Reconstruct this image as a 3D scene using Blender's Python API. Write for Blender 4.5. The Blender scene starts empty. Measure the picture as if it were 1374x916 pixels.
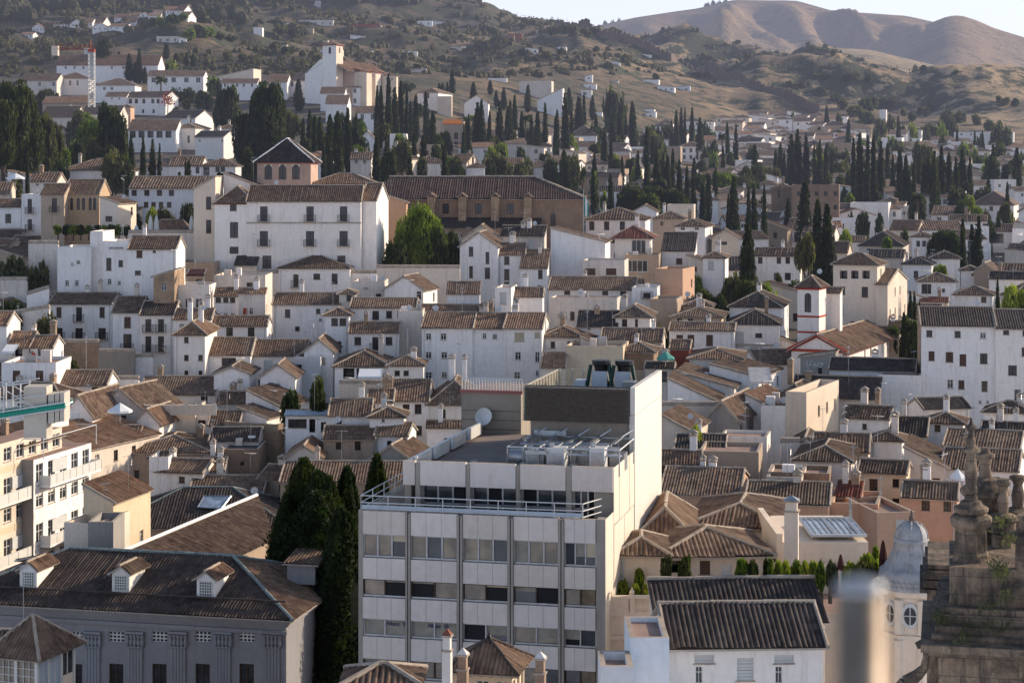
import bpy, math, random
import numpy as np
from mathutils import Vector, noise, Matrix
random.seed(7)
R = math.radians
W0, H0, F, CX, HY = 1374.0, 916.0, 2600.0, 687.0, 230.0
CZ = 46.0                      # eye height above the low town
C = bpy.data.collections.new('place'); bpy.context.scene.collection.children.link(C)

# ------------------------------------------------------------------ materials
def rgb(h, k=1.0):
    return tuple(c * k for c in h) + (1,)
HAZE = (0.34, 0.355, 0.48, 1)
def new_mat(name):
    m = bpy.data.materials.new(name); m.use_nodes = True
    n = m.node_tree.nodes; l = m.node_tree.links
    b = n['Principled BSDF']; b.inputs['Roughness'].default_value = .85
    b.inputs['Specular IOR Level'].default_value = .25
    return m, n, l, b
def finish(m, n, l, b):        # painted haze: a pale glow mixed into the material, growing with northing
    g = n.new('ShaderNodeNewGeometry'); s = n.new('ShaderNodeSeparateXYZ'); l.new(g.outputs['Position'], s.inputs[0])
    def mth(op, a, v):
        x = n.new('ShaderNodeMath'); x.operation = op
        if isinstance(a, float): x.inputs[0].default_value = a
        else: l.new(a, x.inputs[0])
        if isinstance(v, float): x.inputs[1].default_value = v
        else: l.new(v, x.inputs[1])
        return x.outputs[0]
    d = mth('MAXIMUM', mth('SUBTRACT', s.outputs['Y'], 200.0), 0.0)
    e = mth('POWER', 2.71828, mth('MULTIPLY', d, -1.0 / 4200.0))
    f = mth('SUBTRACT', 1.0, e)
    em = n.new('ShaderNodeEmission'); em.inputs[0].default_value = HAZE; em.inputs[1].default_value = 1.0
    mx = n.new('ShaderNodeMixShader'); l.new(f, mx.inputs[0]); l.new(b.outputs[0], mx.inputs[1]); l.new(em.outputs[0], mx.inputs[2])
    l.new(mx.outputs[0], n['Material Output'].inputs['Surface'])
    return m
def nz(n, l, scale, detail=4, vec=None, rough=.55):
    t = n.new('ShaderNodeTexNoise'); t.inputs['Scale'].default_value = scale; t.inputs['Detail'].default_value = detail
    t.inputs['Roughness'].default_value = rough
    if vec is not None: l.new(vec, t.inputs['Vector'])
    return t.outputs[0]
def ramp(n, l, fac, stops):
    r = n.new('ShaderNodeValToRGB'); e = r.color_ramp.elements
    while len(e) < len(stops): e.new(.5)
    for k, (p, c) in enumerate(stops):
        e[k].position = p; e[k].color = tuple(c[:3]) + (1,)
    l.new(fac, r.inputs[0]); return r.outputs[0]
def mix(n, l, f, a, b, mode='MIX'):
    m = n.new('ShaderNodeMix'); m.data_type = 'RGBA'; m.blend_type = mode
    def s(i, v):
        if isinstance(v, (float, int)): m.inputs[i].default_value = v
        elif isinstance(v, tuple): m.inputs[i].default_value = v
        else: l.new(v, m.inputs[i])
    s(0, f); s(6, a); s(7, b); return m.outputs[2]
def geo_pos(n, l, sc=(1, 1, 1)):
    g = n.new('ShaderNodeNewGeometry'); v = n.new('ShaderNodeVectorMath'); v.operation = 'MULTIPLY'
    l.new(g.outputs['Position'], v.inputs[0]); v.inputs[1].default_value = sc; return v.outputs[0]
def obj_rand(n):
    return n.new('ShaderNodeObjectInfo').outputs['Random']
def math_n(n, l, op, a, b=0.0):
    x = n.new('ShaderNodeMath'); x.operation = op
    for i, v in ((0, a), (1, b)):
        if isinstance(v, (float, int)): x.inputs[i].default_value = v
        else: l.new(v, x.inputs[i])
    return x.outputs[0]

def mat_plaster(name, c, stain=(.36, .31, .26), amt=.5, dark=.8):
    m, n, l, b = new_mat(name)
    p = geo_pos(n, l, (1, 1, 1)); ps = geo_pos(n, l, (2.2, 2.2, .22))
    big = nz(n, l, .16, 5, p); streak = nz(n, l, 1.0, 6, ps, .7); fine = nz(n, l, 2.2, 5, p, .65)
    base = mix(n, l, ramp(n, l, big, [(.35, (0, 0, 0)), (.7, (1, 1, 1))]), rgb(c), rgb(tuple(x * dark for x in c)))
    s1 = ramp(n, l, streak, [(.50, (0, 0, 0)), (.78, (amt, amt, amt))])
    col = mix(n, l, s1, base, rgb(stain))
    s2 = ramp(n, l, fine, [(.3, (.9, .9, .9)), (.62, (1, 1, 1))])
    col = mix(n, l, 1.0, col, s2, 'MULTIPLY')
    r = obj_rand(n); tint = ramp(n, l, r, [(0, (.88, .84, .80)), (.25, (1, .96, .92)), (.6, (1, .99, .99)), (1, (.96, .94, .93))])
    col = mix(n, l, 1.0, col, tint, 'MULTIPLY')
    l.new(col, b.inputs['Base Color']); b.inputs['Roughness'].default_value = .92
    bp = n.new('ShaderNodeBump'); bp.inputs['Strength'].default_value = .25; bp.inputs['Distance'].default_value = .06
    l.new(fine, bp.inputs['Height']); l.new(bp.outputs[0], b.inputs['Normal'])
    return finish(m, n, l, b)
def mat_tile(name, cols, lich=(.27, .205, .145)):
    m, n, l, b = new_mat(name)
    uv = n.new('ShaderNodeUVMap'); uv.uv_map = 'UVMap'
    sc = n.new('ShaderNodeVectorMath'); sc.operation = 'MULTIPLY'; l.new(uv.outputs[0], sc.inputs[0]); sc.inputs[1].default_value = (1, 1 / .45, 1)
    fl = n.new('ShaderNodeVectorMath'); fl.operation = 'FLOOR'; l.new(sc.outputs[0], fl.inputs[0])
    wn = n.new('ShaderNodeTexWhiteNoise'); wn.noise_dimensions = '2D'; l.new(fl.outputs[0], wn.inputs[0])
    p = geo_pos(n, l)
    col = ramp(n, l, wn.outputs[0], [(i / (len(cols) - 1) if len(cols) > 1 else 0, c) for i, c in enumerate(cols)])
    big = nz(n, l, .35, 6, p, .65)
    col = mix(n, l, ramp(n, l, big, [(.42, (0, 0, 0)), (.72, (.75, .75, .75))]), col, rgb(lich))
    dk = nz(n, l, 1.1, 5, p, .7)
    col = mix(n, l, 1.0, col, ramp(n, l, dk, [(.3, (.5, .47, .46)), (.6, (1, 1, 1))]), 'MULTIPLY')
    r = obj_rand(n); col = mix(n, l, 1.0, col, ramp(n, l, r, [(0, (.70, .66, .64)), (.35, (.95, .88, .82)), (.7, (1.0, .97, .95)), (1, (1.15, 1.0, .88))]), 'MULTIPLY')
    l.new(col, b.inputs['Base Color']); b.inputs['Roughness'].default_value = .9
    return finish(m, n, l, b)
def mat_flat(name, c, rough=.7, var=.25, scale=1.5, metal=0, spec=.25):
    m, n, l, b = new_mat(name)
    f = nz(n, l, scale, 5, geo_pos(n, l))
    k = tuple(max(0, x * (1 - var)) for x in c)
    col = ramp(n, l, f, [(.3, k), (.7, c)])
    l.new(col, b.inputs['Base Color']); b.inputs['Roughness'].default_value = rough; b.inputs['Metallic'].default_value = metal
    b.inputs['Specular IOR Level'].default_value = spec
    return finish(m, n, l, b)
def mat_glass(name, c=(.02, .023, .028), tint=.5):
    m, n, l, b = new_mat(name)
    f = nz(n, l, .8, 3, geo_pos(n, l)); l.new(ramp(n, l, f, [(.4, c), (.65, tuple(x * 2.2 for x in c))]), b.inputs['Base Color'])
    b.inputs['Roughness'].default_value = .12; b.inputs['Specular IOR Level'].default_value = tint
    bp = n.new('ShaderNodeBump'); bp.inputs['Strength'].default_value = .12; bp.inputs['Distance'].default_value = .2
    l.new(nz(n, l, .5, 2, geo_pos(n, l)), bp.inputs['Height']); l.new(bp.outputs[0], b.inputs['Normal'])
    return finish(m, n, l, b)
def mat_leaf(name, a, c, d):
    m, n, l, b = new_mat(name)
    p = geo_pos(n, l); f = nz(n, l, .55, 4, p, .7); f2 = nz(n, l, 4.0, 3, p)
    col = ramp(n, l, f, [(.3, a), (.52, c), (.72, d)])
    col = mix(n, l, 1.0, col, ramp(n, l, f2, [(.3, (.6, .6, .6)), (.7, (1.2, 1.2, 1.2))]), 'MULTIPLY')
    r = obj_rand(n); col = mix(n, l, 1.0, col, ramp(n, l, r, [(0, (.75, .8, .8)), (.5, (1, 1, 1)), (1, (1.2, 1.1, .8))]), 'MULTIPLY')
    l.new(col, b.inputs['Base Color']); b.inputs['Roughness'].default_value = .7
    t = n.new('ShaderNodeBsdfTranslucent'); l.new(mix(n, l, 1.0, col, (1.5, 1.7, .7, 1), 'MULTIPLY'), t.inputs[0]); ms = n.new('ShaderNodeMixShader'); ms.inputs[0].default_value = .35; l.new(b.outputs[0], ms.inputs[1]); l.new(t.outputs[0], ms.inputs[2])
    return finish(m, n, l, ms)
def mat_brick(name, c1, c2, mort, sw=.5, rh=.12, big=.7):
    m, n, l, b = new_mat(name)
    tc = n.new('ShaderNodeTexCoord'); s = n.new('ShaderNodeSeparateXYZ'); l.new(tc.outputs['Object'], s.inputs[0])
    x = math_n(n, l, 'ADD', s.outputs[0], s.outputs[1]); cb = n.new('ShaderNodeCombineXYZ'); l.new(x, cb.inputs[0]); l.new(s.outputs[2], cb.inputs[1])
    bt = n.new('ShaderNodeTexBrick'); l.new(cb.outputs[0], bt.inputs['Vector'])
    bt.inputs['Scale'].default_value = 1; bt.inputs['Brick Width'].default_value = sw; bt.inputs['Row Height'].default_value = rh
    bt.inputs['Mortar Size'].default_value = .012; bt.inputs['Color1'].default_value = rgb(c1); bt.inputs['Color2'].default_value = rgb(c2); bt.inputs['Mortar'].default_value = rgb(mort)
    p = geo_pos(n, l)
    col = mix(n, l, 1.0, bt.outputs[0], ramp(n, l, nz(n, l, .5, 6, p, .7), [(.3, (big, big, big)), (.65, (1.05, 1.03, 1))]), 'MULTIPLY')
    st = nz(n, l, 1.0, 6, geo_pos(n, l, (1.5, 1.5, .2)), .7)
    col = mix(n, l, ramp(n, l, st, [(.55, (0, 0, 0)), (.8, (.55, .55, .55))]), col, (.1, .085, .07, 1))
    l.new(col, b.inputs['Base Color']); b.inputs['Roughness'].default_value = .9
    return finish(m, n, l, b)

M = {}
M['white'] = mat_plaster('whitewash', (.95, .92, .895), amt=.42, dark=.93)
M['old'] = mat_plaster('weathered_whitewash', (.78, .71, .64), (.34, .26, .19), .65, .8)
M['cream'] = mat_plaster('cream_plaster', (.83, .72, .60), (.46, .36, .27), .35)
M['yellow'] = mat_plaster('ochre_plaster', (.78, .64, .46), (.42, .33, .22), .35)
M['tan'] = mat_plaster('tan_plaster', (.50, .39, .30), (.27, .20, .15), .5)
M['pink'] = mat_plaster('salmon_plaster', (.62, .40, .28), (.4, .28, .2), .35)
M['grey'] = mat_plaster('grey_render', (.36, .34, .32), (.16, .15, .14), .6)
M['blue'] = mat_plaster('pale_blue_plaster', (.74, .79, .85), (.45, .48, .52), .3)
M['red'] = mat_plaster('red_render', (.36, .10, .07), (.2, .07, .05), .4)
M['brick'] = mat_brick('old_brick', (.33, .215, .15), (.27, .17, .115), (.33, .26, .20), .3, .09)
M['ruin'] = mat_brick('rubble_masonry', (.46, .32, .21), (.33, .23, .16), (.45, .36, .27), .55, .22, .55)
def mat_stone():
    m, n, l, b = new_mat('weathered_ashlar'); tc = n.new('ShaderNodeTexCoord'); s = n.new('ShaderNodeSeparateXYZ'); l.new(tc.outputs['Object'], s.inputs[0])
    cb = n.new('ShaderNodeCombineXYZ'); l.new(math_n(n, l, 'ADD', s.outputs[0], s.outputs[1]), cb.inputs[0]); l.new(s.outputs[2], cb.inputs[1]); bt = n.new('ShaderNodeTexBrick'); l.new(cb.outputs[0], bt.inputs['Vector'])
    bt.inputs['Scale'].default_value = 1; bt.inputs['Brick Width'].default_value = .75; bt.inputs['Row Height'].default_value = .38; bt.inputs['Mortar Size'].default_value = .008; bt.inputs['Color1'].default_value = (.31, .225, .155, 1); bt.inputs['Color2'].default_value = (.21, .15, .105, 1); bt.inputs['Mortar'].default_value = (.10, .08, .065, 1)
    p = geo_pos(n, l); f = nz(n, l, 1.6, 8, p, .75); g = nz(n, l, 1.0, 7, geo_pos(n, l, (3.5, 3.5, .5)), .75)
    col = mix(n, l, ramp(n, l, f, [(.42, (0, 0, 0)), (.6, (.85, .85, .85))]), bt.outputs[0], (.055, .043, .035, 1)); col = mix(n, l, ramp(n, l, g, [(.48, (0, 0, 0)), (.66, (.9, .9, .9))]), col, (.035, .032, .03, 1))
    col = mix(n, l, ramp(n, l, nz(n, l, .7, 5, p, .7), [(.6, (0, 0, 0)), (.75, (.5, .5, .5))]), col, (.30, .19, .09, 1))
    l.new(col, b.inputs['Base Color']); bp = n.new('ShaderNodeBump'); bp.inputs['Strength'].default_value = .7; bp.inputs['Distance'].default_value = .06; l.new(nz(n, l, 7, 6, p, .7), bp.inputs['Height']); l.new(bp.outputs[0], b.inputs['Normal'])
    return finish(m, n, l, b)
M['stone'] = mat_stone()
M['palace'] = mat_plaster('palace_stucco', (.31, .31, .33), (.17, .16, .16), .4)
M['concrete'] = mat_plaster('board_concrete', (.40, .36, .31), (.22, .19, .16), .6)
M['panel'] = mat_plaster('travertine_panel', (.74, .67, .62), (.52, .46, .40), .45, .9)
M['wpanel'] = mat_flat('white_metal_panel', (.72, .66, .59), .6, .08, .5)
TL = [(.12, .08, .062), (.175, .115, .087), (.225, .152, .112), (.145, .098, .076), (.275, .195, .145), (.095, .067, .055)]
M['tile'] = mat_tile('clay_barrel_tiles', TL)
M['dtile'] = mat_tile('dark_clay_tiles', [(.050, .042, .041), (.072, .058, .055), (.095, .075, .068), (.06, .05, .049), (.125, .10, .088)], (.10, .088, .08))
M['otile'] = mat_tile('orange_clay_tiles', [(.33, .19, .12), (.27, .155, .10), (.38, .235, .15), (.21, .13, .09)], (.36, .26, .18))
M['rtile'] = mat_tile('red_clay_tiles', [(.30, .10, .07), (.24, .09, .07), (.36, .14, .09)], (.2, .1, .08))
M['slate'] = mat_flat('dark_flat_roof', (.06, .06, .065), .8)
M['metal'] = mat_flat('pale_roof_sheet', (.45, .50, .56), .45, .15)
M['ridge'] = mat_flat('ridge_mortar', (.48, .39, .31), .9, .4)
M['gridge'] = mat_flat('glazed_ridge_tiles', (.30, .34, .32), .5, .6, 4)
M['eave'] = mat_flat('eave_plaster', (.50, .44, .38), .9, .35)
M['reave'] = mat_flat('red_painted_eave', (.26, .055, .04), .8, .3)
M['glass'] = mat_glass('dark_window_glass')
M['bglass'] = mat_glass('office_window_glass', (.022, .026, .032), .6)
M['lglass'] = mat_glass('skylight_glass', (.20, .24, .29), .8)
M['wood'] = mat_flat('dark_wood', (.085, .05, .032), .7, .4)
M['frame'] = mat_flat('white_frame', (.66, .64, .60), .6, .1)
M['shut'] = mat_flat('brown_shutter', (.13, .075, .055), .7, .35, 6)
M['pale'] = mat_flat('pale_shutter', (.60, .60, .58), .6, .12)
M['beige'] = mat_flat('beige_shutter', (.55, .46, .33), .6, .15)
M['green'] = mat_flat('green_paint', (.01, .24, .17), .4, .15)
M['iron'] = mat_flat('black_iron', (.025, .025, .027), .5, .3)
M['steel'] = mat_flat('galvanised_steel', (.42, .43, .45), .4, .3, 3, .7)
M['wsteel'] = mat_flat('pale_painted_steel', (.62, .62, .61), .5, .15)
M['zinc'] = mat_flat('zinc_sheet', (.42, .41, .41), .75, .35, 2.0, 0)
M['cloth'] = mat_flat('white_canvas', (.82, .82, .82), .9, .08)
M['gcloth'] = mat_flat('green_canvas', (.10, .34, .27), .9, .1)
M['dcloth'] = mat_flat('maroon_green_canvas', (.09, .03, .03), .9, .6, 5)
M['redp'] = mat_flat('red_paint', (.42, .06, .03), .6, .2)
M['orange'] = mat_flat('orange_awning', (.62, .20, .05), .8, .2)
M['deck'] = mat_flat('terrace_tiles', (.36, .24, .19), .8, .3, .6)
M['gravel'] = mat_flat('roof_gravel', (.26, .21, .19), .9, .3, .6)
M['louv'] = mat_flat('brown_louvres', (.30, .235, .185), .7, .4, 5)
M['lite'] = mat_flat('lit_louvres', (.50, .45, .35), .6, .2, 5)  # paler copy of the louvre colour with the sunlight painted in
M['bark'] = mat_flat('bark', (.10, .075, .055), .9, .4, 4)
M['leafc'] = mat_leaf('cypress_foliage', (.010, .019, .009), (.027, .042, .015), (.062, .082, .026))
M['leafd'] = mat_leaf('dark_foliage', (.016, .026, .010), (.042, .060, .020), (.10, .115, .04))
M['leafg'] = mat_leaf('green_foliage', (.06, .10, .014), (.16, .21, .03), (.30, .33, .06))
M['leafo'] = mat_leaf('olive_foliage', (.04, .045, .022), (.09, .095, .045), (.16, .15, .075))
M['leafy'] = mat_leaf('yellow_green_foliage', (.10, .14, .02), (.26, .30, .05), (.42, .42, .10))  # yellow-green leaf colours
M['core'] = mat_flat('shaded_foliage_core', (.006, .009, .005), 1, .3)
M['hedge'] = mat_leaf('scrub', (.042, .045, .022), (.085, .08, .04), (.15, .13, .065))
def mat_pole():
    m, n, l, b = new_mat('worn_railing_steel')
    b.inputs['Metallic'].default_value = .5; b.inputs['Roughness'].default_value = .5
    l.new(ramp(n, l, nz(n, l, 30, 3, geo_pos(n, l)), [(.3, (.19, .145, .11)), (.7, (.32, .26, .20))]), b.inputs['Base Color']); return m
M['pole'] = mat_pole()

# ------------------------------------------------------------------ mesh builder
class MB:
    def __init__(s): s.v = []; s.f = []; s.m = []; s.uv = {}; s.mats = []
    def mi(s, mat):
        if mat not in s.mats: s.mats.append(mat)
        return s.mats.index(mat)
    def poly(s, pts, mat, uvs=None):
        k = len(s.v); s.v += [tuple(p) for p in pts]; s.f.append(tuple(range(k, k + len(pts)))); s.m.append(s.mi(mat))
        if uvs: s.uv[len(s.f) - 1] = uvs
    def box(s, x0, x1, y0, y1, z0, z1, mat, top=None):
        k = len(s.v)
        s.v += [(x0, y0, z0), (x1, y0, z0), (x1, y1, z0), (x0, y1, z0), (x0, y0, z1), (x1, y0, z1), (x1, y1, z1), (x0, y1, z1)]
        i = s.mi(mat); j = s.mi(top) if top else i
        for q, mm in (((0, 3, 2, 1), i), ((4, 5, 6, 7), j), ((0, 1, 5, 4), i), ((1, 2, 6, 5), i), ((2, 3, 7, 6), i), ((3, 0, 4, 7), i)):
            s.f.append(tuple(k + a for a in q)); s.m.append(mm)
    def bar(s, a, b, r, mat, n=5, r2=None):
        a, b = Vector(a), Vector(b); d = b - a
        if d.length < 1e-5: return
        d.normalize(); u = d.cross(Vector((0, 0, 1)));
        if u.length < .05: u = d.cross(Vector((1, 0, 0)))
        u.normalize(); w = d.cross(u); k = len(s.v); r2 = r if r2 is None else r2
        for p, rr in ((a, r), (b, r2)):
            for i in range(n):
                t = 2 * math.pi * i / n + .3; s.v.append(tuple(p + u * math.cos(t) * rr + w * math.sin(t) * rr))
        mi = s.mi(mat)
        for i in range(n): s.f.append((k + i, k + (i + 1) % n, k + n + (i + 1) % n, k + n + i)); s.m.append(mi)
        s.f.append(tuple(k + i for i in range(n))[::-1]); s.m.append(mi); s.f.append(tuple(k + n + i for i in range(n))); s.m.append(mi)
    def lathe(s, prof, mat, n=20, cx=0, cy=0, a0=0, sq=False):
        k = len(s.v); mi = s.mi(mat)
        for r, z in prof:
            for i in range(n):
                t = 2 * math.pi * i / n + a0; s.v.append((cx + r * math.cos(t), cy + r * math.sin(t), z))
        for j in range(len(prof) - 1):
            for i in range(n):
                a = k + j * n + i; b = k + j * n + (i + 1) % n
                s.f.append((a, b, b + n, a + n)); s.m.append(mi)
        s.f.append(tuple(k + (len(prof) - 1) * n + i for i in range(n))); s.m.append(mi)
    def mesh(s, name, smooth=False):
        me = bpy.data.meshes.new(name); me.from_pydata(s.v, [], s.f)
        for mt in s.mats: me.materials.append(M[mt] if isinstance(mt, str) else mt)
        if s.m: me.polygons.foreach_set('material_index', s.m)
        if s.uv:
            ul = me.uv_layers.new(name='UVMap')
            arr = np.zeros((len(me.loops), 2), dtype=np.float32)
            for p in me.polygons:
                q = s.uv.get(p.index)
                if q: arr[p.loop_start:p.loop_start + len(q)] = q
            ul.data.foreach_set('uv', arr.ravel())
        if smooth: me.polygons.foreach_set('use_smooth', [True] * len(me.polygons))
        return me
    def build(s, name, parent=None, smooth=False):
        if not s.f: return None
        return link(name, s.mesh(name, smooth), parent)
def link(name, data, parent=None):
    o = bpy.data.objects.new(name, data); C.objects.link(o)
    if parent: o.parent = parent
    return o
def tag(o, label=None, cat=None, group=None, kind=None):
    if label: o['label'] = label
    if cat: o['category'] = cat
    if group: o['group'] = group
    if kind: o['kind'] = kind
    return o

# ------------------------------------------------------------------ town geometry: where each row of the hillside stands
YK = [1100, 900, 830, 760, 700, 640, 600, 560, 520, 480, 440, 400, 360, 320, 290, 260, 230, 210, 190, 170, 150, 130, 110, 90]
DL = [84, 100, 130, 150, 165, 180, 195, 212, 228, 245, 260, 276, 292, 315, 335, 360, 395, 430, 475, 520, 565, 610, 655, 720]
DR = [84, 95, 108, 125, 145, 170, 190, 212, 235, 258, 280, 305, 340, 395, 450, 520, 610, 690, 780, 860, 930, 990, 1050, 1110]
def sm(t): t = min(1, max(0, t)); return t * t * (3 - 2 * t)
def wx(px): return sm((px - 420) / 700)
def lerp_tab(x, xs, ys):
    if x <= xs[0]: return ys[0]
    for i in range(1, len(xs)):
        if x <= xs[i]:
            t = (x - xs[i - 1]) / (xs[i] - xs[i - 1]); return ys[i - 1] + t * (ys[i] - ys[i - 1])
    return ys[-1]
YR, DLr, DRr = YK[::-1], DL[::-1], DR[::-1]
def Dfun(px, y):
    w = wx(px); return lerp_tab(y, YR, DLr) * (1 - w) + lerp_tab(y, YR, DRr) * w
CRX = [-600, 0, 300, 500, 640, 700, 784, 858, 922, 980, 1030, 1085, 1133, 1200, 1290, 1374, 2000]
CRY = [-150, -70, -40, -12, 8, 25, 37, 52, 61, 71, 80, 90, 97, 104, 116, 130, 190]
def crest(px): return lerp_tab(px, CRX, CRY), lerp_tab(px, [0, 700, 1100, 1374], [1500, 1420, 1480, 1500])
def zpy(py, D): return CZ - (py - HY) * D / F
_colc = {}
def column(px):
    k = round(px / 4) * 4
    if k in _colc: return _colc[k]
    w = wx(k); ds = []; zs = []
    for y, a, b in zip(YK, DL, DR):
        D = a * (1 - w) + b * w
        off = 6.0 + min(13, max(0, (228 if k < 700 else 200) - D) * .35)
        ds.append(D); zs.append(max(0, zpy(y, D) - off) if D > 125 else 0.0)
    cy, cd = crest(k); zc = zpy(cy, cd)
    dm = ds[-1] + (cd - ds[-1]) * .5
    ds += [dm, cd, cd + 500, cd + 1100]; zs += [zs[-1] + (zc - zs[-1]) * .47, zc, zc - 60, zc - 130]
    _colc[k] = (ds, zs); return _colc[k]
def zg(X, Y, rough=True):
    Y = max(Y, 5); px = CX + F * X / Y; ds, zs = column(max(-600, min(2000, px)))
    z = lerp_tab(Y, ds, zs)
    st = ds[-5] if px < 860 else ds[-5] + (930 - ds[-5]) * min(1, (px - 860) / 160)
    if rough and Y > st:
        k = min(1, (Y - st) / 120) * (1 if Y < ds[-3] - 60 else max(.15, 1 - (Y - ds[-3] + 60) / 60))
        z += k * (noise.fractal(Vector((X / 95, Y / 150, 3.1)), .9, 2, 5) * 17)
        if px > 780: z += k * min(1, (px - 780) / 160) * 26 * (.3 - 1.7 * abs(noise.noise(Vector((X / 200 + Y / 420, Y / 230, 5)))))
    return z
def gz(px, D): return zg((px - CX) * D / F, D)
def ground_hit(px, py, d0=140):
    D = d0; q = (px - CX) / F
    while D < 2200:
        if zpy(py, D) <= zg(q * D, D): return D
        D += 4
    return 1400
def PT(px, py, D): return Vector(((px - CX) * D / F, D, zpy(py, D)))

class Frame:                    # a building's own axes: x along its facade, y into the block, z up; origin at its near corner
    def __init__(s, px, D, a=0.0, z0=None):
        s.X = (px - CX) * D / F; s.Y = D; s.a = R(a); s.ca, s.sa = math.cos(s.a), math.sin(s.a)
        s.z0 = z0 if z0 is not None else zg(s.X, D) - 1.5
    def loc(s, px, py=0, y=0.0):  # facade plane at depth y: local x and z of the point seen at a photo position
        q = (px - CX) / F
        # X + lx*ca + y*sa = q*(Y - lx*sa + y*ca)
        lx = (q * (s.Y + y * s.ca) - s.X - y * s.sa) / (s.ca + q * s.sa)
        Yw = s.Y - lx * s.sa + y * s.ca
        return lx, zpy(py, Yw) - s.z0
    def side(s, px, py, lx):     # on the side wall x = lx: local y and z
        q = (px - CX) / F
        y = (q * (s.Y - lx * s.sa) - s.X - lx * s.ca) / (s.sa - q * s.ca)
        return y, zpy(py, s.Y - lx * s.sa + y * s.ca) - s.z0
    def empty(s, name):
        o = bpy.data.objects.new(name, None); C.objects.link(o); o.location = (s.X, s.Y, s.z0); o.rotation_euler = (0, 0, -s.a)
        o.empty_display_size = .5; return o

# ------------------------------------------------------------------ pieces
def tiled(mb, pts, D=200, mat='tile', pitch=None, amp=None, slab=.13, eave='eave'):
    """A roof slope of clay barrel tiles: convex polygon whose first edge is the eave; ribs run up the slope."""
    P = [Vector(p) for p in pts]
    u = (P[1] - P[0]).normalized(); nrm = Vector((0, 0, 0))
    for i in range(1, len(P) - 1): nrm += (P[i] - P[0]).cross(P[i + 1] - P[0])
    nrm.normalize()
    if nrm.z < 0: nrm = -nrm
    v = nrm.cross(u)
    if v.z < 0: v = -v
    pitch = pitch or (.27 if D < 190 else .30 if D < 330 else .5); amp = pitch * (.34 if D < 190 else .27) if amp is None else amp
    q = [((p - P[0]).dot(u), (p - P[0]).dot(v)) for p in P]
    u0, u1 = min(a for a, b in q), max(a for a, b in q)
    sub = 5 if D < 150 else 4 if D < 330 else 2
    if D > 480: sub = 0
    ou, ov = random.random() * 50, random.random() * 50
    if sub:
        N = max(2, int(round((u1 - u0) / pitch)) * sub); prev = None
        jl = {}
        for i in range(N + 1):
            uu = u0 + (u1 - u0) * i / N; uu = min(u1 - 1e-4, max(u0 + 1e-4, uu)); lo, hi = 1e9, -1e9
            for j in range(len(q)):
                (a, b), (c, d) = q[j], q[(j + 1) % len(q)]
                if (a - uu) * (c - uu) <= 0 and abs(a - c) > 1e-6:
                    t = b + (d - b) * (uu - a) / (c - a); lo = min(lo, t); hi = max(hi, t)
            if hi < lo: prev = None; continue
            k = i // sub
            if k not in jl: jl[k] = (random.uniform(-.06, .05), random.uniform(.75, 1.2))
            h = amp * abs(math.sin(math.pi * i / sub)) * jl[k][1] if i % sub else 0
            lo2 = lo + (jl[k][0] if hi - lo > .8 else 0)
            nseg = max(1, int((hi - lo) / 1.3)) if D < 330 else 1
            row = []
            for j in range(nseg + 1):
                t = lo2 + (hi - lo2) * j / nseg; w = P[0] + u * uu + v * t
                sag = .085 * noise.noise(Vector((w.x * .3 + ou, w.y * .3, w.z * .3)))
                row.append((w + nrm * (h + .02 + sag), (uu / pitch + ou, t + ov)))
            if prev:
                m = min(len(prev), len(row)) - 1
                for j in range(m):
                    a, b, c, d = prev[j], row[j], row[j + 1], prev[j + 1]
                    if j == m - 1: c, d = row[-1], prev[-1]
                    if len(prev) != len(row) and j == 0: a, b = prev[0], row[0]
                    mb.poly([a[0], b[0], c[0], d[0]], mat, [(a[1][0], a[1][1]), (a[1][0] + .98 / sub, b[1][1]), (a[1][0] + .98 / sub, c[1][1]), (a[1][0], d[1][1])])
            prev = row
    else:
        mb.poly([p + nrm * .1 for p in P], mat, [(a / .4 + ou, b + ov) for a, b in q])
    top = [p - nrm * .01 for p in P]; bot = [p - nrm * slab for p in P]
    mb.poly(bot[::-1], eave)
    for i in range(len(P)):
        j = (i + 1) % len(P); mb.poly([bot[i], bot[j], top[j], top[i]], eave)
    if sub: mb.poly(top, mat, [(ou, ov)] * len(top))

def cap(mb, a, b, r=.15, mat='ridge'):
    a, b = Vector(a), Vector(b); n = max(1, int((b - a).length / 1.2)); p = a
    for i in range(n):
        q = a + (b - a) * (i + 1) / n; j = Vector((0, 0, random.uniform(-.02, .03)))
        mb.bar(p + j, q + j, r, mat, 6, r * .9); p = q

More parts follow.
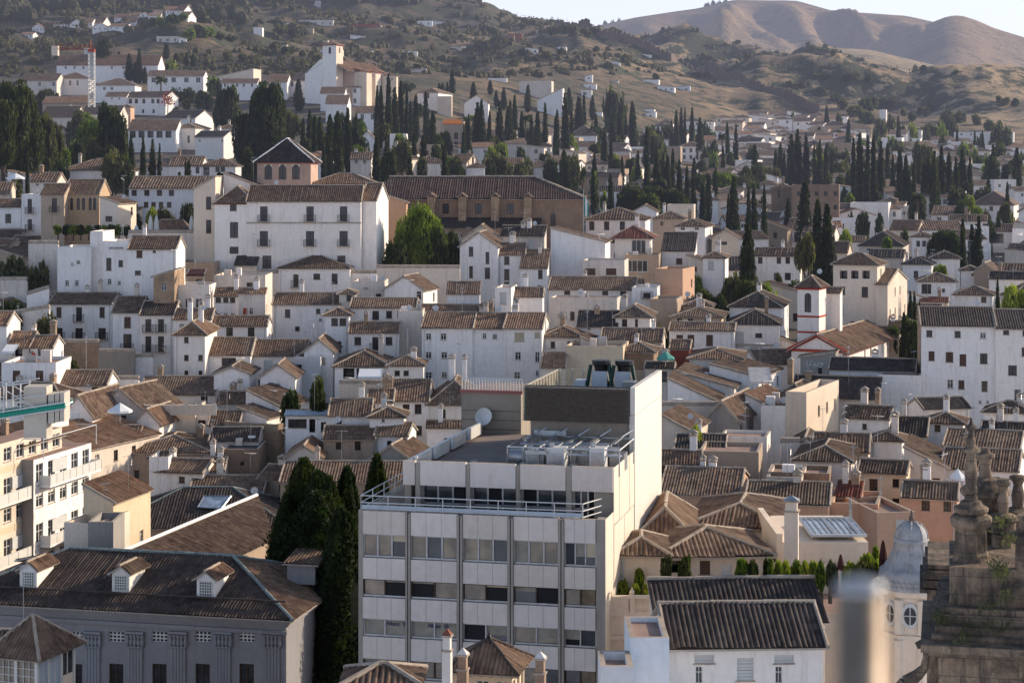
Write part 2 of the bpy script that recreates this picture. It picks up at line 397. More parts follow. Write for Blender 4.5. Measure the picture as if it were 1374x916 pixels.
def wall_face(mb, ox, oy, dx, dy, w, z0, z1, holes, mat, rev=.2):
    """One wall with real openings; (ox,oy) start, (dx,dy) direction; holes = (u0,u1,z0,z1,depth)."""
    nx, ny = -dy, dx   # inward normal
    us = sorted({0.0, w} | {h[0] for h in holes} | {h[1] for h in holes}); zs = sorted({z0, z1} | {h[2] for h in holes} | {h[3] for h in holes})
    P = lambda u, z, d=0: (ox + dx * u + nx * d, oy + dy * u + ny * d, z)
    for i in range(len(us) - 1):
        run = None
        for j in range(len(zs) - 1):
            cu, cz = (us[i] + us[i + 1]) / 2, (zs[j] + zs[j + 1]) / 2
            inh = any(h[0] < cu < h[1] and h[2] < cz < h[3] for h in holes)
            if not inh: run = zs[j] if run is None else run
            if run is not None and (inh or j == len(zs) - 2):
                e = zs[j] if inh else zs[j + 1]
                mb.poly([P(us[i], run), P(us[i + 1], run), P(us[i + 1], e), P(us[i], e)], mat); run = None
    for h in holes:
        a, b, c, d, r = h
        mb.poly([P(a, c), P(a, c, r), P(a, d, r), P(a, d)], mat); mb.poly([P(b, c), P(b, d), P(b, d, r), P(b, c, r)], mat)
        mb.poly([P(a, c), P(b, c), P(b, c, r), P(a, c, r)], mat); mb.poly([P(a, d), P(a, d, r), P(b, d, r), P(b, d)], mat)

_wc = {}
def win_mesh(kind, w, h, fine, wallmat='white'):
    key = (kind, round(w, 1), round(h, 1), fine, wallmat if kind == 'a' else '')
    if key in _wc: return _wc[key]
    fr = MB(); pn = MB(); bal = None; y = .16
    fm = {'w': 'wood', 'b': 'wood', 'a': 'wood', 's': 'shut', 'p': 'pale', 'e': 'beige', 'k': 'frame', 'n': 'frame', 'o': 'wood', 'r': 'redp', 'B': 'frame', 'c': 'frame', 'l': 'iron'}[kind]
    if kind in 'wbaknoBcl':
        t = min(.09, w * .1) if kind != 'o' else .05
        if kind == 'l':
            nx = max(3, int(w / .28)); nzz = max(3, int(h / .28))
            fr.mats = []
            for i in range(nx + 1): fr.box(w * i / nx - .05, w * i / nx + .05, y - .04, y, 0, h, 'frame')
            for i in range(nzz + 1): fr.box(0, w, y - .045, y - .005, h * i / nzz - .05, h * i / nzz + .05, 'frame')
        else:
            fr.box(0, t, y - .05, y, 0, h, fm); fr.box(w - t, w, y - .05, y, 0, h, fm)
            fr.box(t, w - t, y - .05, y, 0, t, fm); fr.box(t, w - t, y - .05, y, h - t, h, fm)
            if kind != 'o':
                k = max(2, round(w / .8))
                if fine or k == 2:
                    for i in range(1, k): fr.box(w * i / k - t / 2, w * i / k + t / 2, y - .055, y - .003, t, h - t, fm)
                if fine and kind != 'c': fr.box(t, w - t, y - .045, y - .002, h * .62, h * .62 + .05, fm)
        if kind == 'a':
            r = w / 2; n = 6; cz = h - r
            for sx in (0, 1):
                pts = [(0 if sx == 0 else w, cz), (0 if sx == 0 else w, h)] + [(r - r * math.cos(math.pi / 2 * (n - i) / n) * (1 if sx == 0 else -1), cz + r * math.sin(math.pi / 2 * (n - i) / n)) for i in range(n + 1)]
                fr.poly([(p[0], -.004, p[1]) for p in pts], wallmat)
        d = 1.1 if kind == 'o' else 0
        pn.poly([(0, y + .01 + d * .9, 0), (w, y + .01 + d * .9, 0), (w, y + .01 + d * .9, h), (0, y + .01 + d * .9, h)], 'glass')
        if kind == 'o':
            yy = y + .01 + d * .9; pn.poly([(0, .1, 0), (w, .1, 0), (w, yy, 0), (0, yy, 0)], 'tan'); pn.poly([(0, .1, 0), (0, yy, 0), (0, yy, h), (0, .1, h)], 'old'); pn.poly([(w, yy, 0), (w, .1, 0), (w, .1, h), (w, yy, h)], 'old'); pn.poly([(0, yy, h), (w, yy, h), (w, .1, h), (0, .1, h)], 'wood')
    else:
        n = max(3, int(h / .16)) if fine else 1
        for i in range(n): fr.box(0, w, y - .07 + (i % 2) * .02, y, h * i / n, h * (i + 1) / n - (.015 if n > 1 else 0), fm)
    if kind in 'bB':
        bal = MB(); e = .3
        bal.box(-e, w + e, -.6, -.003, -.12, -.02, 'ridge')
        nb = max(6, int((w + 2 * e) / (.13 if fine else .22)))
        for i in range(nb + 1): x = -e + (w + 2 * e) * i / nb; bal.box(x - .012, x + .012, -.59, -.565, -.02, .95, 'iron')
        for x in (-e, w + e):
            for yy in (-.4, -.2): bal.box(x - .012, x + .012, yy, yy + .024, -.02, .95, 'iron')
            bal.box(x - .02, x + .02, -.59, -.003, .93, .97, 'iron')
        bal.box(-e, w + e, -.6, -.56, .93, .97, 'iron')
    sl = None
    if kind in 'wkspen' and fine:
        sl = MB(); sl.box(-.08, w + .08, -.07, .05, -.07, -.003, 'ridge')
    r = [fr.mesh('window'), pn.mesh('pane') if pn.f else None, bal.mesh('balcony') if bal else None, sl.mesh('sill') if sl else None]
    _wc[key] = r; return r
def place_window(root, kind, lx, ly, ang, z, w, h, D, wallmat='white'):
    fr, pn, bal, sl = win_mesh(kind, w, h, D < 330, wallmat)
    o = link('window' if kind not in 'spe' else 'shutter', fr, root); o.location = (lx, ly, z); o.rotation_euler = (0, 0, ang)
    if pn: link('pane', pn, o)
    if bal: link('balcony', bal, o)
    if sl: link('sill', sl, o)
    return o

_chc = {}
def chimney(parent, x, y, z, h=1.5, w=.6, mat='white', name='chimney'):
    key = (round(h, 1), w, mat)
    if key not in _chc:
        b = MB(); b.box(-w / 2, w / 2, -w / 2, w / 2, -1.0, h - .3, mat)
        b.box(-w * .62, w * .62, -w * .62, w * .62, h - .3, h - .2, 'ridge')
        for sx in (-1, 1):
            for sy in (-1, 1): b.box(sx * w * .4 - .06, sx * w * .4 + .06, sy * w * .4 - .06, sy * w * .4 + .06, h - .2, h, mat)
        b.poly([(-w * .7, -w * .7, h), (w * .7, -w * .7, h), (0, 0, h + .35)], 'ridge'); b.poly([(w * .7, -w * .7, h), (w * .7, w * .7, h), (0, 0, h + .35)], 'ridge')
        b.poly([(w * .7, w * .7, h), (-w * .7, w * .7, h), (0, 0, h + .35)], 'ridge'); b.poly([(-w * .7, w * .7, h), (-w * .7, -w * .7, h), (0, 0, h + .35)], 'ridge')
        _chc[key] = b.mesh(name)
    o = link(name, _chc[key], parent); o.location = (x, y, z); return o
_anc = []
def antenna(parent, x, y, z):
    if not _anc:
        for k in range(3):
            b = MB(); h = 2.6 + k * .8; b.bar((0, 0, -.5), (0, 0, h), .022, 'steel', 4)
            b.bar((-.6, 0, h - .15), (.7, 0, h - .1), .014, 'steel', 3)
            for i in range(6): q = -.55 + i * .22; b.bar((q, -.3 + i * .02, h - .13), (q, .3 - i * .02, h - .13), .01, 'steel', 3)
            if k: b.bar((-.35, 0, h - .7), (.35, 0, h - .7), .014, 'steel', 3); b.bar((.3, -.25, h - .95), (.3, .25, h - .5), .012, 'steel', 3)
            _anc.append(b.mesh('antenna'))
    o = link('antenna', random.choice(_anc), parent); o.location = (x, y, z); o.rotation_euler = (0, 0, random.uniform(0, 3)); return o
_dsc = []
def dish(parent, x, y, z, s=1.0):
    if not _dsc:
        b = MB(); n = 14
        for j in range(3):
            r0, r1 = .45 * j / 3, .45 * (j + 1) / 3
            for i in range(n):
                t0, t1 = 2 * math.pi * i / n, 2 * math.pi * (i + 1) / n
                f = lambda r, t: (r * math.cos(t), .35 * (r * r) * -1.6, r * math.sin(t))
                b.poly([f(r0, t0), f(r1, t0), f(r1, t1), f(r0, t1)] if j else [f(0, 0), f(r1, t0), f(r1, t1)], 'wsteel')
        b.bar((0, .02, 0), (0, .3, -.5), .03, 'steel'); b.bar((0, 0, -.4), (0, -.5, -.05), .015, 'steel', 3)
        _dsc.append(b.mesh('satellite_dish', True))
    o = link('satellite_dish', _dsc[0], parent); o.location = (x, y, z); o.scale = (s, s, s); o.rotation_euler = (-.35, 0, random.uniform(-.4, .3)); return o
# ------------------------------------------------------------------ houses
cover = np.zeros((1000, 1500), dtype=np.uint8)
LAND = []; PLACED = []          # landmarks (px, py, words); things wanting a label
ROOFW = {'g': 'long roof', 'h': 'hipped roof', 'f': 'front gable', 'm': 'lean-to roof', 'l': 'right-falling roof', 'r': 'left-falling roof', 't': 'flat roof'}
COLW = {'white': 'white', 'old': 'stained white', 'cream': 'cream', 'yellow': 'ochre', 'tan': 'tan', 'pink': 'salmon', 'grey': 'grey', 'blue': 'bluish white', 'brick': 'brick', 'red': 'dark red', 'ruin': 'rubble stone', 'stone': 'stone', 'concrete': 'concrete'}
def need_label(o, px, py, desc, cat):
    PLACED.append((o, px, py, desc, cat)); o['category'] = cat

def parse_win(s, fr, depth):
    """kindTOP:cx,cx,..*wxh in photo pixels"""
    out = []
    for tok in s.split():
        kind = tok[0]; top, rest = tok[1:].split(':'); xs, sz = rest.split('*'); w, h = (float(t) for t in sz.split('x'))
        for cx in xs.split(','):
            cx = float(cx); x0, z1 = fr.loc(cx - w / 2, float(top)); x1, z0 = fr.loc(cx + w / 2, float(top) + h)
            out.append((kind, x0, x1, z0, z1))
    return out

def house(x0, x1, ye, yr, typ, a=None, col='white', win='', label=None, D=None, d=None, rf='tile', k=.40, yb=None, ch=1, ant=None, name='house', group=None, ov=.38,
          sidew=True, cat='house', side_col=None, ridge='ridge', par=.7, cover_it=True, band=None, eave='eave', dz=0, far=False, rw=None, h_extra=0, extra=None):
    if D is None: D = Dfun((x0 + x1) / 2, ye)
    if a is None: a = 0.0 if x0 + x1 < 1200 else math.degrees(((x0 + x1) / 2 - 687) / 2600) + 3 + ((x0 * 7) % 5)
    nearpx = x1 if a >= 0 else x0
    fr = Frame(nearpx, D, a)
    lx0, _ = fr.loc(x0, ye); lx1, _ = fr.loc(x1, ye)
    w = lx1 - lx0; ze = zpy(ye, D) - fr.z0
    if ze < 3: fr.z0 -= (3 - ze); ze = 3.0
    if yb is not None:
        zb = zpy(yb, D) - fr.z0
        if zb < 0: fr.z0 += zb - .5; ze -= zb - .5
    L, Rr = (-w, 0.0) if a >= 0 else (0.0, w)
    den = (yr - HY) + F * k
    if typ in 'ghm': s = max(1.2, (ye - yr) * D / den) if ye > yr else 2.0
    if typ in 'gh': depth = 2 * s
    elif typ == 'm': depth = s
    else: depth = d or 8.0
    if d and typ in 'ghm':
        depth = d; s = d / 2 if typ != 'm' else d; sr = min(s, w / 2) if typ == 'h' else s
        k = min(.8, max(.24, (zpy(yr, D + sr) - zpy(ye, D)) / sr))
    root = fr.empty(name)
    wm = MB(); rm = MB(); rc = MB(); holes = []; wins = []
    if win and win != '-':
        for kd, u0, u1, z0, z1 in parse_win(win, fr, 0):
            z1 = min(z1, ze - .12)
            if z1 - z0 > .25 and u0 > L + .1 and u1 < Rr - .1 and z0 > .2: wins.append((kd, u0, u1, z0, z1))
        if D < 430 and wins and w > 5:           # storeys further down the wall that the list does not spell out
            lo = min(q[3] for q in wins); rr_ = random.Random(int(x0 * 7 + ye))
            while lo - 2.2 > 1.5 and (ze - lo) < 9:
                zt = lo - 1.1; n = max(1, int(w / 3.1))
                for i in range(n):
                    if rr_.random() < .6: ww = rr_.choice([.7, .9, 1.0]); hh = rr_.choice([.9, 1.2, 1.5]); cx = L + w * (i + .5) / n + rr_.uniform(-.4, .4); wins.append((rr_.choice('wwksp'), cx - ww / 2, cx + ww / 2, zt - hh, zt))
                lo -= 2.9
    if win == '-' and 150 < D < 430 and col in ('white', 'old', 'cream', 'tan', 'grey', 'pink') and w > 3.5 and not (label and ('blank' in label or 'plain' in label)):
        rr_ = random.Random(int(x0 * 5 + ye))
        for i in range(max(1, int(w / 3))):
            if rr_.random() < .6: ww = rr_.choice([.5, .8, 1.0]); hh = rr_.choice([.6, 1.0, 1.3]); cx = L + w * (i + .5) / max(1, int(w / 3)) + rr_.uniform(-.3, .3); zt = ze - rr_.choice([.7, 1.3, 2.4]); wins.append((rr_.choice('wwksp'), cx - ww / 2, cx + ww / 2, zt - hh, zt))
    elif win == '':
        n = max(1, int(w / random.uniform(2.6, 3.7))); fl = min(3, max(1, int((ze - 1.2) / 2.8))) if not far else 2
        for j in range(fl):
            zt = ze - .65 - 2.8 * j
            for i in range(n):
                if random.random() < .12: continue
                kd = random.choice('wwwwwsbpk' if not far else 'k')
                ww = random.choice([.8, .9, 1.1]); hh = 2.0 if kd == 'b' else random.choice([1.0, 1.25, 1.4])
                cx = L + w * (i + .5) / n + random.uniform(-.3, .3)
                if zt - hh > .5: wins.append((kd, cx - ww / 2, cx + ww / 2, zt - hh, zt))
    wins2 = []
    for q in wins:
        if not any(q[1] < r[2] + .12 and q[2] > r[1] - .12 and q[3] < r[4] + .1 and q[4] > r[3] - .1 for r in wins2): wins2.append(q)
    holes = [(q[1] - L, q[2] - L, q[3], q[4], 1.2 if q[0] == 'o' else .18) for q in wins2]
    def gz_(x, y):   # height of the wall top along a side
        return ze
    if typ == 'm': hb = ze + s * k
    elif typ in 'lr':
        rise = abs(zpy(yr, D) - fr.z0 - ze)
    wall_face(wm, L, 0, 1, 0, w, 0, ze, holes, col)
    sc = side_col or col
    sh = []
    if sidew and a > 8 and depth > 4 and D < 420:     # openings on the sunlit side
        n = int(depth / 3.2)
        for j in range(min(2, int(ze / 3))):
            for i in range(n):
                if random.random() < .6:
                    u = depth * (i + .5) / n; zt = ze - .8 - 2.9 * j; sh.append((u - .4, u + .4, zt - 1.2, zt, .18))
    wall_face(wm, Rr, 0, 0, 1, depth, 0, ze, sh, sc)
    wall_face(wm, Rr, depth, -1, 0, w, 0, ze, [], col)
    wall_face(wm, L, depth, 0, -1, depth, 0, ze, [], sc)
    o = ov; V = Vector
    if typ == 'g':
        zr = ze + s * k; yo = depth / 2
        tiled(rm, [V((L - o * .5, -o, ze - o * k)), V((Rr + o * .5, -o, ze - o * k)), V((Rr + o * .5, yo, zr)), V((L - o * .5, yo, zr))], D, rf, eave=eave)
        tiled(rm, [V((Rr + o * .5, depth + o, ze - o * k)), V((L - o * .5, depth + o, ze - o * k)), V((L - o * .5, yo, zr)), V((Rr + o * .5, yo, zr))], D if D > 300 else 300, rf, eave=eave)
        wm.poly([(Rr, 0, ze), (Rr, depth, ze), (Rr, yo, zr - .16)], sc); wm.poly([(L, depth, ze), (L, 0, ze), (L, yo, zr - .16)], sc)
        cap(rc, (L - o * .5, yo, zr + .04), (Rr + o * .5, yo, zr + .04), .14, ridge)
        if D < 330:
            for xx in (L - o * .5 + .1, Rr + o * .5 - .1): cap(rc, (xx, -o, ze - o * k + .06), (xx, yo, zr + .06), .11, ridge)
    elif typ == 'h':
        yo = depth / 2; ins = min(yo, w / 2); zr = ze + min(yo, w / 2) * k if w < depth else ze + yo * k
        A = V((L - o, -o, ze - o * k)); B = V((Rr + o, -o, ze - o * k)); Cc = V((Rr + o, depth + o, ze - o * k)); Dd = V((L - o, depth + o, ze - o * k))
        if w >= depth: r0, r1 = V((L + ins, yo, zr)), V((Rr - ins, yo, zr))
        else: r0, r1 = V(((L + Rr) / 2, ins, zr)), V(((L + Rr) / 2, depth - ins, zr))
        if w >= depth:
            fl_ = [[A, B, r1, r0], [B, Cc, r1], [Cc, Dd, r0, r1], [Dd, A, r0]]
            if (r1 - r0).length < .3: fl_ = [[A, B, r1], [B, Cc, r1], [Cc, Dd, r0], [Dd, A, r0]]
            hips = [(A, r0), (B, r1), (Cc, r1), (Dd, r0), (r0, r1)]
        else:
            fl_ = [[A, B, r0], [B, Cc, r1, r0], [Cc, Dd, r1], [Dd, A, r0, r1]]; hips = [(A, r0), (B, r0), (Cc, r1), (Dd, r1), (r0, r1)]
        for q in fl_: tiled(rm, q, D, rf, eave=eave)
        for p, q in hips: cap(rc, p + V((0, 0, .05)), q + V((0, 0, .05)), .13, ridge)
    elif typ == 'f':
        zr = zpy(yr, D) - fr.z0; xm = (L + Rr) / 2; kk = (zr - ze) / (w / 2)
        tiled(rm, [V((L - o, depth, ze - o * kk)), V((L - o, -o * .6, ze - o * kk)), V((xm, -o * .6, zr)), V((xm, depth, zr))], D, rf, eave=eave)
        tiled(rm, [V((Rr + o, -o * .6, ze - o * kk)), V((Rr + o, depth, ze - o * kk)), V((xm, depth, zr)), V((xm, -o * .6, zr))], D, rf, eave=eave)
        wm.poly([(L, 0, ze), (Rr, 0, ze), (xm, 0, zr - .16)], col); wm.poly([(Rr, depth, ze), (L, depth, ze), (xm, depth, zr - .16)], col)
        cap(rc, (xm, -o * .6, zr + .05), (xm, depth, zr + .05), .14, ridge)
        cap(rc, (L - o, -o * .5, ze - o * kk + .05), (xm, -o * .5, zr + .05), .1, ridge); cap(rc, (Rr + o, -o * .5, ze - o * kk + .05), (xm, -o * .5, zr + .05), .1, ridge)
    elif typ == 'm':
        tiled(rm, [V((L - o * .4, -o, ze - o * k)), V((Rr + o * .4, -o, ze - o * k)), V((Rr + o * .4, depth, hb)), V((L - o * .4, depth, hb))], D, rf, eave=eave)
        wm.poly([(Rr, 0, ze), (Rr, depth, ze), (Rr, depth, hb - .16)], sc); wm.poly([(L, depth, ze), (L, 0, ze), (L, depth, hb - .16)], sc)
        wm.poly([(Rr, depth, ze), (L, depth, ze), (L, depth, hb - .16), (Rr, depth, hb - .16)], col)
        cap(rc, (L - o * .4, depth - .1, hb + .06), (Rr + o * .4, depth - .1, hb + .06), .13, ridge)
    elif typ in 'lr':
        za, zb_ = (ze + rise, ze) if typ == 'l' else (ze, ze + rise)
        e0, e1 = (-.15, o) if typ == 'l' else (o, -.15); kk = rise / w
        pl = [V((L - (o if typ == 'r' else .1), -o * .5, za - (o * kk if typ == 'r' else 0))), V((Rr + (o if typ == 'l' else .1), -o * .5, zb_ - (o * kk if typ == 'l' else 0)))]
        pb = [p + V((0, depth + o * .5, 0)) for p in pl]
        q = [pl[1], pb[1], pb[0], pl[0]] if typ == 'l' else [pb[0], pl[0], pl[1], pb[1]]
        tiled(rm, q, D, rf, eave=eave)
        hi = za if typ == 'l' else zb_; xh = L if typ == 'l' else Rr; xl = Rr if typ == 'l' else L
        if typ == 'l':
            wm.poly([(L, 0, ze), (Rr, 0, ze), (L, 0, hi - .15)], col); wm.poly([(L, depth, ze), (L, 0, ze), (L, 0, hi - .15), (L, depth, hi - .15)], sc)
        else:
            wm.poly([(L, 0, ze), (Rr, 0, ze), (Rr, 0, hi - .15)], col); wm.poly([(Rr, 0, ze), (Rr, depth, ze), (Rr, depth, hi - .15), (Rr, 0, hi - .15)], sc)
        cap(rc, pl[0] + V((0, .05, .05)), pl[1] + V((0, .05, .05)), .11, ridge)
    elif typ == 't':
        t = .25
        for b in ((L, Rr, 0.0, t), (L, Rr, depth - t, depth)): wm.box(b[0], b[1], b[2] - .003, b[3], ze + .002, ze + par, col, 'ridge')
        for b in ((L, L + t), (Rr - t, Rr)): wm.box(b[0] - .002, b[1] + .002, t, depth - t, ze + .002, ze + par, sc, 'ridge')
        rm.poly([(L + .02, .02, ze), (Rr - .02, .02, ze), (Rr - .02, depth - .02, ze), (L + .02, depth - .02, ze)], rf if rf != 'tile' else 'deck')
    if band:
        wm.box(L - .06, Rr + .06, -.09, -.003, zpy(band, D) - fr.z0 - .12, zpy(band, D) - fr.z0 + .12, 'eave')
    if typ in 'gh' and D < 320 and ze > 5 and rw is None and random.random() < .5:     # downpipe
        xx = L + .3 if random.random() < .5 else Rr - .3; wm.bar((xx, -.07, .2), (xx, -.07, ze - .1), .05, 'pale', 5)
    wm.build('wall', root)
    ro = rm.build('roof', root); rc.build('ridge_cap', ro)
    for q in wins2: place_window(root, q[0], q[1], 0, 0, q[3], q[2] - q[1], q[4] - q[3], D, col if col in ('white', 'brick', 'tan', 'yellow', 'pink') else 'white')
    for u0, u1, z0, z1, _ in sh: place_window(root, random.choice('wwsk'), Rr, u0, math.pi / 2, z0, u1 - u0, z1 - z0, D)
    zt = {'g': ze + s * k * .8 if typ in 'ghm' else 0, 'h': ze + s * k * .6 if typ in 'ghm' else 0, 'm': ze + depth * k * .7 if typ == 'm' else 0}.get(typ, 0)
    if typ in 'ghm' and ch and D < 560 and random.random() < .62 * ch:
        for _ in range(1 if random.random() < .75 else 2):
            chimney(ro, L + w * random.uniform(.15, .85), depth * (random.uniform(.5, .62) if typ != 'm' else .8), zt, random.choice([1.1, 1.5, 1.9]), random.choice([.5, .6, .7]), random.choice(['white', 'old', 'ruin', 'white']))
    if D < 340 and (ant if ant is not None else random.random() < .72):
        antenna(ro, L + w * random.uniform(.1, .9), depth * .5, (zt or ze) + .2)
    if 150 < D < 320 and random.random() < .14: dish(ro, L + w * random.uniform(.1, .9), depth * .45, (zt or ze) + .9, random.uniform(.7, .95))
    if typ == 't' and ant is not False and D < 340 and random.random() < .45:
        for _ in range(2):
            b = MB(); xx = L + w * random.uniform(.15, .85); yy = depth * random.uniform(.3, .8); ww = random.uniform(.25, .6); b.box(xx - ww, xx + ww, yy - .4, yy + .4, ze + .01, ze + random.uniform(.6, 1.5), random.choice(['old', 'white', 'steel']))
            b.build('roof_box', ro)
    if group: root['group'] = group
    ybm = ye + 5.5 * F / D if yb is None else yb
    if cover_it:
        xa, xb = int(max(0, x0)), int(min(1499, x1)); cover[int(max(0, yr)):int(min(999, ybm)), xa:xb] = 1
    kd = ('small ' if w < 7 else 'long ' if w > 15 else '') + COLW.get(col, 'white') + (' building' if cat == 'building' else ' house')
    if label: root['label'] = label; root['category'] = cat
    else: need_label(root, (x0 + x1) / 2, (ye + yr) / 2 + 3, kd + ' with ' + ROOFW[typ], cat)
    root['wdt'] = w
    return root, fr, L, Rr, ze, depth, ro

HOUSES = []
def H(txt):
    for ln in txt.strip().split('\n'):
        ln = ln.strip()
        if not ln or ln[0] == '#': continue
        p = [t.strip() for t in ln.split('|')]; q = p[0].split(); kw = {}
        for t in q[5:]:
            kk, vv = t.split('=')
            kw[kk] = float(vv) if kk in ('a', 'D', 'd', 'k', 'yb', 'ch', 'ov', 'band', 'par') else (bool(int(vv)) if kk in ('sidew', 'ant') else vv)
        house(**dict(x0=float(q[0]), x1=float(q[1]), ye=float(q[2]), yr=float(q[3]), typ=q[4], win=p[1] if len(p) > 1 else '', label=(p[2] if len(p) > 2 and p[2] else None), **kw))
FMAX = 290
V = Vector
def covpx(x0, y0, x1, y1): cover[int(max(0, y0)):int(max(0, y1)), int(max(0, x0)):int(max(0, x1))] = 1
def setp(o, label, cat, px, py, land=None):
    tag(o, label, cat)
    if land: LAND.append((px, py, land))

# ================================================================= office block
M['ink'] = mat_flat('dark_blue_lettering', (.03, .05, .12), .6, .1)
def lettering(parent, x, z):
    c = bpy.data.curves.new('lettering', 'FONT'); c.body = 'Allianz'; c.size = .30; c.extrude = .004; c.offset = .004; c.materials.append(M['ink'])
    t = bpy.data.objects.new('text_source', c); me = bpy.data.meshes.new_from_object(t); bpy.data.objects.remove(t); me.materials.clear(); me.materials.append(M['ink'])
    o = link('lettering', me, parent); o.location = (x, .125, z); o.rotation_euler = (R(90), 0, 0)
    b = MB(); cx, cz, n = x + 1.12, z + .10, 18
    for i in range(n):
        t0, t1 = 2 * math.pi * i / n, 2 * math.pi * (i + 1) / n; f = lambda r_, t: (cx + r_ * math.cos(t), .122, cz + r_ * math.sin(t)); b.poly([f(.10, t0), f(.135, t0), f(.135, t1), f(.10, t1)], 'ink')
    for k, h in ((-.045, .05), (0, .075), (.045, .05)): b.box(cx + k - .013, cx + k + .013, .118, .124, cz - .06, cz + h, 'ink')
    b.build('emblem', parent)
def office():
    fr = Frame(812, 108, 13, z0=0); root = fr.empty('office_block')
    setp(root, 'stone-panelled office block with ribbon windows and a louvred plant room on its roof', 'office building', 650, 760, 'the office block')
    zz = lambda py, px=812, y=0: fr.loc(px, py, y)[1]
    wL = fr.loc(481, 690)[0]; ztop = zz(697)
    dsb = 2.6
    # vertical levels on the front plane, read at the corner column
    levels = []                 # (z0,z1) of window bands
    zp = lambda py: fr.loc(754, py)[1]
    bands = [(727, 756), (789, 810), (843, 864), (898, 920), (952, 974), (1008, 1030), (1064, 1086)]
    for a, b in bands: levels.append((zp(b), zp(a)))
    edges = [481, 487, 545, 551, 614, 621, 682, 689, 750, 757, 800, 812]
    xs = [fr.loc(p, 760)[0] for p in edges]; xs[-1] = 0.0
    body = MB()
    # carcass: piers full height, spandrels, slabs
    for i in range(0, 12, 2):
        a, b = xs[i], xs[i + 1]
        if i == 10: body.box(a, b, -.02, .8, 0, ztop, 'concrete')
        elif i == 0: body.box(a, b, 0, .8, 0, ztop, 'concrete')
        else:
            m_ = (a + b) / 2
            body.box(a, m_ - .03, -.16, .8, 0, ztop - .1, 'concrete'); body.box(m_ + .03, b, -.16, .8, 0, ztop - .1, 'concrete'); body.box(m_ - .03, m_ + .03, -.05, .8, 0, ztop - .1, 'slate')
    body.box(wL, -.01, .8, 20.5, 0, ztop - 1.0, 'concrete')
    body.box(wL, -.01, .5, dsb + .3, ztop - 1.0, ztop - .95, 'deck')
    body.box(wL - .05, wL + .25, .8, 20, ztop - 1, ztop - .12, 'panel', 'concrete')
    body.build('frame', root)
    zz0 = [ztop] + [l[0] for l in levels]
    zz1 = [l[1] for l in levels] + [0]
    for r in range(len(levels)):
        top, bot = (ztop + (0 if r == 0 else 0)) if r == 0 else levels[r - 1][0] - .12, levels[r][1]
        for i in range(1, 11, 2):
            p = MB(); a, b = xs[i] + .03, xs[i + 1] - .03
            p.box(a, b, -.1, .3, bot + .02, top - .02, 'panel', 'ridge')
            n = 3
            for k in range(1, n): x = a + (b - a) * k / n; p.box(x - .012, x + .012, -.103, -.09, bot + .03, top - .03, 'concrete')
            p.build('stone_panel', root)
            wn = MB(); z0, z1 = levels[r]; z0 -= .12
            wn.box(a, b, .05, .3, z0, z0 + .1, 'steel'); wn.box(a, b, .1, .2, z1 - .06, z1, 'wood' if r % 2 else 'steel')
            k = 2 if r in (1, 2, 3) else 3
            for q in range(k + 1): x = a + (b - a) * q / k; wn.box(x - .04, x + .04, .08, .2, z0 + .1, z1, 'wood' if r % 2 else 'steel')
            wo = wn.build('window', root)
            g = MB(); sign = r == 2 and i in (1, 3)
            for q in range(k):
                xa, xb = a + (b - a) * q / k, a + (b - a) * (q + 1) / k
                t = random.uniform(-.04, .04); zb_ = z1 - (z1 - z0) * random.choice([0, 0, 0, .15, .3, .6, 1]); g.poly([(xa, .16, z0), (xb, .16 + t, z0), (xb, .16 + t, zb_), (xa, .16, zb_)], 'blind' if sign else random.choice(['bglass', 'bglass', 'dark', 'oglass', 'oglass', 'oglass'])) if zb_ > z0 + .01 else None; g.poly([(xa, .15, zb_), (xb, .15 + t, zb_), (xb, .15 + t, z1), (xa, .15, z1)], 'blind' if sign else random.choice(['blind', 'blind', 'beige'])) if zb_ < z1 - .01 else None
            g.build('pane', wo)
            if sign: lettering(wo, a + (b - a) * (.53 if i == 1 else .34), z1 - .36)
    body2 = MB()
    # upper set-back storey
    U = lambda px, py, y=dsb: fr.loc(px, py, y)
    uL = U(541, 640)[0]; uz1 = U(823, 627)[1]; uz0 = U(823, 660)[1]; fl = ztop - .95
    ue = [541, 558, 564, 626, 631, 693, 698, 760, 767, 823]
    ux = [U(p, 640)[0] for p in ue]; ux[-1] = 0.0
    body2.box(uL, -.01, dsb + 1.6, 20.4, fl, uz1 - .75, 'concrete', 'gravel')
    body2.box(uL, uL + .3, dsb + .3, 20.4, uz1 - .8, uz1 - .25, 'panel', 'steel')
    for i in range(1, 9, 2): body2.box(ux[i], ux[i + 1], dsb - .1, dsb + 1.6, fl, uz1 - .08, 'concrete')
    body2.box(uL, uL + .4, dsb + .3, dsb + 1.6, fl, uz0, 'concrete'); body2.box(-1.1, -.02, dsb + .2, dsb + 1.6, fl, uz0, 'concrete')
    body2.build('upper_storey', root)
    for i in range(0, 10, 2):
        p = MB(); a, b = ux[i] + .03, (ux[i + 1] - .03 if i < 8 else -.003); p.box(a, b, dsb - .15, dsb + .25, uz0, uz1, 'panel', 'ridge'); p.build('fascia_panel', root)
        if i == 0: continue
        a, b = ux[i], ux[i + 1] if i < 8 else -1.1
        wn = MB()
        for q in range(4): x = a + .05 + (b - a - .1) * q / 3; wn.box(x - .05, x + .05, dsb + .5, dsb + .62, fl, uz0, 'steel')
        wn.box(a, b, dsb + .5, dsb + .62, fl + .9, fl + 1.0, 'steel'); wo = wn.build('window', root)
        g = MB()
        for q in range(3):
            xa, xb = a + (b - a) * q / 3, a + (b - a) * (q + 1) / 3; g.poly([(xa, dsb + .58, fl), (xb, dsb + .56, fl), (xb, dsb + .56, uz0), (xa, dsb + .58, uz0)], 'bglass' if q != i % 3 else 'dark')
        g.build('pane', wo)
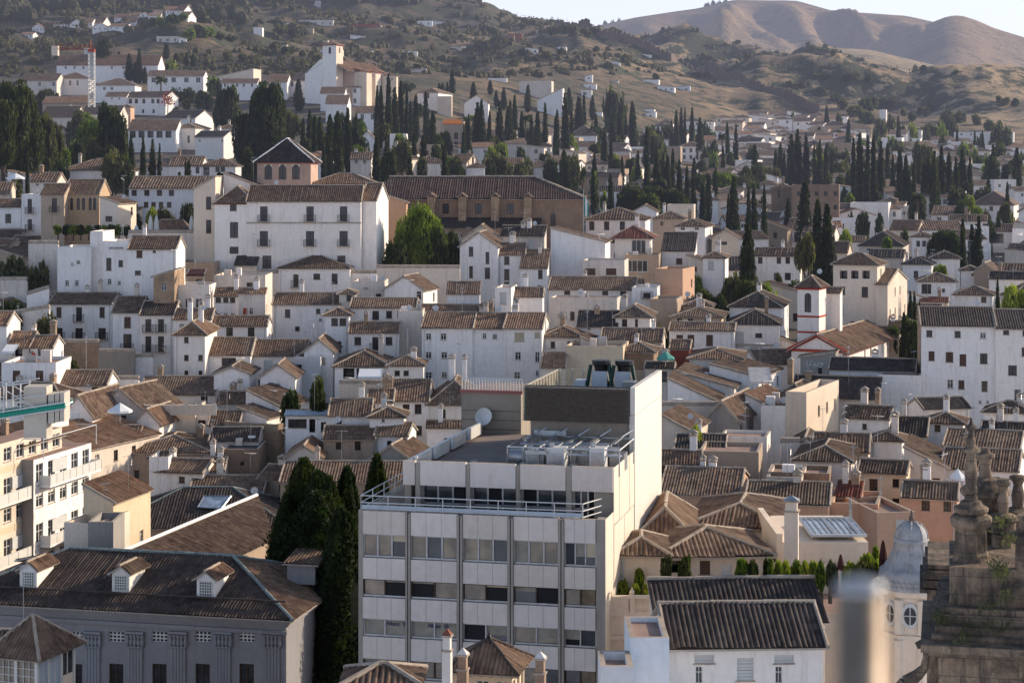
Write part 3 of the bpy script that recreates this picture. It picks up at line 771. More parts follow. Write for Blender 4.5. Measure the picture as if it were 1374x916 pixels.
    # terrace railing
    rl = MB(); y0 = .15; zt = ztop + .05
    for zz_ in (.0, .35, .75):
        rl.bar((wL + .1, y0, zt + zz_), (-1.3, y0, zt + zz_), .035, 'wsteel', 5); rl.bar((wL + .1, y0, zt + zz_), (wL + .1, 12, zt + zz_), .035, 'wsteel', 5); rl.bar((-1.3, y0, zt + zz_), (-.6, dsb - .4, zt + zz_), .035, 'wsteel', 5)
    for i in range(9): x = wL + .1 + (-1.4 - wL) * i / 8; rl.bar((x, y0, zt - .3), (x, y0, zt + .75), .03, 'wsteel', 5)
    for i in range(6): rl.bar((wL + .1, y0 + i * 2.3, zt - .3), (wL + .1, y0 + i * 2.3, zt + .75), .03, 'wsteel', 5)
    rl.poly([(wL + .12, y0 + .02, zt - .02), (-1.3, y0 + .02, zt - .02), (-1.3, y0 + .02, zt + .22), (wL + .12, y0 + .02, zt + .22)], 'metal')
    rl.build('railing', root)
    # sunlit side wall in panels
    sd = MB(); L = 20.4; zwall = uz1
    sd.box(-.006, .02, .0, dsb, 0, ztop, 'cpanel')
    for k in range(7):
        ya, yb = dsb + k * (9.6 - dsb) / 4, dsb + (k + 1) * (9.6 - dsb) / 4
        if ya > 9.5: break
        for j in range(7):
            z1 = uz1 - j * 3.3; z0 = z1 - 3.27
            sd.box(-.0, .04 + .015 * ((k + j) % 2), ya + .02, yb - .02, z0, z1 - .03, 'cpanel')
    sd.build('side_wall', root)
    # plant room
    pz1 = fr.loc(850, 520, 9.6)[1]; pz0 = fr.loc(850, 568, 9.6)[1]; pL = fr.loc(704, 540, 9.6)[0]; rf_ = uz1 - .75; pr = fr.loc(850, 540, 9.6)[0]
    w2 = MB(); w2.box(pL + .3, -.25, 9.9, 20.2, rf_, pz1 - 1.5, 'concrete', 'gravel'); w2.build('plant_room', root)
    wp = MB(); wp.box(-.25, .09, 9.62, 20.4, 0, pz1 - 1.7, 'wpanel'); wp.box(-.2, .10, 9.6, 20.38, pz1 - 1.66, pz1, 'wpanel'); wp.build('white_side_cladding', root)
    lv = MB(); n = 17
    for i in range(n):
        z = pz0 + (pz1 - pz0) * i / n; h = (pz1 - pz0) / n
        lv.poly([(pL, 9.42, z), (-.22, 9.42, z), (-.22, 9.64, z + h * .72), (pL, 9.64, z + h * .72)], 'louv')
    lv.box(pL, -.22, 9.68, 9.75, pz0, pz1, 'iron')
    for i in range(n):
        z = pz0 + (pz1 - pz0) * i / n; h = (pz1 - pz0) / n
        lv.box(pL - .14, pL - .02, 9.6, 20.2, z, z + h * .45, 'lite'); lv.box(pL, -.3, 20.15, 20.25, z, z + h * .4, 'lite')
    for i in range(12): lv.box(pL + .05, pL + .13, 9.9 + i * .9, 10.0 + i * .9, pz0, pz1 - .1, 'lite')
    for i in range(9): x = pL + (-.3 - pL) * i / 8; lv.box(x, x + .1, 20.05, 20.14, pz0, pz1 - .02, 'steel')
    lv.build('louvre_screen', root)
    # tall extract funnels and machines in the plant pit
    for px in (807, 838):
        x, _ = fr.loc(px, 530, 17.5); b = MB(); z = pz1 - 1.5
        b.lathe([(.75, z), (.8, z + .1), (.42, z + 1.6), (.5, z + 2.0), (.62, z + 2.1), (.62, z + 2.35)], 'iron', 14, x, 17.5)
        for s in (-1, 1): b.bar((x + s * .95, 16.8, z), (x + s * .6, 16.9, z + 2.1), .13, 'green_dark', 5)
        b.box(x - .5, x + .5, 16.75, 16.82, z, z + 1.7, 'metal')
        b.build('exhaust_funnel', root)
    b = MB(); z = pz1 - 1.5
    for px, y, w, h in ((757, 14, .9, .9), (768, 16, 1.0, .7), (790, 13, 1.8, .5), (820, 13, 1.4, .5), (780, 17, .7, 1.1), (845, 15, .8, 1.3)):
        x, _ = fr.loc(px, 520, y); b.box(x - w / 2, x + w / 2, y - .6, y + .6, z + .01, z + h, random.choice(['metal', 'wsteel', 'steel']))
    b.build('roof_machines', root)
    # deck machinery in front of the plant room
    random.seed(41)
    z = rf_
    for px, py, y, w, d_, h, mt in tuple((a_, b_, c_, e_ * .8, f_, g_ * .8, h_) for a_, b_, c_, e_, f_, g_, h_ in ((718, 612, 5.0, 1.1, 1.0, 1.6, 'wsteel'), (729, 612, 5.0, .3, 1, 1.6, 'steel'), (748, 608, 4.6, 1.3, 1.2, 1.9, 'wsteel'), (765, 600, 6.0, 1.0, 1.1, 1.4, 'steel'), (803, 600, 4.6, 1.1, 1.0, 2.0, 'wsteel'), (790, 600, 6.6, 1.6, 1.2, 1.2, 'steel'), (737, 600, 7.3, 1.6, 1.1, 1.3, 'metal'), (830, 600, 6.6, 1.1, 1.1, 1.3, 'steel'))):
        x, _ = fr.loc(px, py, y); b = MB(); b.box(x - w / 2, x + w / 2, y - d_ / 2, y + d_ / 2, z + .02, z + h, mt); b.box(x - w / 2 + .1, x + w / 2 - .1, y - d_ / 2 - .02, y - d_ / 2 - .004, z + .5, z + h - .25, 'steel')
        b.bar((x - w / 3, y, z + h), (x - w / 3, y, z + h + .25), .15, 'steel', 8)
        b.build('air_conditioner', root)
    b = MB(); x, _ = fr.loc(700, 610, 5.0); b.bar((x - .7, 5, z + .8), (x + .7, 5, z + .8), .48, 'steel', 16); b.build('water_tank', root, True)
    pb = MB()
    xa, xb = fr.loc(690, 600, 6)[0], fr.loc(838, 600, 6)[0]
    for k in range(9):
        y = 4.0 + k * .62; zz_ = z + random.uniform(.8, 1.7); x0_, x1_ = sorted((random.uniform(xa, xb), random.uniform(xa, xb))); pb.box(x0_, min(x1_ + 1.0, xb), y, y + random.uniform(.12, .35), zz_, zz_ + random.uniform(.1, .3), random.choice(['metal', 'wsteel', 'steel']))
    for k in range(8):
        x = xa + (xb - xa) * k / 7; pb.bar((x, 4.2, z), (x, 4.2, z + 1.5), .04, 'steel', 4); pb.bar((x, 9.2, z), (x, 9.2, z + 1.5), .04, 'steel', 4); pb.bar((x, 4.2, z + 1.5), (x, 9.2, z + 1.5), .05, 'steel', 4)
    for k in range(5):
        x = xa + (xb - xa) * (k + .4) / 5; pb.box(x, x + .2, 6.2, 9.2, z + 1.55, z + 1.66, 'steel'); pb.bar((x + .15, 8.6, z + 1.65), (x + .7, 9.4, z + 2.0), .07, 'steel', 5)
    pb.bar((xa, 4.2, z + 1.5), (xb, 4.2, z + 1.5), .05, 'wsteel', 4); pb.bar((xa, 9.2, z + 1.5), (xb, 9.2, z + 1.5), .05, 'wsteel', 4)
    pb.build('pipework', root)
    # roof-edge skylight ribs along the left
    for k in range(4):
        b = MB(); ya = dsb + .6 + k * 4.2
        for j in range(3): b.box(uL + .05 + j * .22, uL + .22 + j * .22, ya, ya + 3.2, uz1 - .6, uz1 - .05 + .1 * j, 'wsteel')
        b.build('roof_ribs', root)
    # concrete lift block with red kerb and pale railing at the back left
    bl = fr.loc(620, 560, 20.8)[0]; br = fr.loc(700, 560, 20.8)[0]; bz = fr.loc(660, 527, 20.8)[1]
    b = MB(); b.box(bl, br, 20.6, 27, 0, bz, 'concrete', 'deck'); b.box(bl - .1, br + .1, 20.5, 20.8, bz, bz + .2, 'redk')
    for k in range(7): b.box(bl + .01, br - .01, 20.585, 20.6, bz - 1.2 - k * .62, bz - 1.17 - k * .62, 'slate')
    for k in range(22): x = bl + (br - bl) * k / 21; b.box(x, x + .08, 20.6, 20.66, bz + .2, bz + .95, 'wsteel')
    b.box(bl, br, 20.6, 20.66, bz + .95, bz + 1.02, 'wsteel'); b.build('lift_block', root)
    dx, dz_ = fr.loc(650, 559, 20.3); dish(root, dx, 20.2, dz_, 1.35)
    covpx(481, 497, 890, 916)
M['cpanel'] = mat_flat('cream_side_panel', (.72, .63, .52), .8, .12, .8)
M['dark'] = mat_flat('painted_room_shade', (.012, .012, .015), .6)  # flat near-black pane, the unlit room behind painted into its colour
M['oglass'] = mat_glass('amber_painted_glass', (.13, .10, .068), .7)  # amber base colour stands in for reflections of buildings
M['blind'] = mat_flat('drawn_blinds', (.34, .31, .26), .7, .35, 2.0)
M['redk'] = mat_flat('red_kerb', (.36, .14, .12), .8, .2)
M['green_dark'] = mat_flat('dark_green_duct', (.02, .06, .05), .5, .3)
office()

# ================================================================= palace bottom left
def palace():
    fr = Frame(384, 150, 13, z0=0); root = fr.empty('palace')
    setp(root, 'grey classical palace with fluted pilasters and three little dormers on a dark tiled roof', 'palace', 190, 830, 'the grey palace')
    ze = fr.loc(384, 829)[1]; L = fr.loc(-60, 812)[0]; dep = 15.0; k = .36
    holes = []; gr = []
    for px in (15, 58, 101, 156, 214, 272, 331):
        x, z1 = fr.loc(px, 847); z0 = fr.loc(px, 861)[1]; gr.append((x - .65, x + .65, z0, z1)); holes.append((x - .65 - L, x + .65 - L, z0, z1, .25))
        zt = fr.loc(px, 890)[1]; holes.append((x - .6 - L, x + .6 - L, zt - 2.6, zt, .3)); gr.append((x - .6, x + .6, zt - 2.6, zt))
    wm = MB(); wall_face(wm, L, 0, 1, 0, -L, 0, ze, holes, 'palace'); wall_face(wm, 0, 0, 0, 1, dep, 0, ze, [], 'palace'); wall_face(wm, 0, dep, -1, 0, -L, 0, ze, [], 'palace'); wall_face(wm, L, dep, 0, -1, dep, 0, ze, [], 'palace')
    wm.box(L - .2, .5, -.5, -.003, ze - .35, ze, 'palace'); wm.box(L, .3, -.3, -.004, ze - .6, ze - .353, 'palace'); wm.box(.003, .5, -.003, dep, ze - .35, ze, 'palace'); wm.box(.004, .3, 0, dep, ze - .6, ze - .353, 'palace')
    zfr = fr.loc(300, 846)[1]; wm.box(L, .12, -.22, -.005, zfr, zfr + .3, 'palace')
    wm.build('wall', root)
    for i, (a, b, z0, z1) in enumerate(gr): place_window(root, 'l' if i % 2 == 0 else 'w', a, 0, 0, z0, b - a, z1 - z0, 150)
    for px in (-10, 37, 80, 125, 182, 240, 300, 366):
        x, zt = fr.loc(px, 846); p = MB(); w = .62
        for j in range(5): p.box(x - w + j * .26, x - w + j * .26 + .18, -.14, -.02, 0, zt - 1.25, 'palace')
        p.box(x - w, x + w, -.10, -.021, 0, zt - 1.2, 'palace')
        p.box(x - w * 1.2, x + w * 1.2, -.3, -.02, zt - .2, zt - .004, 'palace')
        for j in range(5):
            q = x - w + j * .31; p.lathe([(.1, zt - 1.2), (.2, zt - .9), (.12, zt - .6), (.22, zt - .25)], 'palace', 6, q, -.16)
        p.bar((x - w, -.18, zt - 1.25), (x + w, -.18, zt - 1.25), .08, 'palace', 6)
        p.build('pilaster', root)
    rm = MB(); rc = MB(); o = .8; yo = dep / 2; zr = ze + yo * k; ins = yo
    A, B, Cc, Dd = V((L - 3, -o, ze - .0)), V((o, -o, ze)), V((o, dep + o, ze)), V((L - 3, dep + o, ze))
    zr = ze + (yo + o) * k; r1 = V((-yo + .2, yo, zr)); r0 = V((L + 6.4, yo, zr))
    A2 = V((L - 1.5, -o, ze))
    tiled(rm, [A2, B, r1, r0], 150, 'dtile'); tiled(rm, [B, Cc, r1], 150, 'tile'); tiled(rm, [Cc, Dd, r0, r1], 300, 'dtile'); tiled(rm, [V((L - 1.5, dep + o, ze)), A2, r0], 150, 'tile')  # front slope in darker tiles than the hips: its shade put into the colour
    ro = rm.build('roof', root)
    for p, q in ((A2, r0), (B, r1), (Cc, r1), (r0, r1)): cap(rc, p + V((0, 0, .08)), q + V((0, 0, .08)), .16, 'gridge')
    rc.bar(A2 + V((0, 1.9, 1.02)), B + V((-1.2, 1.9, 1.02)), .09, 'dtile', 5)
    rc.build('ridge_cap', ro)
    for px, py in ((38, 790), (162, 795), (276, 803)):
        # front foot of the dormer on the slope: march along y
        y = 1.0
        while y < 7:
            x, z = fr.loc(px, py, y)
            if z <= ze + (y + o) * k: break
            y += .05
        d = MB(); w = .75; h = 1.75; z -= .1
        d.box(x - w, x + w, y, y + 3.0, z, z + h, 'white')
        zr2 = z + h + .55
        for s in (-1, 1):
            e = [V((x + s * (w + .3), y - .35, z + h - .12)), V((x + s * (w + .3), y + 3.6, z + h - .12)), V((x, y + 3.6, zr2)), V((x, y - .1, zr2))]
            tiled(d, e, 150, 'tile')
        d.poly([(x - w, y - .001, z + h), (x + w, y - .001, z + h), (x, y - .001, zr2 - .15)], 'white'); cap(d, (x, y - .3, zr2 + .05), (x, y + 3, zr2 + .05), .12)
        do = d.build('dormer', root)
        g = MB()
        g.poly([(x - .5, y - .01, z + .35), (x + .5, y - .01, z + .35), (x + .5, y - .01, z + 1.45), (x - .5, y - .01, z + 1.45)], 'iron')
        for i in range(6): q = x - .5 + i * .2; g.box(q - .04, q + .04, y - .06, y - .015, z + .35, z + 1.45, 'frame'); q = z + .35 + i * .22; g.box(x - .5, x + .5, y - .062, y - .017, q - .04, q + .04, 'frame')
        g.build('lattice', do)
    # east wing: small flat-topped roof box
    d = MB(); x, z = -3.0, ze + 1.6; d.box(-2.6, 1.0 - 1.2, 7.5, 12, z - .6, z + 1.1, 'palace'); e = [V((-2.9, 7.1, z + 1.1)), V((.2, 7.1, z + 1.1)), V((.2, 12.3, z + 1.9)), V((-2.9, 12.3, z + 1.9))]; tiled(d, e, 150, 'tile'); d.build('roof_box', root)
    # rear lower wing
    wm = MB(); wm.box(-6, 4.2, dep + .05, dep + 14, 0, ze - .6, 'palace'); tiled(wm, [V((4.9, dep - .4, ze - .7)), V((4.9, dep + 14.5, ze - .7)), V((-.5, dep + 14.5, ze + 1.6)), V((-.5, dep - .4, ze + 1.6))], 150, 'tile')
    wm.build('side_wing', root)
    covpx(0, 738, 442, 916)
palace()

# ================================================================= long tan roof and skylight roof behind the palace
def skew_roof():
    r0 = V((-36 * .925, 178 * .925, CZ - 35.2 * .925)); dv = V((.259, .966, 0)).normalized(); pv = V((.966, -.259, 0)); o = bpy.data.objects.new('warehouse', None); C.objects.link(o); o.location = (r0.x, r0.y, 0)
    setp(o, 'long low hall whose big brown roof slopes toward the sun behind the grey palace', 'hall', 270, 710, 'the big brown sloping roof')
    P = lambda t, r, z=None: r0 + dv * t + pv * r + V((0, 0, -.4 * r if z is None else z))
    e = lambda q: q - V((o.location.x, o.location.y, 0))
    rm = MB(); tiled(rm, [e(P(0, 5.6)), e(P(21.1, 5.6)), e(P(30.5, 0)), e(P(-4, 0)), e(P(-4, 5.6))], 150, 'tile', pitch=.27); ro = rm.build('roof', o)
    wm = MB(); zt = 0
    a, b = e(P(-4, 5.3)), e(P(20.9, 5.3)); c, d = e(P(30.1, .2)), e(P(-4, .2))
    for p, q in ((a, b), (b, c), (c, d), (d, a)):
        wm.poly([(p.x, p.y, 0), (q.x, q.y, 0), (q.x, q.y, (q.z) - .15), (p.x, p.y, p.z - .15)], 'tan')
    wm.build('wall', o)
    pm = MB(); q0, q1 = e(P(-4, -.15)), e(P(30.5, -.15))
    n = 20
    for i in range(n):
        a, b = q0 + (q1 - q0) * i / n, q0 + (q1 - q0) * (i + 1) / n; pm.bar(a + V((0, 0, .12)), b + V((0, 0, .12)), .17, 'white', 6); 
    pm.bar(q0 + V((-.7, 0, -.15)), q1 + V((-.7, 0, -.15)), .09, 'slate', 5)
    pm.build('ridge_parapet', ro); covpx(150, 664, 375, 760)
skew_roof()
r = house(142, 388, 706, 654, 'h', D=192, a=0, rf='dtile', col='tan', win='', label='broad dark hipped roof building with a pale glass skylight panel', ridge='gridge', ch=0, name='hall_building', cat='building', yb=740, k=.42)
LAND.append((240, 670, 'the dark roof with a skylight'))
def skylight():
    root, fr, L, Rr, ze, dep, ro = r
    y = 4.0; b = MB(); pts = []
    for px, py in ((265, 684), (297, 686), (310, 669), (274, 669)):
        yy = .5
        while yy < dep / 2:
            x, z = fr.loc(px, py, yy)
            if z <= ze + yy * .42: break
            yy += .05
        pts.append(V((x, yy, ze + yy * .42 + .28)))
    b.poly(pts, 'lglass'); 
    for i in range(4): b.bar(pts[i], pts[(i + 1) % 4], .07, 'steel', 4)
    b.build('skylight', ro)
skylight()

# ================================================================= balconied apartment blocks, left edge
def apartments(nearpx, D, a, topy, length, label, col, wood, width=14, nfl=5):
    fr = Frame(nearpx, D, a, z0=0); root = fr.empty('apartment_block'); zt = fr.loc(nearpx, topy)[1]
    setp(root, label, 'apartment building', nearpx + 30, topy + 60)
    wm = MB(); holes = []
    for f in range(nfl):
        z1 = zt - .5 - f * 2.95
        n = max(2, int(length / 2.4))
        for i in range(n): u = length * (i + .5) / n; holes.append((u - .75, u + .75, z1 - (2.1 if f % 2 == wood else 1.35), z1, .18))
    wall_face(wm, -width, 0, 1, 0, width, 0, zt, [], 'grey'); wall_face(wm, 0, 0, 0, 1, length, 0, zt, holes, col); wall_face(wm, 0, length, -1, 0, width, 0, zt, [], col); wall_face(wm, -width, length, 0, -1, length, 0, zt, [], col)  # front wall grey: its shade is put into the plaster colour
    wm.poly([(-width, 0, zt), (0, 0, zt), (0, length, zt), (-width, length, zt)], 'deck')
    for f in range(nfl):
        z1 = zt - .5 - f * 2.95 - 1.7
        for k in range(3): wm.box(.003, .03, length * k / 3 + .1, length * (k + 1) / 3 - .1, z1 - .7, z1 - .05, 'yellow' if col == 'cream' else col)
    wm.build('wall', root)
    for h in holes: place_window(root, 'n', 0, h[0], math.pi / 2, h[2], h[1] - h[0], h[3] - h[2], D)
    for f in range(nfl):
        z = zt - .5 - f * 2.95 - 2.15
        b = MB(); w = 1.15 if f % 2 == wood or wood == 2 else .25; la = 0.0 if f % 2 else length * .1
        if w < 1: continue
        b.box(.005, w, la, length, z - .22, z, 'white'); b.box(w - .06, w, la, length, z + .003, z + .95, 'frost'); b.box(.01, w - .003, la, la + .06, z + .003, z + .95, 'frost'); b.box(.01, w, length - .06, length, z + .003, z + .95, 'frost')
        b.bar((w - .03, la, z + 1.0), (w - .03, length, z + 1.0), .035, 'wsteel', 5)
        for i in range(9): y = la + (length - la) * i / 8; b.bar((w + .01, y, z), (w + .01, y, z + 1.0), .025, 'wsteel', 4)
        b.build('balcony', root)
        s = MB(); s.box(.03, .12, length * .3, length * .55, z + .9, z + 2.1, 'pale'); s.build('roller_blind', root)
    return root, fr, zt
M['frost'] = mat_flat('pale_balcony_panel', (.70, .68, .64), .4, .08)
ra = apartments(45, 190, 14, 617, 12.5, 'cream apartment block with sunlit glazed balconies stepping down beside the ochre one', 'white', 0, 14)
LAND.append((80, 660, 'the balconied apartments'))
rb = apartments(-16, 184, 14, 600, 15.0, 'ochre and white apartment block cut by the left edge of the view', 'cream', 1, 14)
def ap_roof():
    root, fr, zt = ra
    b = MB(); b.box(-5, -1.6, .6, 9, zt, zt + 1.3, 'cream'); tiled(b, [V((-1.2, .2, zt + 1.2)), V((-1.2, 9.3, zt + 1.2)), V((-6, 9.3, zt + 2.5)), V((-6, .2, zt + 2.5))], 185, 'tile'); b.box(-14, -5, .6, 9, zt, zt + 1.6, 'cream')
    b.build('attic', root)
    b = MB()
    for y in (.3, 11.8): b.bar((.9, y, zt), (.9, y, zt + 2.0), .05, 'wsteel', 5)
    b.bar((.9, .3, zt + 2.0), (.9, 11.8, zt + 2.0), .05, 'wsteel', 5); b.bar((.9, .3, zt + 2.0), (-1.4, .3, zt + 2.0), .05, 'wsteel', 5); b.bar((.9, 11.8, zt + 2.0), (-1.4, 11.8, zt + 2.0), .05, 'wsteel', 5)
    b.build('pergola_frame', root); chimney(root, -4.2, 2, zt + 2.0, 1.6, .6, 'brick')
    covpx(0, 585, 162, 745)
ap_roof()
house(86, 130, 722, 716, 't', D=172, a=13, col='cream', win='-', label='low cream terrace house enclosed by a tall striped awning screen', d=7, par=1.3)
house(118, 152, 712, 709, 't', D=170, a=0, col='grey', win='-', label='small grey walled court house with a rust-coloured edge', d=5, par=.8)

# ================================================================= corner turret, bottom left
def gazebo():
    fr = Frame(50, 118, 20, z0=0); root = fr.empty('roof_turret')
    setp(root, 'glazed roof turret with a lit pyramid tile roof in the bottom left corner', 'turret', 50, 870)
    ze = fr.loc(50, 882)[1]; L = fr.loc(-8, 878)[0]; d = 4.2; wm = MB(); 
    wm.box(L, 0, 0, d, 0, ze - 2.6, 'cream', 'deck'); wm.box(L, 0, 0, d, ze - .3, ze, 'cream')
    for x in (L, L / 2 - .1, -.2): wm.box(x, x + .2, 0, .2, ze - 2.6, ze - .3, 'frame')
    for y in (1.2, 2.6, d - .2): wm.box(-.2, 0, y, y + .2, ze - 2.6, ze - .3, 'frame')
    wm.box(-.2, -.02, 2.85, d - .25, ze - 2.6, ze - 1.8, 'cream'); wm.build('wall', root)
    for (x0, x1) in ((L + .2, L / 2 - .1), (L / 2 + .1, -.2)):
        g = MB(); n = 3
        for i in range(1, n): g.box(x0 + (x1 - x0) * i / n - .02, x0 + (x1 - x0) * i / n + .02, .05, .12, ze - 2.6, ze - .3, 'frame')
        for i in range(1, 5): g.box(x0, x1, .05, .115, ze - 2.6 + i * .46 - .02, ze - 2.6 + i * .46 + .02, 'frame')
        w = g.build('window', root); p = MB(); p.poly([(x0, .13, ze - 2.6), (x1, .13, ze - 2.6), (x1, .13, ze - .3), (x0, .13, ze - .3)], 'oglass'); p.build('pane', w)
    for (y0, y1) in ((.2, 1.2), (1.4, 2.6), (2.8, d - .2)):
        g = MB(); g.box(-.12, -.06, (y0 + y1) / 2 - .03, (y0 + y1) / 2 + .03, ze - 2.6, ze - .3, 'frame'); w = g.build('window', root); p = MB(); p.poly([(-.1, y0, ze - 2.6), (-.1, y1, ze - 2.6), (-.1, y1, ze - .3), (-.1, y0, ze - .3)], 'metal' if y0 < 2 else 'glass'); p.build('pane', w)
    o = .5; zr = ze + 2.0; A, B, Cc, Dd, T = V((L - o, -o, ze - .1)), V((o, -o, ze - .1)), V((o, d + o, ze - .1)), V((L - o, d + o, ze - .1)), V((L / 2 - .2, d / 2, zr))
    rm = MB(); T2 = T + V((-.01, 0, 0))
    for q in ((A, B, T), (B, Cc, T), (Cc, Dd, T), (Dd, A, T)): tiled(rm, list(q), 118, 'tile', pitch=.24)
    ro = rm.build('roof', root); rc = MB()
    for q in (A, B, Cc, Dd): cap(rc, q + V((0, 0, .05)), T + V((0, 0, .05)), .13)
    rc.build('ridge_cap', ro)
    covpx(0, 830, 106, 916)
gazebo()
house(-40, 44, 872, 845, 'g', D=124, rf='dtile', col='old', win='-', label='dark-roofed house tucked behind the corner turret', ch=0)

# ================================================================= kiosk and chimneys, bottom centre
def kiosk():
    fr = Frame(687, 84, 12, z0=0); root = fr.empty('roof_kiosk')
    setp(root, 'small ochre roof kiosk with a steep pointed tile roof and dark finial', 'kiosk', 655, 890)
    ze = fr.loc(687, 906)[1]; L = fr.loc(608, 901)[0]; d = -L; wm = MB()
    wall_face(wm, L, 0, 1, 0, -L, 0, ze, [(-L * i / 3 + .14, -L * (i + 1) / 3 - .14, ze - 2.0, ze - .28, .12) for i in range(3)], 'yellow'); wall_face(wm, 0, 0, 0, 1, d, 0, ze, [(d * i / 3 + .14, d * (i + 1) / 3 - .14, ze - 2.0, ze - .28, .12) for i in range(3)], 'yellow')
    wall_face(wm, 0, d, -1, 0, d, 0, ze, [], 'yellow'); wall_face(wm, L, d, 0, -1, d, 0, ze, [], 'yellow'); wm.box(L - .12, .12, -.12, d + .12, ze + .001, ze + .1, 'wood')
    for i in range(7): x = L - .1 + (-L + .1) * i / 6; wm.box(x, x + .1, -.3, -.12, ze - .05, ze + .06, 'wood')
    wm.build('wall', root)
    for i in range(3): place_window(root, 'n', L - L * i / 3 + .14, 0, 0, ze - 2.0, -L / 3 - .28, 1.72, 84); place_window(root, 'n', 0, d * i / 3 + .14, math.pi / 2, ze - 2.0, d / 3 - .28, 1.72, 84)
    o = .38; T = V((L / 2, d / 2, fr.loc(650, 857, d / 2)[1])); A, B, Cc, Dd = V((L - o, -o, ze + .08)), V((o, -o, ze + .08)), V((o, d + o, ze + .08)), V((L - o, d + o, ze + .08)); rm = MB()
    for q in ((A, B, T), (B, Cc, T), (Cc, Dd, T), (Dd, A, T)): tiled(rm, list(q), 84, 'tile', pitch=.2)
    ro = rm.build('roof', root); rc = MB()
    for q in (A, B, Cc, Dd): cap(rc, q + V((0, 0, .05)), T + V((0, 0, .05)), .08, 'dtile')
    rc.build('ridge_cap', ro); f = MB(); f.lathe([(.07, T.z), (.12, T.z + .12), (.05, T.z + .2), (.02, T.z + .4)], 'iron', 8, T.x, T.y); f.build('finial', ro)
    covpx(590, 840, 740, 916)
kiosk()
def stack(px, py0, D, w, h, mat, label, capm='rtile', tall=True):
    x = (px - CX) * D / F; z = zpy(py0, D); o = bpy.data.objects.new('chimney_stack', None); C.objects.link(o); o.location = (x, D, 0); o.rotation_euler = (0, 0, -.2)
    setp(o, label, 'chimney', px, py0); b = MB(); zb = z - h
    b.box(-w / 2, w / 2, -w / 2, w / 2, 0, z - .9, mat); b.box(-w * .42, w * .42, -w * .42, w * .42, z - .9, z - .35, mat)
    b.box(-w * .6, w * .6, -w * .6, w * .6, z - .95, z - .88, 'ridge')
    b.build('shaft', o); c = MB(); c.box(-w * .6, w * .6, -w * .6, w * .6, z - .35, z - .27, 'ridge')
    for a, bb in (((-1, -1), (1, -1)), ((1, -1), (1, 1)), ((1, 1), (-1, 1)), ((-1, 1), (-1, -1))): c.poly([(a[0] * w * .55, a[1] * w * .55, z - .26), (bb[0] * w * .55, bb[1] * w * .55, z - .26), (0, 0, z)], capm)
    c.build('cap', o)
stack(600, 842, 80, .36, 6, 'old', 'slender stained chimney with a tiny clay cap left of the pointed kiosk')
stack(621, 868, 82, .42, 5, 'brick', 'short square brick chimney half hidden behind the pointed kiosk', 'panel')
stack(725, 873, 82, .42, 5, 'brick', 'brick chimney with pale slab top right of the pointed kiosk', 'panel')
stack(1062, 664, 114, .80, 8, 'cream', 'tall plain cream chimney beside the glass-roofed terrace', 'steel')
stack(1141, 668, 121, .18, 7, 'steel', 'thin galvanised flue pipe on the flat salmon terrace', 'steel')
house(468, 556, 915, 904, 'h', D=80, a=0, col='tan', win='-', label='low tiled roof peeping in at the bottom edge below the office block', ch=0, ant=False, k=.35)

# ================================================================= white building with dark ribbed roofs, lower right
house(898, 1104, 862, 810, 'g', D=97, a=-3, rf='dtile', col='white', yb=950, ch=0, ant=False, k=.45, win='p878:945,1052*26x11 p882:1000*22x30 k894:938,1045*9x22 k894:950,1057*9x22', label='white house under a black-brown ribbed roof at the bottom right', sidew=False, ov=.5)
house(882, 1107, 832, 777, 'm', D=103.5, a=-3, rf='dtile', col='cream', win='-', label='higher dark ribbed roof directly behind the bottom right white house', ch=0, ant=False, k=.42)
LAND.append((1000, 830, 'the dark ribbed roofs'))
house(845, 898, 862, 858, 't', D=93, a=0, col='blue', win='-', label='plain bluish white stair tower with a hollow open top', d=4.5, par=.25, ant=False)
house(806, 850, 905, 902, 't', D=90, a=0, col='blue', win='k893:838*6x6', label='low bluish white roof terrace with plumbing at the bottom edge', d=3, par=.4, ant=False)

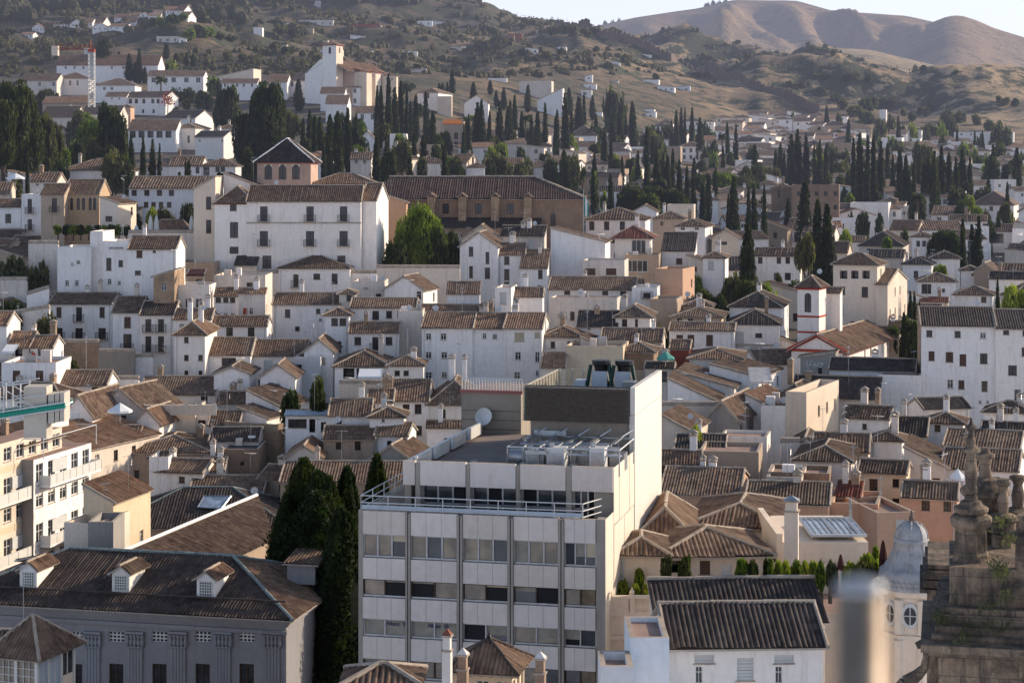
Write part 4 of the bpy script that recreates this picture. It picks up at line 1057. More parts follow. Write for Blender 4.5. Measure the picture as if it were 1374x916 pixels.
# ================================================================= cream villa with roof garden
def villa():
    a = house(829, 892, 741, 708, 'h', D=112.5, a=4, col='cream', win='-', label='cream villa pavilion with hipped roof against the office block', ch=0, ant=False, k=.42)
    b = house(888, 1032, 744, 709, 'h', D=113.5, a=-4, col='cream', win='o752:906*22x16 s752:946*14x19 p757:975*14x14 a756:1003*9x14', label='cream villa wing with a brown door and arched niche under hipped tiles', yb=790, ch=0, ant=False, d=7)
    c = house(858, 925, 715, 678, 'h', D=118.5, a=6, col='cream', win='-', label='steep tiled pavilion roof rising behind the cream villa wing', ch=0, ant=False, d=9, k=.55)
    d = house(925, 1050, 707, 678, 'h', D=123, a=12, col='cream', win='-', label='cream villa main house with wide hipped roof and ridge knob', ch=0, ant=False, d=10, k=.45, yb=750)
    LAND.append((960, 730, 'the cream villa'))
    fr = Frame(940, 110, -3, z0=0); o = fr.empty('roof_terrace'); setp(o, 'cream roof terrace with a stone balustrade and urn knobs above the stair tower', 'roof terrace', 850, 815)
    x0, zt = fr.loc(815, 826); x1 = fr.loc(1190, 790)[0]; m = MB(); zt = fr.loc(850, 826)[1]; m.box(x0, x1, 0, 5.2, 0, zt, 'cream', 'deck'); m.box(x0 - .15, 0, -.2, -.003, zt - 1.3, zt - 1.05, 'cream'); m.build('wall', o)
    bl = MB(); xe = fr.loc(878, 820)[0]; bl.box(x0, xe, -.1, .15, zt + .003, zt + .25, 'cream'); bl.box(x0, xe, -.14, .19, zt + 1.0, zt + 1.15, 'cream'); bl.box(x0, x0 + 1.2, -.08, .14, zt + .25, zt + 1.0, 'cream')
    n = 9
    for i in range(n): x = x0 + 1.6 + (xe - x0 - 1.8) * i / (n - 1); bl.lathe([(.06, zt + .25), (.10, zt + .45), (.05, zt + .75), (.08, zt + 1.0)], 'cream', 7, x, .03)
    for x in (x0 + .15, x0 + 1.4, xe): bl.box(x - .14, x + .14, -.12, .2, zt + .003, zt + 1.2, 'cream'); bl.lathe([(.1, zt + 1.2), (.16, zt + 1.35), (.05, zt + 1.5), (.01, zt + 1.65)], 'cream', 8, x, .04)
    bl.build('balustrade', o)
    # glass-roofed terrace
    fr = Frame(1165, 116, 0, z0=0); o = fr.empty('glass_roofed_terrace'); setp(o, 'long cream terrace wall carrying a shallow glass roof', 'terrace building', 1100, 735, 'the glass-roofed terrace')
    L = fr.loc(1042, 730)[0]; zt = fr.loc(1100, 727)[1]; m = MB(); m.box(L, 0, 0, 9, 0, zt, 'cream'); m.box(L, L + .35, .0, 9, zt, zt + .5, 'cream')
    for i in range(5): x = L + (-L) * i / 4.0; m.box(x - .45, x + .45, -.25, -.004, 0, zt - 1.2, 'cream')
    m.build('wall', o)
    for i in range(4):
        g = MB(); xa, xb = L + (-L) * i / 4 + .5, L + (-L) * (i + 1) / 4 - .5
        for k in range(9): x = xa + (xb - xa) * k / 8; g.box(x - .03, x + .03, -.12, -.06, 0, zt - 1.5, 'iron')
        g.poly([(xa, -.01, 0), (xb, -.01, 0), (xb, -.01, zt - 1.4), (xa, -.01, zt - 1.4)], 'grey'); g.build('grille', o)
    g = MB(); n = 9; rise = .12
    g.poly([(L + 2.2, .6, zt + .25), (0, .6, zt + .25), (0, 5.6, zt + .25 + rise), (L + 2.2, 5.6, zt + .25 + rise)], 'lglass')
    for i in range(n + 1): x = L + 2.2 + (-L - 2.2) * i / n; g.bar((x, .5, zt + .3), (x, 5.7, zt + .3 + rise), .05 if i % 4 else .12, 'wsteel', 4)
    for y, zz in ((.5, .3), (5.7, .3 + rise)): g.bar((L + 2.2, y, zt + zz), (0, y, zt + zz), .1, 'wsteel', 5)
    g.build('glass_roof', o)
    covpx(815, 665, 1180, 916)
villa()

# ================================================================= zinc dome on its tower
def dome():
    D = 107; X = (1223 - CX) * D / F; o = bpy.data.objects.new('domed_tower', None); C.objects.link(o); o.location = (X, D, 0); o.rotation_euler = (0, 0, -.25)
    setp(o, 'cream corner tower with a blue-grey zinc dome and small oval windows', 'tower', 1225, 780, 'the zinc dome'); z = lambda y: zpy(y, D)
    k = D / F; ph = [(45, 786), (44, 770), (42, 762), (37, 761), (31, 752), (24, 738), (21, 728), (23.5, 726), (23, 722), (21, 721)]
    ph2 = [(21, 721), (20.5, 716), (18.5, 710), (14.5, 704.5), (9, 701), (4, 699.6), (2.2, 698.5)]
    d = MB(); d.lathe([(r * k, z(y)) for r, y in ph], 'zinc', 32); d.lathe([(r * k, z(y)) for r, y in ph2], 'zinc', 32)
    for i in range(8):
        t = 2 * math.pi * i / 8; pts = [(r * k, z(y)) for r, y in ph[3:6] + ph2[:6]]
        for j in range(len(pts) - 1): d.bar((pts[j][0] * math.cos(t), pts[j][0] * math.sin(t), pts[j][1]), (pts[j + 1][0] * math.cos(t), pts[j + 1][0] * math.sin(t), pts[j + 1][1]), .07, 'zinc', 5)
    for j, (yy, rr) in enumerate(((775, 44.5), (781, 45))):
        for i in range(36): t = 2 * math.pi * (i + .5 * j) / 36; d.box(rr * k * math.cos(t) - .07, rr * k * math.cos(t) + .07, rr * k * math.sin(t) - .07, rr * k * math.sin(t) + .07, z(yy) - .07, z(yy) + .07, 'zinc')
    d.build('dome', o, True)
    f = MB(); f.lathe([(2.4 * k, z(700)), (3.4 * k, z(697)), (3.6 * k, z(694)), (1.6 * k, z(691)), (2.2 * k, z(689)), (.5 * k, z(684))], 'stone', 12); f.build('finial', o)
    w = MB(); R0 = 39 * k
    w.lathe([(R0 * 1.1, 0), (R0 * 1.1, z(849)), (R0 * 1.09, z(848)), (R0 * 1.09, z(844)), (R0, z(843)), (R0, z(796)), (R0 * 1.13, z(793)), (R0 * 1.18, z(788)), (R0 * 1.18, z(786))], 'cream', 8, a0=math.pi / 8)
    for i in range(8):
        t = math.pi / 8 + 2 * math.pi * i / 8; x, y = R0 * math.cos(t), R0 * math.sin(t); w.bar((x, y, z(842)), (x, y, z(797)), .28, 'cream', 6); w.bar((x, y, 0), (x, y, z(850)), .32, 'cream', 6)
    w.build('wall', o)
    for i in range(8):
        t = 2 * math.pi * i / 8; ap = R0 * math.cos(math.pi / 8) + .02
        if abs(math.sin(t) + 1) > 1.2: continue
        fr = MB(); n = 16; ex = V((-math.sin(t), math.cos(t), 0)); nn = V((math.cos(t), math.sin(t), 0)); c = nn * ap + V((0, 0, z(818)))
        pt = lambda a, r, q: c + ex * math.cos(a) * r * .42 + V((0, 0, math.sin(a) * r * .62)) + nn * q
        for j in range(n):
            a0, a1 = 2 * math.pi * j / n, 2 * math.pi * (j + 1) / n; fr.poly([pt(a0, .8, .08), pt(a1, .8, .08), pt(a1, 1.15, .08), pt(a0, 1.15, .08)], 'pale'); fr.poly([pt(a0, 1.15, .08), pt(a1, 1.15, .08), pt(a1, 1.15, 0), pt(a0, 1.15, 0)], 'pale')
        fr.bar(c + V((0, 0, -.5)) + nn * .05, c + V((0, 0, .5)) + nn * .05, .03, 'frame', 4); fr.bar(c - ex * .33 + nn * .05, c + ex * .33 + nn * .05, .03, 'frame', 4)
        wo = fr.build('oval_window', o); g = MB(); g.poly([pt(2 * math.pi * j / n, .8, .03) for j in range(n)], 'glass'); g.build('pane', wo)
    covpx(1178, 684, 1270, 916)
dome()

# ================================================================= cathedral stonework, right edge
def pinnacle(px, ytop, D, k, label, base=None, pedestal=True, profile=None):
    X = (px - CX) * D / F; o = bpy.data.objects.new('stone_pinnacle', None); C.objects.link(o); o.location = (X, D, 0); o.rotation_euler = (0, 0, -.3)
    setp(o, label, 'stone pinnacle', px, ytop); s = D / F; z = lambda y: zpy(y, D)
    def L(pr, n=16, name='part', a0=0): b = MB(); b.lathe([(r * s, z(y)) for r, y in pr], 'stone', n, a0=a0); return b.build(name, o, False)
    return o, L, s, z
def cathedral():
    o, L, s, z = pinnacle(1303, 576, 40.9, 1, 'tall weathered baroque pinnacle of stacked urns in front of the others')
    L([(5, 668), (5.5, 664), (8, 660), (8.5, 655), (7, 650), (8.5, 640), (8.8, 630), (7, 620), (5.5, 612), (7, 608), (12, 606), (12.5, 602), (8, 600), (6, 597), (6, 590), (4, 584), (3.5, 578), (5, 575), (8, 574), (8, 571), (3, 569), (1, 560)], 14, 'finial')
    L([(13, 700), (13.5, 690), (21, 687), (23, 684), (23, 680), (15, 676), (14, 672), (9, 670), (8, 664)], 18, 'capital')
    L([(24, 748), (24, 742), (22, 738), (21.5, 736), (20.5, 710), (22, 708), (27, 704), (29, 699), (29, 694), (24, 690), (18, 688)], 8, 'drum', math.pi / 8)
    b = MB(); k = s
    for i in range(8):
        t = math.pi / 8 + 2 * math.pi * i / 8; b.bar((20.5 * k * math.cos(t), 20.5 * k * math.sin(t), z(736)), (19.8 * k * math.cos(t), 19.8 * k * math.sin(t), z(709)), 1.9 * k, 'stone', 6)
    b.lathe([(27, 768), (27, 762), (29, 758), (29, 753), (24, 749)] and [(r * k, z(y)) for r, y in [(26, 768), (27, 762), (29, 758), (28, 753), (24, 749), (22, 744)]], 'stone', 20); b.build('base_moulding', o)
    o2, L2, s2, z2 = pinnacle(1322, 600, 43, 1, 'broad-shouldered stone pinnacle directly behind the tallest one')
    L2([(7, 664), (8, 655), (9, 640), (7, 624), (9, 615), (13, 612), (13, 609), (6, 606), (5, 600)], 14, 'finial'); L2([(26, 690), (26, 674), (28, 666), (33, 662), (33, 656), (28, 652), (22, 648), (18, 642), (10, 640)], 16, 'capital'); L2([(24, 790), (24, 690), (30, 688)], 8, 'shaft')
    o3, L3, s3, z3 = pinnacle(1346, 638, 42.4, 1, 'small urn-topped stone pinnacle in the middle of the group')
    L3([(6, 690), (7, 682), (8, 672), (5.5, 660), (7, 652), (10, 650), (10, 646), (8, 644), (8, 642)], 14, 'finial'); L3([(16, 715), (17, 700), (20, 697), (20, 692), (13, 689), (8, 688)], 14, 'capital'); L3([(15, 800), (15, 716), (20, 714)], 8, 'shaft')
    o4, L4, s4, z4 = pinnacle(1366, 630, 44, 1, 'slim stone pinnacle at the far right edge with a square cap')
    L4([(7, 684), (8, 675), (9, 664), (6, 650), (8, 645), (12, 643), (12, 639), (7, 637)], 14, 'finial'); L4([(18, 712), (18, 690), (22, 688), (22, 684), (9, 680)], 14, 'capital'); L4([(16, 800), (16, 712)], 8, 'shaft')
    o5, L5, s5, z5 = pinnacle(1378, 690, 40, 1, 'stone pinnacle cut off by the right edge, nearest the viewer')
    L5([(16, 780), (15, 730), (20, 728), (22, 722), (22, 716), (12, 710), (10, 700), (13, 696), (13, 690)], 14, 'shaft'); L5([(24, 800), (24, 785), (20, 780), (16, 776)], 14, 'base_moulding')
    # masonry block under them
    fr = Frame(1259, 40, 12.6, z0=0); root = fr.empty('cathedral_buttress'); setp(root, 'huge stained ashlar buttress with stepped ledges and weeds in the bottom right corner', 'buttress', 1310, 850, 'the stone buttress')
    b = MB(); q = lambda px, py, y=0: fr.loc(px, py, y)
    x1 = 4.5
    def step(pxl, y0, y1, dy, mat='stone', dd=3.2, name=None):
        x, _ = q(pxl, 800); z1 = q(1290, y0)[1]; z0_ = q(1290, y1)[1]; b.box(x, x1, dy, dd, max(0, z0_), z1, mat)
    step(1274, 764, 815, .25); step(1262, 815, 823, -.05); step(1258, 823, 836, -.15)
    b.build('plinth', root); b = MB()
    step(1255, 836, 845, -.35); step(1250, 845, 852, -.6, 'stone'); step(1236, 852, 862, -1.0, 'stone'); step(1242, 862, 868, -.85)
    b.build('cornice', root); b = MB(); step(1259, 868, 1500, -.45)
    x, _ = q(1259, 800)
    b.build('wall', root)
    mo = MB(); 
    sx, sz = q(1240, 858, -.6)
    # scroll volute at the left foot
    vb = MB(); cx_, cz_ = q(1238, 863, -.3)
    pts = [(1230, 866, 5), (1238, 862, 5.5), (1243, 868, 5), (1243, 882, 4.6), (1240, 896, 6), (1230, 906, 8), (1216, 915, 10), (1206, 930, 12)]
    for i in range(len(pts) - 1):
        p, r_ = pts[i], pts[i + 1]; A = V((q(p[0], p[1], -.2)[0], -.2, q(p[0], p[1], -.2)[1])); B = V((q(r_[0], r_[1], -.2)[0], -.2, q(r_[0], r_[1], -.2)[1])); vb.bar(A, B, p[2] * 40 / F, 'stone', 8, r_[2] * 40 / F)
    vb.build('scroll', root)
    fr2 = Frame(1228, 46, 12, z0=0); r2 = fr2.empty('cathedral_parapet'); setp(r2, 'dark lichened stone coping stepping down behind the buttress', 'parapet', 1250, 790); c = MB()
    for pl, pr, y0, y1 in ((1245, 1282, 757, 764), (1241, 1282, 764, 778), (1238, 1280, 778, 790), (1234, 1280, 790, 797), (1244, 1278, 797, 1000)):
        xa, z1 = fr2.loc(pl, y0); xb, z0_ = fr2.loc(pr, y1); c.box(xa, xb + 1.5, 0 if y0 < 797 else .2, 3, z0_ if y1 < 900 else 0, z1 - .002, 'stone')
    c.build('coping', r2)
    wd = MB(); random.seed(5)
    for px, py in ((1335, 760), (1348, 764), (1342, 770), (1350, 800), (1262, 828), (1268, 834), (1330, 838), (1345, 842), (1290, 858), (1345, 700), (1355, 725), (1325, 812), (1300, 838)):
        x, z0_ = q(px, py, -.1 if py < 850 else -.9)
        for k in range(70):
            a = V((x + random.gauss(0, .10), random.uniform(-.5, .2) - (.1 if py < 850 else .8), z0_ + random.gauss(0, .07))); d1 = V((random.gauss(0, .05), random.gauss(0, .05), random.uniform(0, .1))); wd.poly([a, a + d1, a + d1 + V((.03, 0, .03))], 'leafo')
    wd.build('weeds', root)
cathedral(); covpx(1235, 575, 1400, 916)
def pole():
    D = 1.42; X = (1153.5 - CX) * D / F; o = bpy.data.objects.new('railing_post', None); C.objects.link(o); o.location = (X, D, 0)
    setp(o, 'out-of-focus metal railing post with a shiny rounded top close to the viewer', 'post', 1153, 850); s = D / F; z = lambda y: zpy(y, D)
    b = MB(); b.lathe([(30 * s, z(1500)), (30 * s, z(792))], 'pole', 32); b.build('tube', o, True)
    b = MB(); b.lathe([(31 * s, z(793)), (32 * s, z(790)), (32 * s, z(784)), (29 * s, z(780)), (22 * s, z(777.5)), (5 * s, z(776.5))], 'steel', 32); b.build('cap', o, True)
pole()
M['salbrick'] = mat_brick('pink_brick', (.56, .37, .29), (.50, .32, .25), (.55, .44, .36), .3, .09, .8)
M['arcb'] = mat_brick('ochre_brick', (.55, .38, .23), (.46, .31, .19), (.52, .42, .30), .3, .09, .8)
# ================================================================= San Pedro-like church: tower, nave
r = house(1070, 1099, 383, 362, 'h', D=256, a=24, d=3.6, col='white', win='a393:1084*9x26', name='bell_tower', cat='bell tower', label='white bell tower with thin red bands and an arched belfry opening', eave='reave', ch=0, ant=False, k=.9, yb=475, rw=1, sidew=False)
def redbands(res, ys, D):
    root, fr, L, Rr, ze, dep, ro = res
    b = MB()
    for y in ys:
        z = zpy(y, D) - fr.z0; b.box(L - .06, Rr + .06, -.06, -.003, z - .12, z + .12, 'redp'); b.box(Rr + .003, Rr + .06, 0, dep, z - .12, z + .12, 'redp')
    b.build('red_band', root)
redbands(r, (388, 425, 446), 256); LAND.append((1085, 410, 'the red-banded tower'))
house(1098, 1127, 392, 386, 'm', D=260, a=24, col='white', win='-', label='plain white stair annexe attached to the red-banded bell tower', ch=0, ant=False, yb=460, sidew=False)
r = house(1062, 1131, 471, 450, 'f', D=250, a=24, d=27, col='white', win='-', name='church', cat='church', label='white church with red gable edges and a long tan nave roof', eave='reave', ch=0, ant=False, yb=505, ov=.7, sidew=True)
def gable_red(res):
    root, fr, L, Rr, ze, dep, ro = res; zr = zpy(450, 250) - fr.z0; xm = (L + Rr) / 2; b = MB()
    for x in (L - .5, Rr + .5): b.bar((x, -.12, ze - .1), (xm, -.12, zr - .1), .28, 'redp', 4)
    b.box(L, Rr, -.14, -.003, ze - .25, ze + .1, 'redp'); b.build('red_trim', root)
gable_red(r); LAND.append((1130, 465, 'the red-gabled church'))
# belvedere palace
house(1118, 1177, 354, 340, 'h', D=277, a=22, d=5.5, col='cream', win='o363:1132,1147,1162*10x11', name='palace_tower', cat='tower', label='cream lookout tower with three square openings under a hipped roof', ch=0, ant=False, yb=440, k=.5)
house(1175, 1191, 381, 372, 'g', D=276, a=22, d=15, col='cream', win='-', name='palace_wing', cat='building', label='sunlit cream palace wing with iron balconies right of the lookout tower', ch=0, ant=False, yb=440, k=.4, rw=1)
LAND.append((1150, 380, 'the cream lookout'))
# brick block and the big nave
house(1062, 1126, 251, 246, 't', D=440, a=10, col='brick', win='w257:1072,1084,1096,1108,1121*5x6 w275:1072,1121*5x6', name='brick_building', cat='building', label='salmon brick institutional block with a row of small square windows', d=14, par=.5, yb=290)
LAND.append((1100, 268, 'the salmon brick block'))
def nave():
    D = 330; fr = Frame(783, D, 2); root = fr.empty('church_nave'); setp(root, 'long brown brick church nave with buttresses and an enormous dark tiled roof', 'church', 650, 270, 'the brown brick nave')
    fr.z0 -= 4; root.location.z = fr.z0
    ze = zpy(266, D) - fr.z0; L = fr.loc(508, 266)[0]; k = .42; dep = 17
    holes = []
    for px, w, y0, y1 in ((598, 9, 273, 287), (642, 9, 273, 287), (685, 9, 273, 287), (742, 7, 286, 303)):
        x0, z1 = fr.loc(px - w / 2, y0); x1, z0 = fr.loc(px + w / 2, y1); holes.append((x0 - L, x1 - L, z0, z1, .3))
    wm = MB(); wall_face(wm, L, 0, 1, 0, -L, 0, ze, holes, 'brick'); wall_face(wm, 0, 0, 0, 1, dep, 0, ze, [], 'brick'); wall_face(wm, 0, dep, -1, 0, -L, 0, ze, [], 'brick'); wall_face(wm, L, dep, 0, -1, dep, 0, ze, [], 'brick'); wm.build('wall', root)
    for i, h in enumerate(holes): place_window(root, 'a' if i == 3 else 'w', L + h[0], 0, 0, h[2], h[1] - h[0], h[3] - h[2], D, 'brick')
    o = .5; yo = dep / 2; zr = ze + yo * k
    rm = MB(); A, B, Cc, Dd = V((L - o, -o, ze - .2)), V((o, -o, ze - .2)), V((o, dep + o, ze - .2)), V((L - o, dep + o, ze - .2)); r0, r1 = V((L + 1, yo, zr)), V((-yo, yo, zr))
    tiled(rm, [A, B, r1, r0], 300, 'ntile', pitch=.42); tiled(rm, [B, Cc, r1], 300, 'ntile'); tiled(rm, [Cc, Dd, r0, r1], 340, 'ntile'); tiled(rm, [Dd, A, r0], 340, 'ntile'); ro = rm.build('roof', root)
    rc = MB()
    for p, q in ((B, r1), (Cc, r1), (r0, r1)): cap(rc, p + V((0, 0, .1)), q + V((0, 0, .1)), .2)
    rc.build('ridge_cap', ro)
    for px in (578, 620, 664, 708):
        x, z1 = fr.loc(px, 264, -1.5); b = MB(); b.box(x - .65, x + .65, -1.5, -.004, 0, z1, 'ruin')
        for s in (-1, 1): tiled(b, [V((x + s * .95, -1.8, z1 - .1)), V((x + s * .95, .6, z1 - .1)), V((x, .6, z1 + .65)), V((x, -1.8, z1 + .65))], 340, 'tile', slab=.08)
        b.build('buttress', root)
    lw = MB(); x0 = fr.loc(585, 300, -4)[0]; x1 = fr.loc(724, 300, -4)[0]; z1 = fr.loc(650, 306, -4)[1]; lw.box(x0, x1, -4, -.01, 0, z1, 'tan'); tiled(lw, [V((x0 - .3, -4.3, z1)), V((x1 + .3, -4.3, z1)), V((x1 + .3, -.02, z1 + 1.6)), V((x0 - .3, -.02, z1 + 1.6))], 330, 'dtile'); lw.build('side_aisle', root)
    covpx(508, 236, 783, 315)
M['ntile'] = mat_tile('nave_clay_tiles', [(.09, .062, .056), (.13, .085, .073), (.16, .105, .086), (.11, .074, .064), (.19, .13, .11)], (.14, .105, .085))
nave()
house(503, 545, 271, 258, 'l', D=322, col='pink', win='-', label='orange-washed wall building joining the great mansion to the nave', d=5, yb=372, rf='tile', ch=0)
# great white carmen with brick lookout
D = 295
r = house(288, 342, 271, 250, 'h', D=D, d=9, col='white', win='w271:313*9x12 w298:314*11x21 w331:314*12x9', name='mansion_wing', cat='mansion', label='left wing of the great white mansion with its own hipped roof', eave='reave', ch=0, yb=368, ant=False)
r = house(331, 484, 269, 249, 'g', D=D - .4, d=9, col='white', win='b277:354,416,461*10x20 b310:354,416,461*11x20 w343:358*12x17 w343:458*11x9', name='mansion', cat='mansion', label='great white mansion with tall shuttered balcony windows in two rows', ch=0, yb=370, ant=False, band=299, rw=1)
LAND.append((400, 300, 'the great white mansion'))
house(484, 505, 268, 246, 'g', D=297, a=6, d=11, col='white', win='-', label='tall sunlit end bay of the great white mansion', name='mansion_end_bay', cat='mansion', ch=0, yb=372, ant=False)
house(418, 503, 246, 233, 'h', D=311, col='white', win='-', label='set-back white upper floor of the mansion with chimneys', name='mansion_upper_floor', cat='mansion', ch=1, yb=262, ant=False)
r = house(345, 417, 214, 186, 'h', D=309, d=11.5, col='salbrick', win='a221:360,379,397*10x20', name='lookout_tower', cat='tower', label='pink brick lookout tower with three arched windows and red eave', eave='reave', ch=0, ant=False, yb=262, rf='dtile', k=.55, ov=.6, ridge='white')
LAND.append((380, 220, 'the brick lookout tower'))
house(300, 344, 248, 232, 'l', D=303, col='white', win='-', rf='dtile', label='white side building with a dark sloping roof left of the brick lookout', ch=0, yb=262)
# arcaded brick house
house(86, 133, 259, 241, 'g', D=312, d=8.5, col='arcb', win='a265:90,96,105,112,121,127*4.4x17 k300:93,101*6x4', label='ochre brick house with six slender arched windows in pairs', ch=0, ant=False, yb=305, rw=1)
house(55, 86, 260, 247, 'm', D=309, col='tan', win='b266:73*7x19 e289:73*6x13', label='tan corner house with two balconied openings left of the arched brick one', ch=0, ant=False, yb=322)
LAND.append((105, 272, 'the arcaded brick house'))
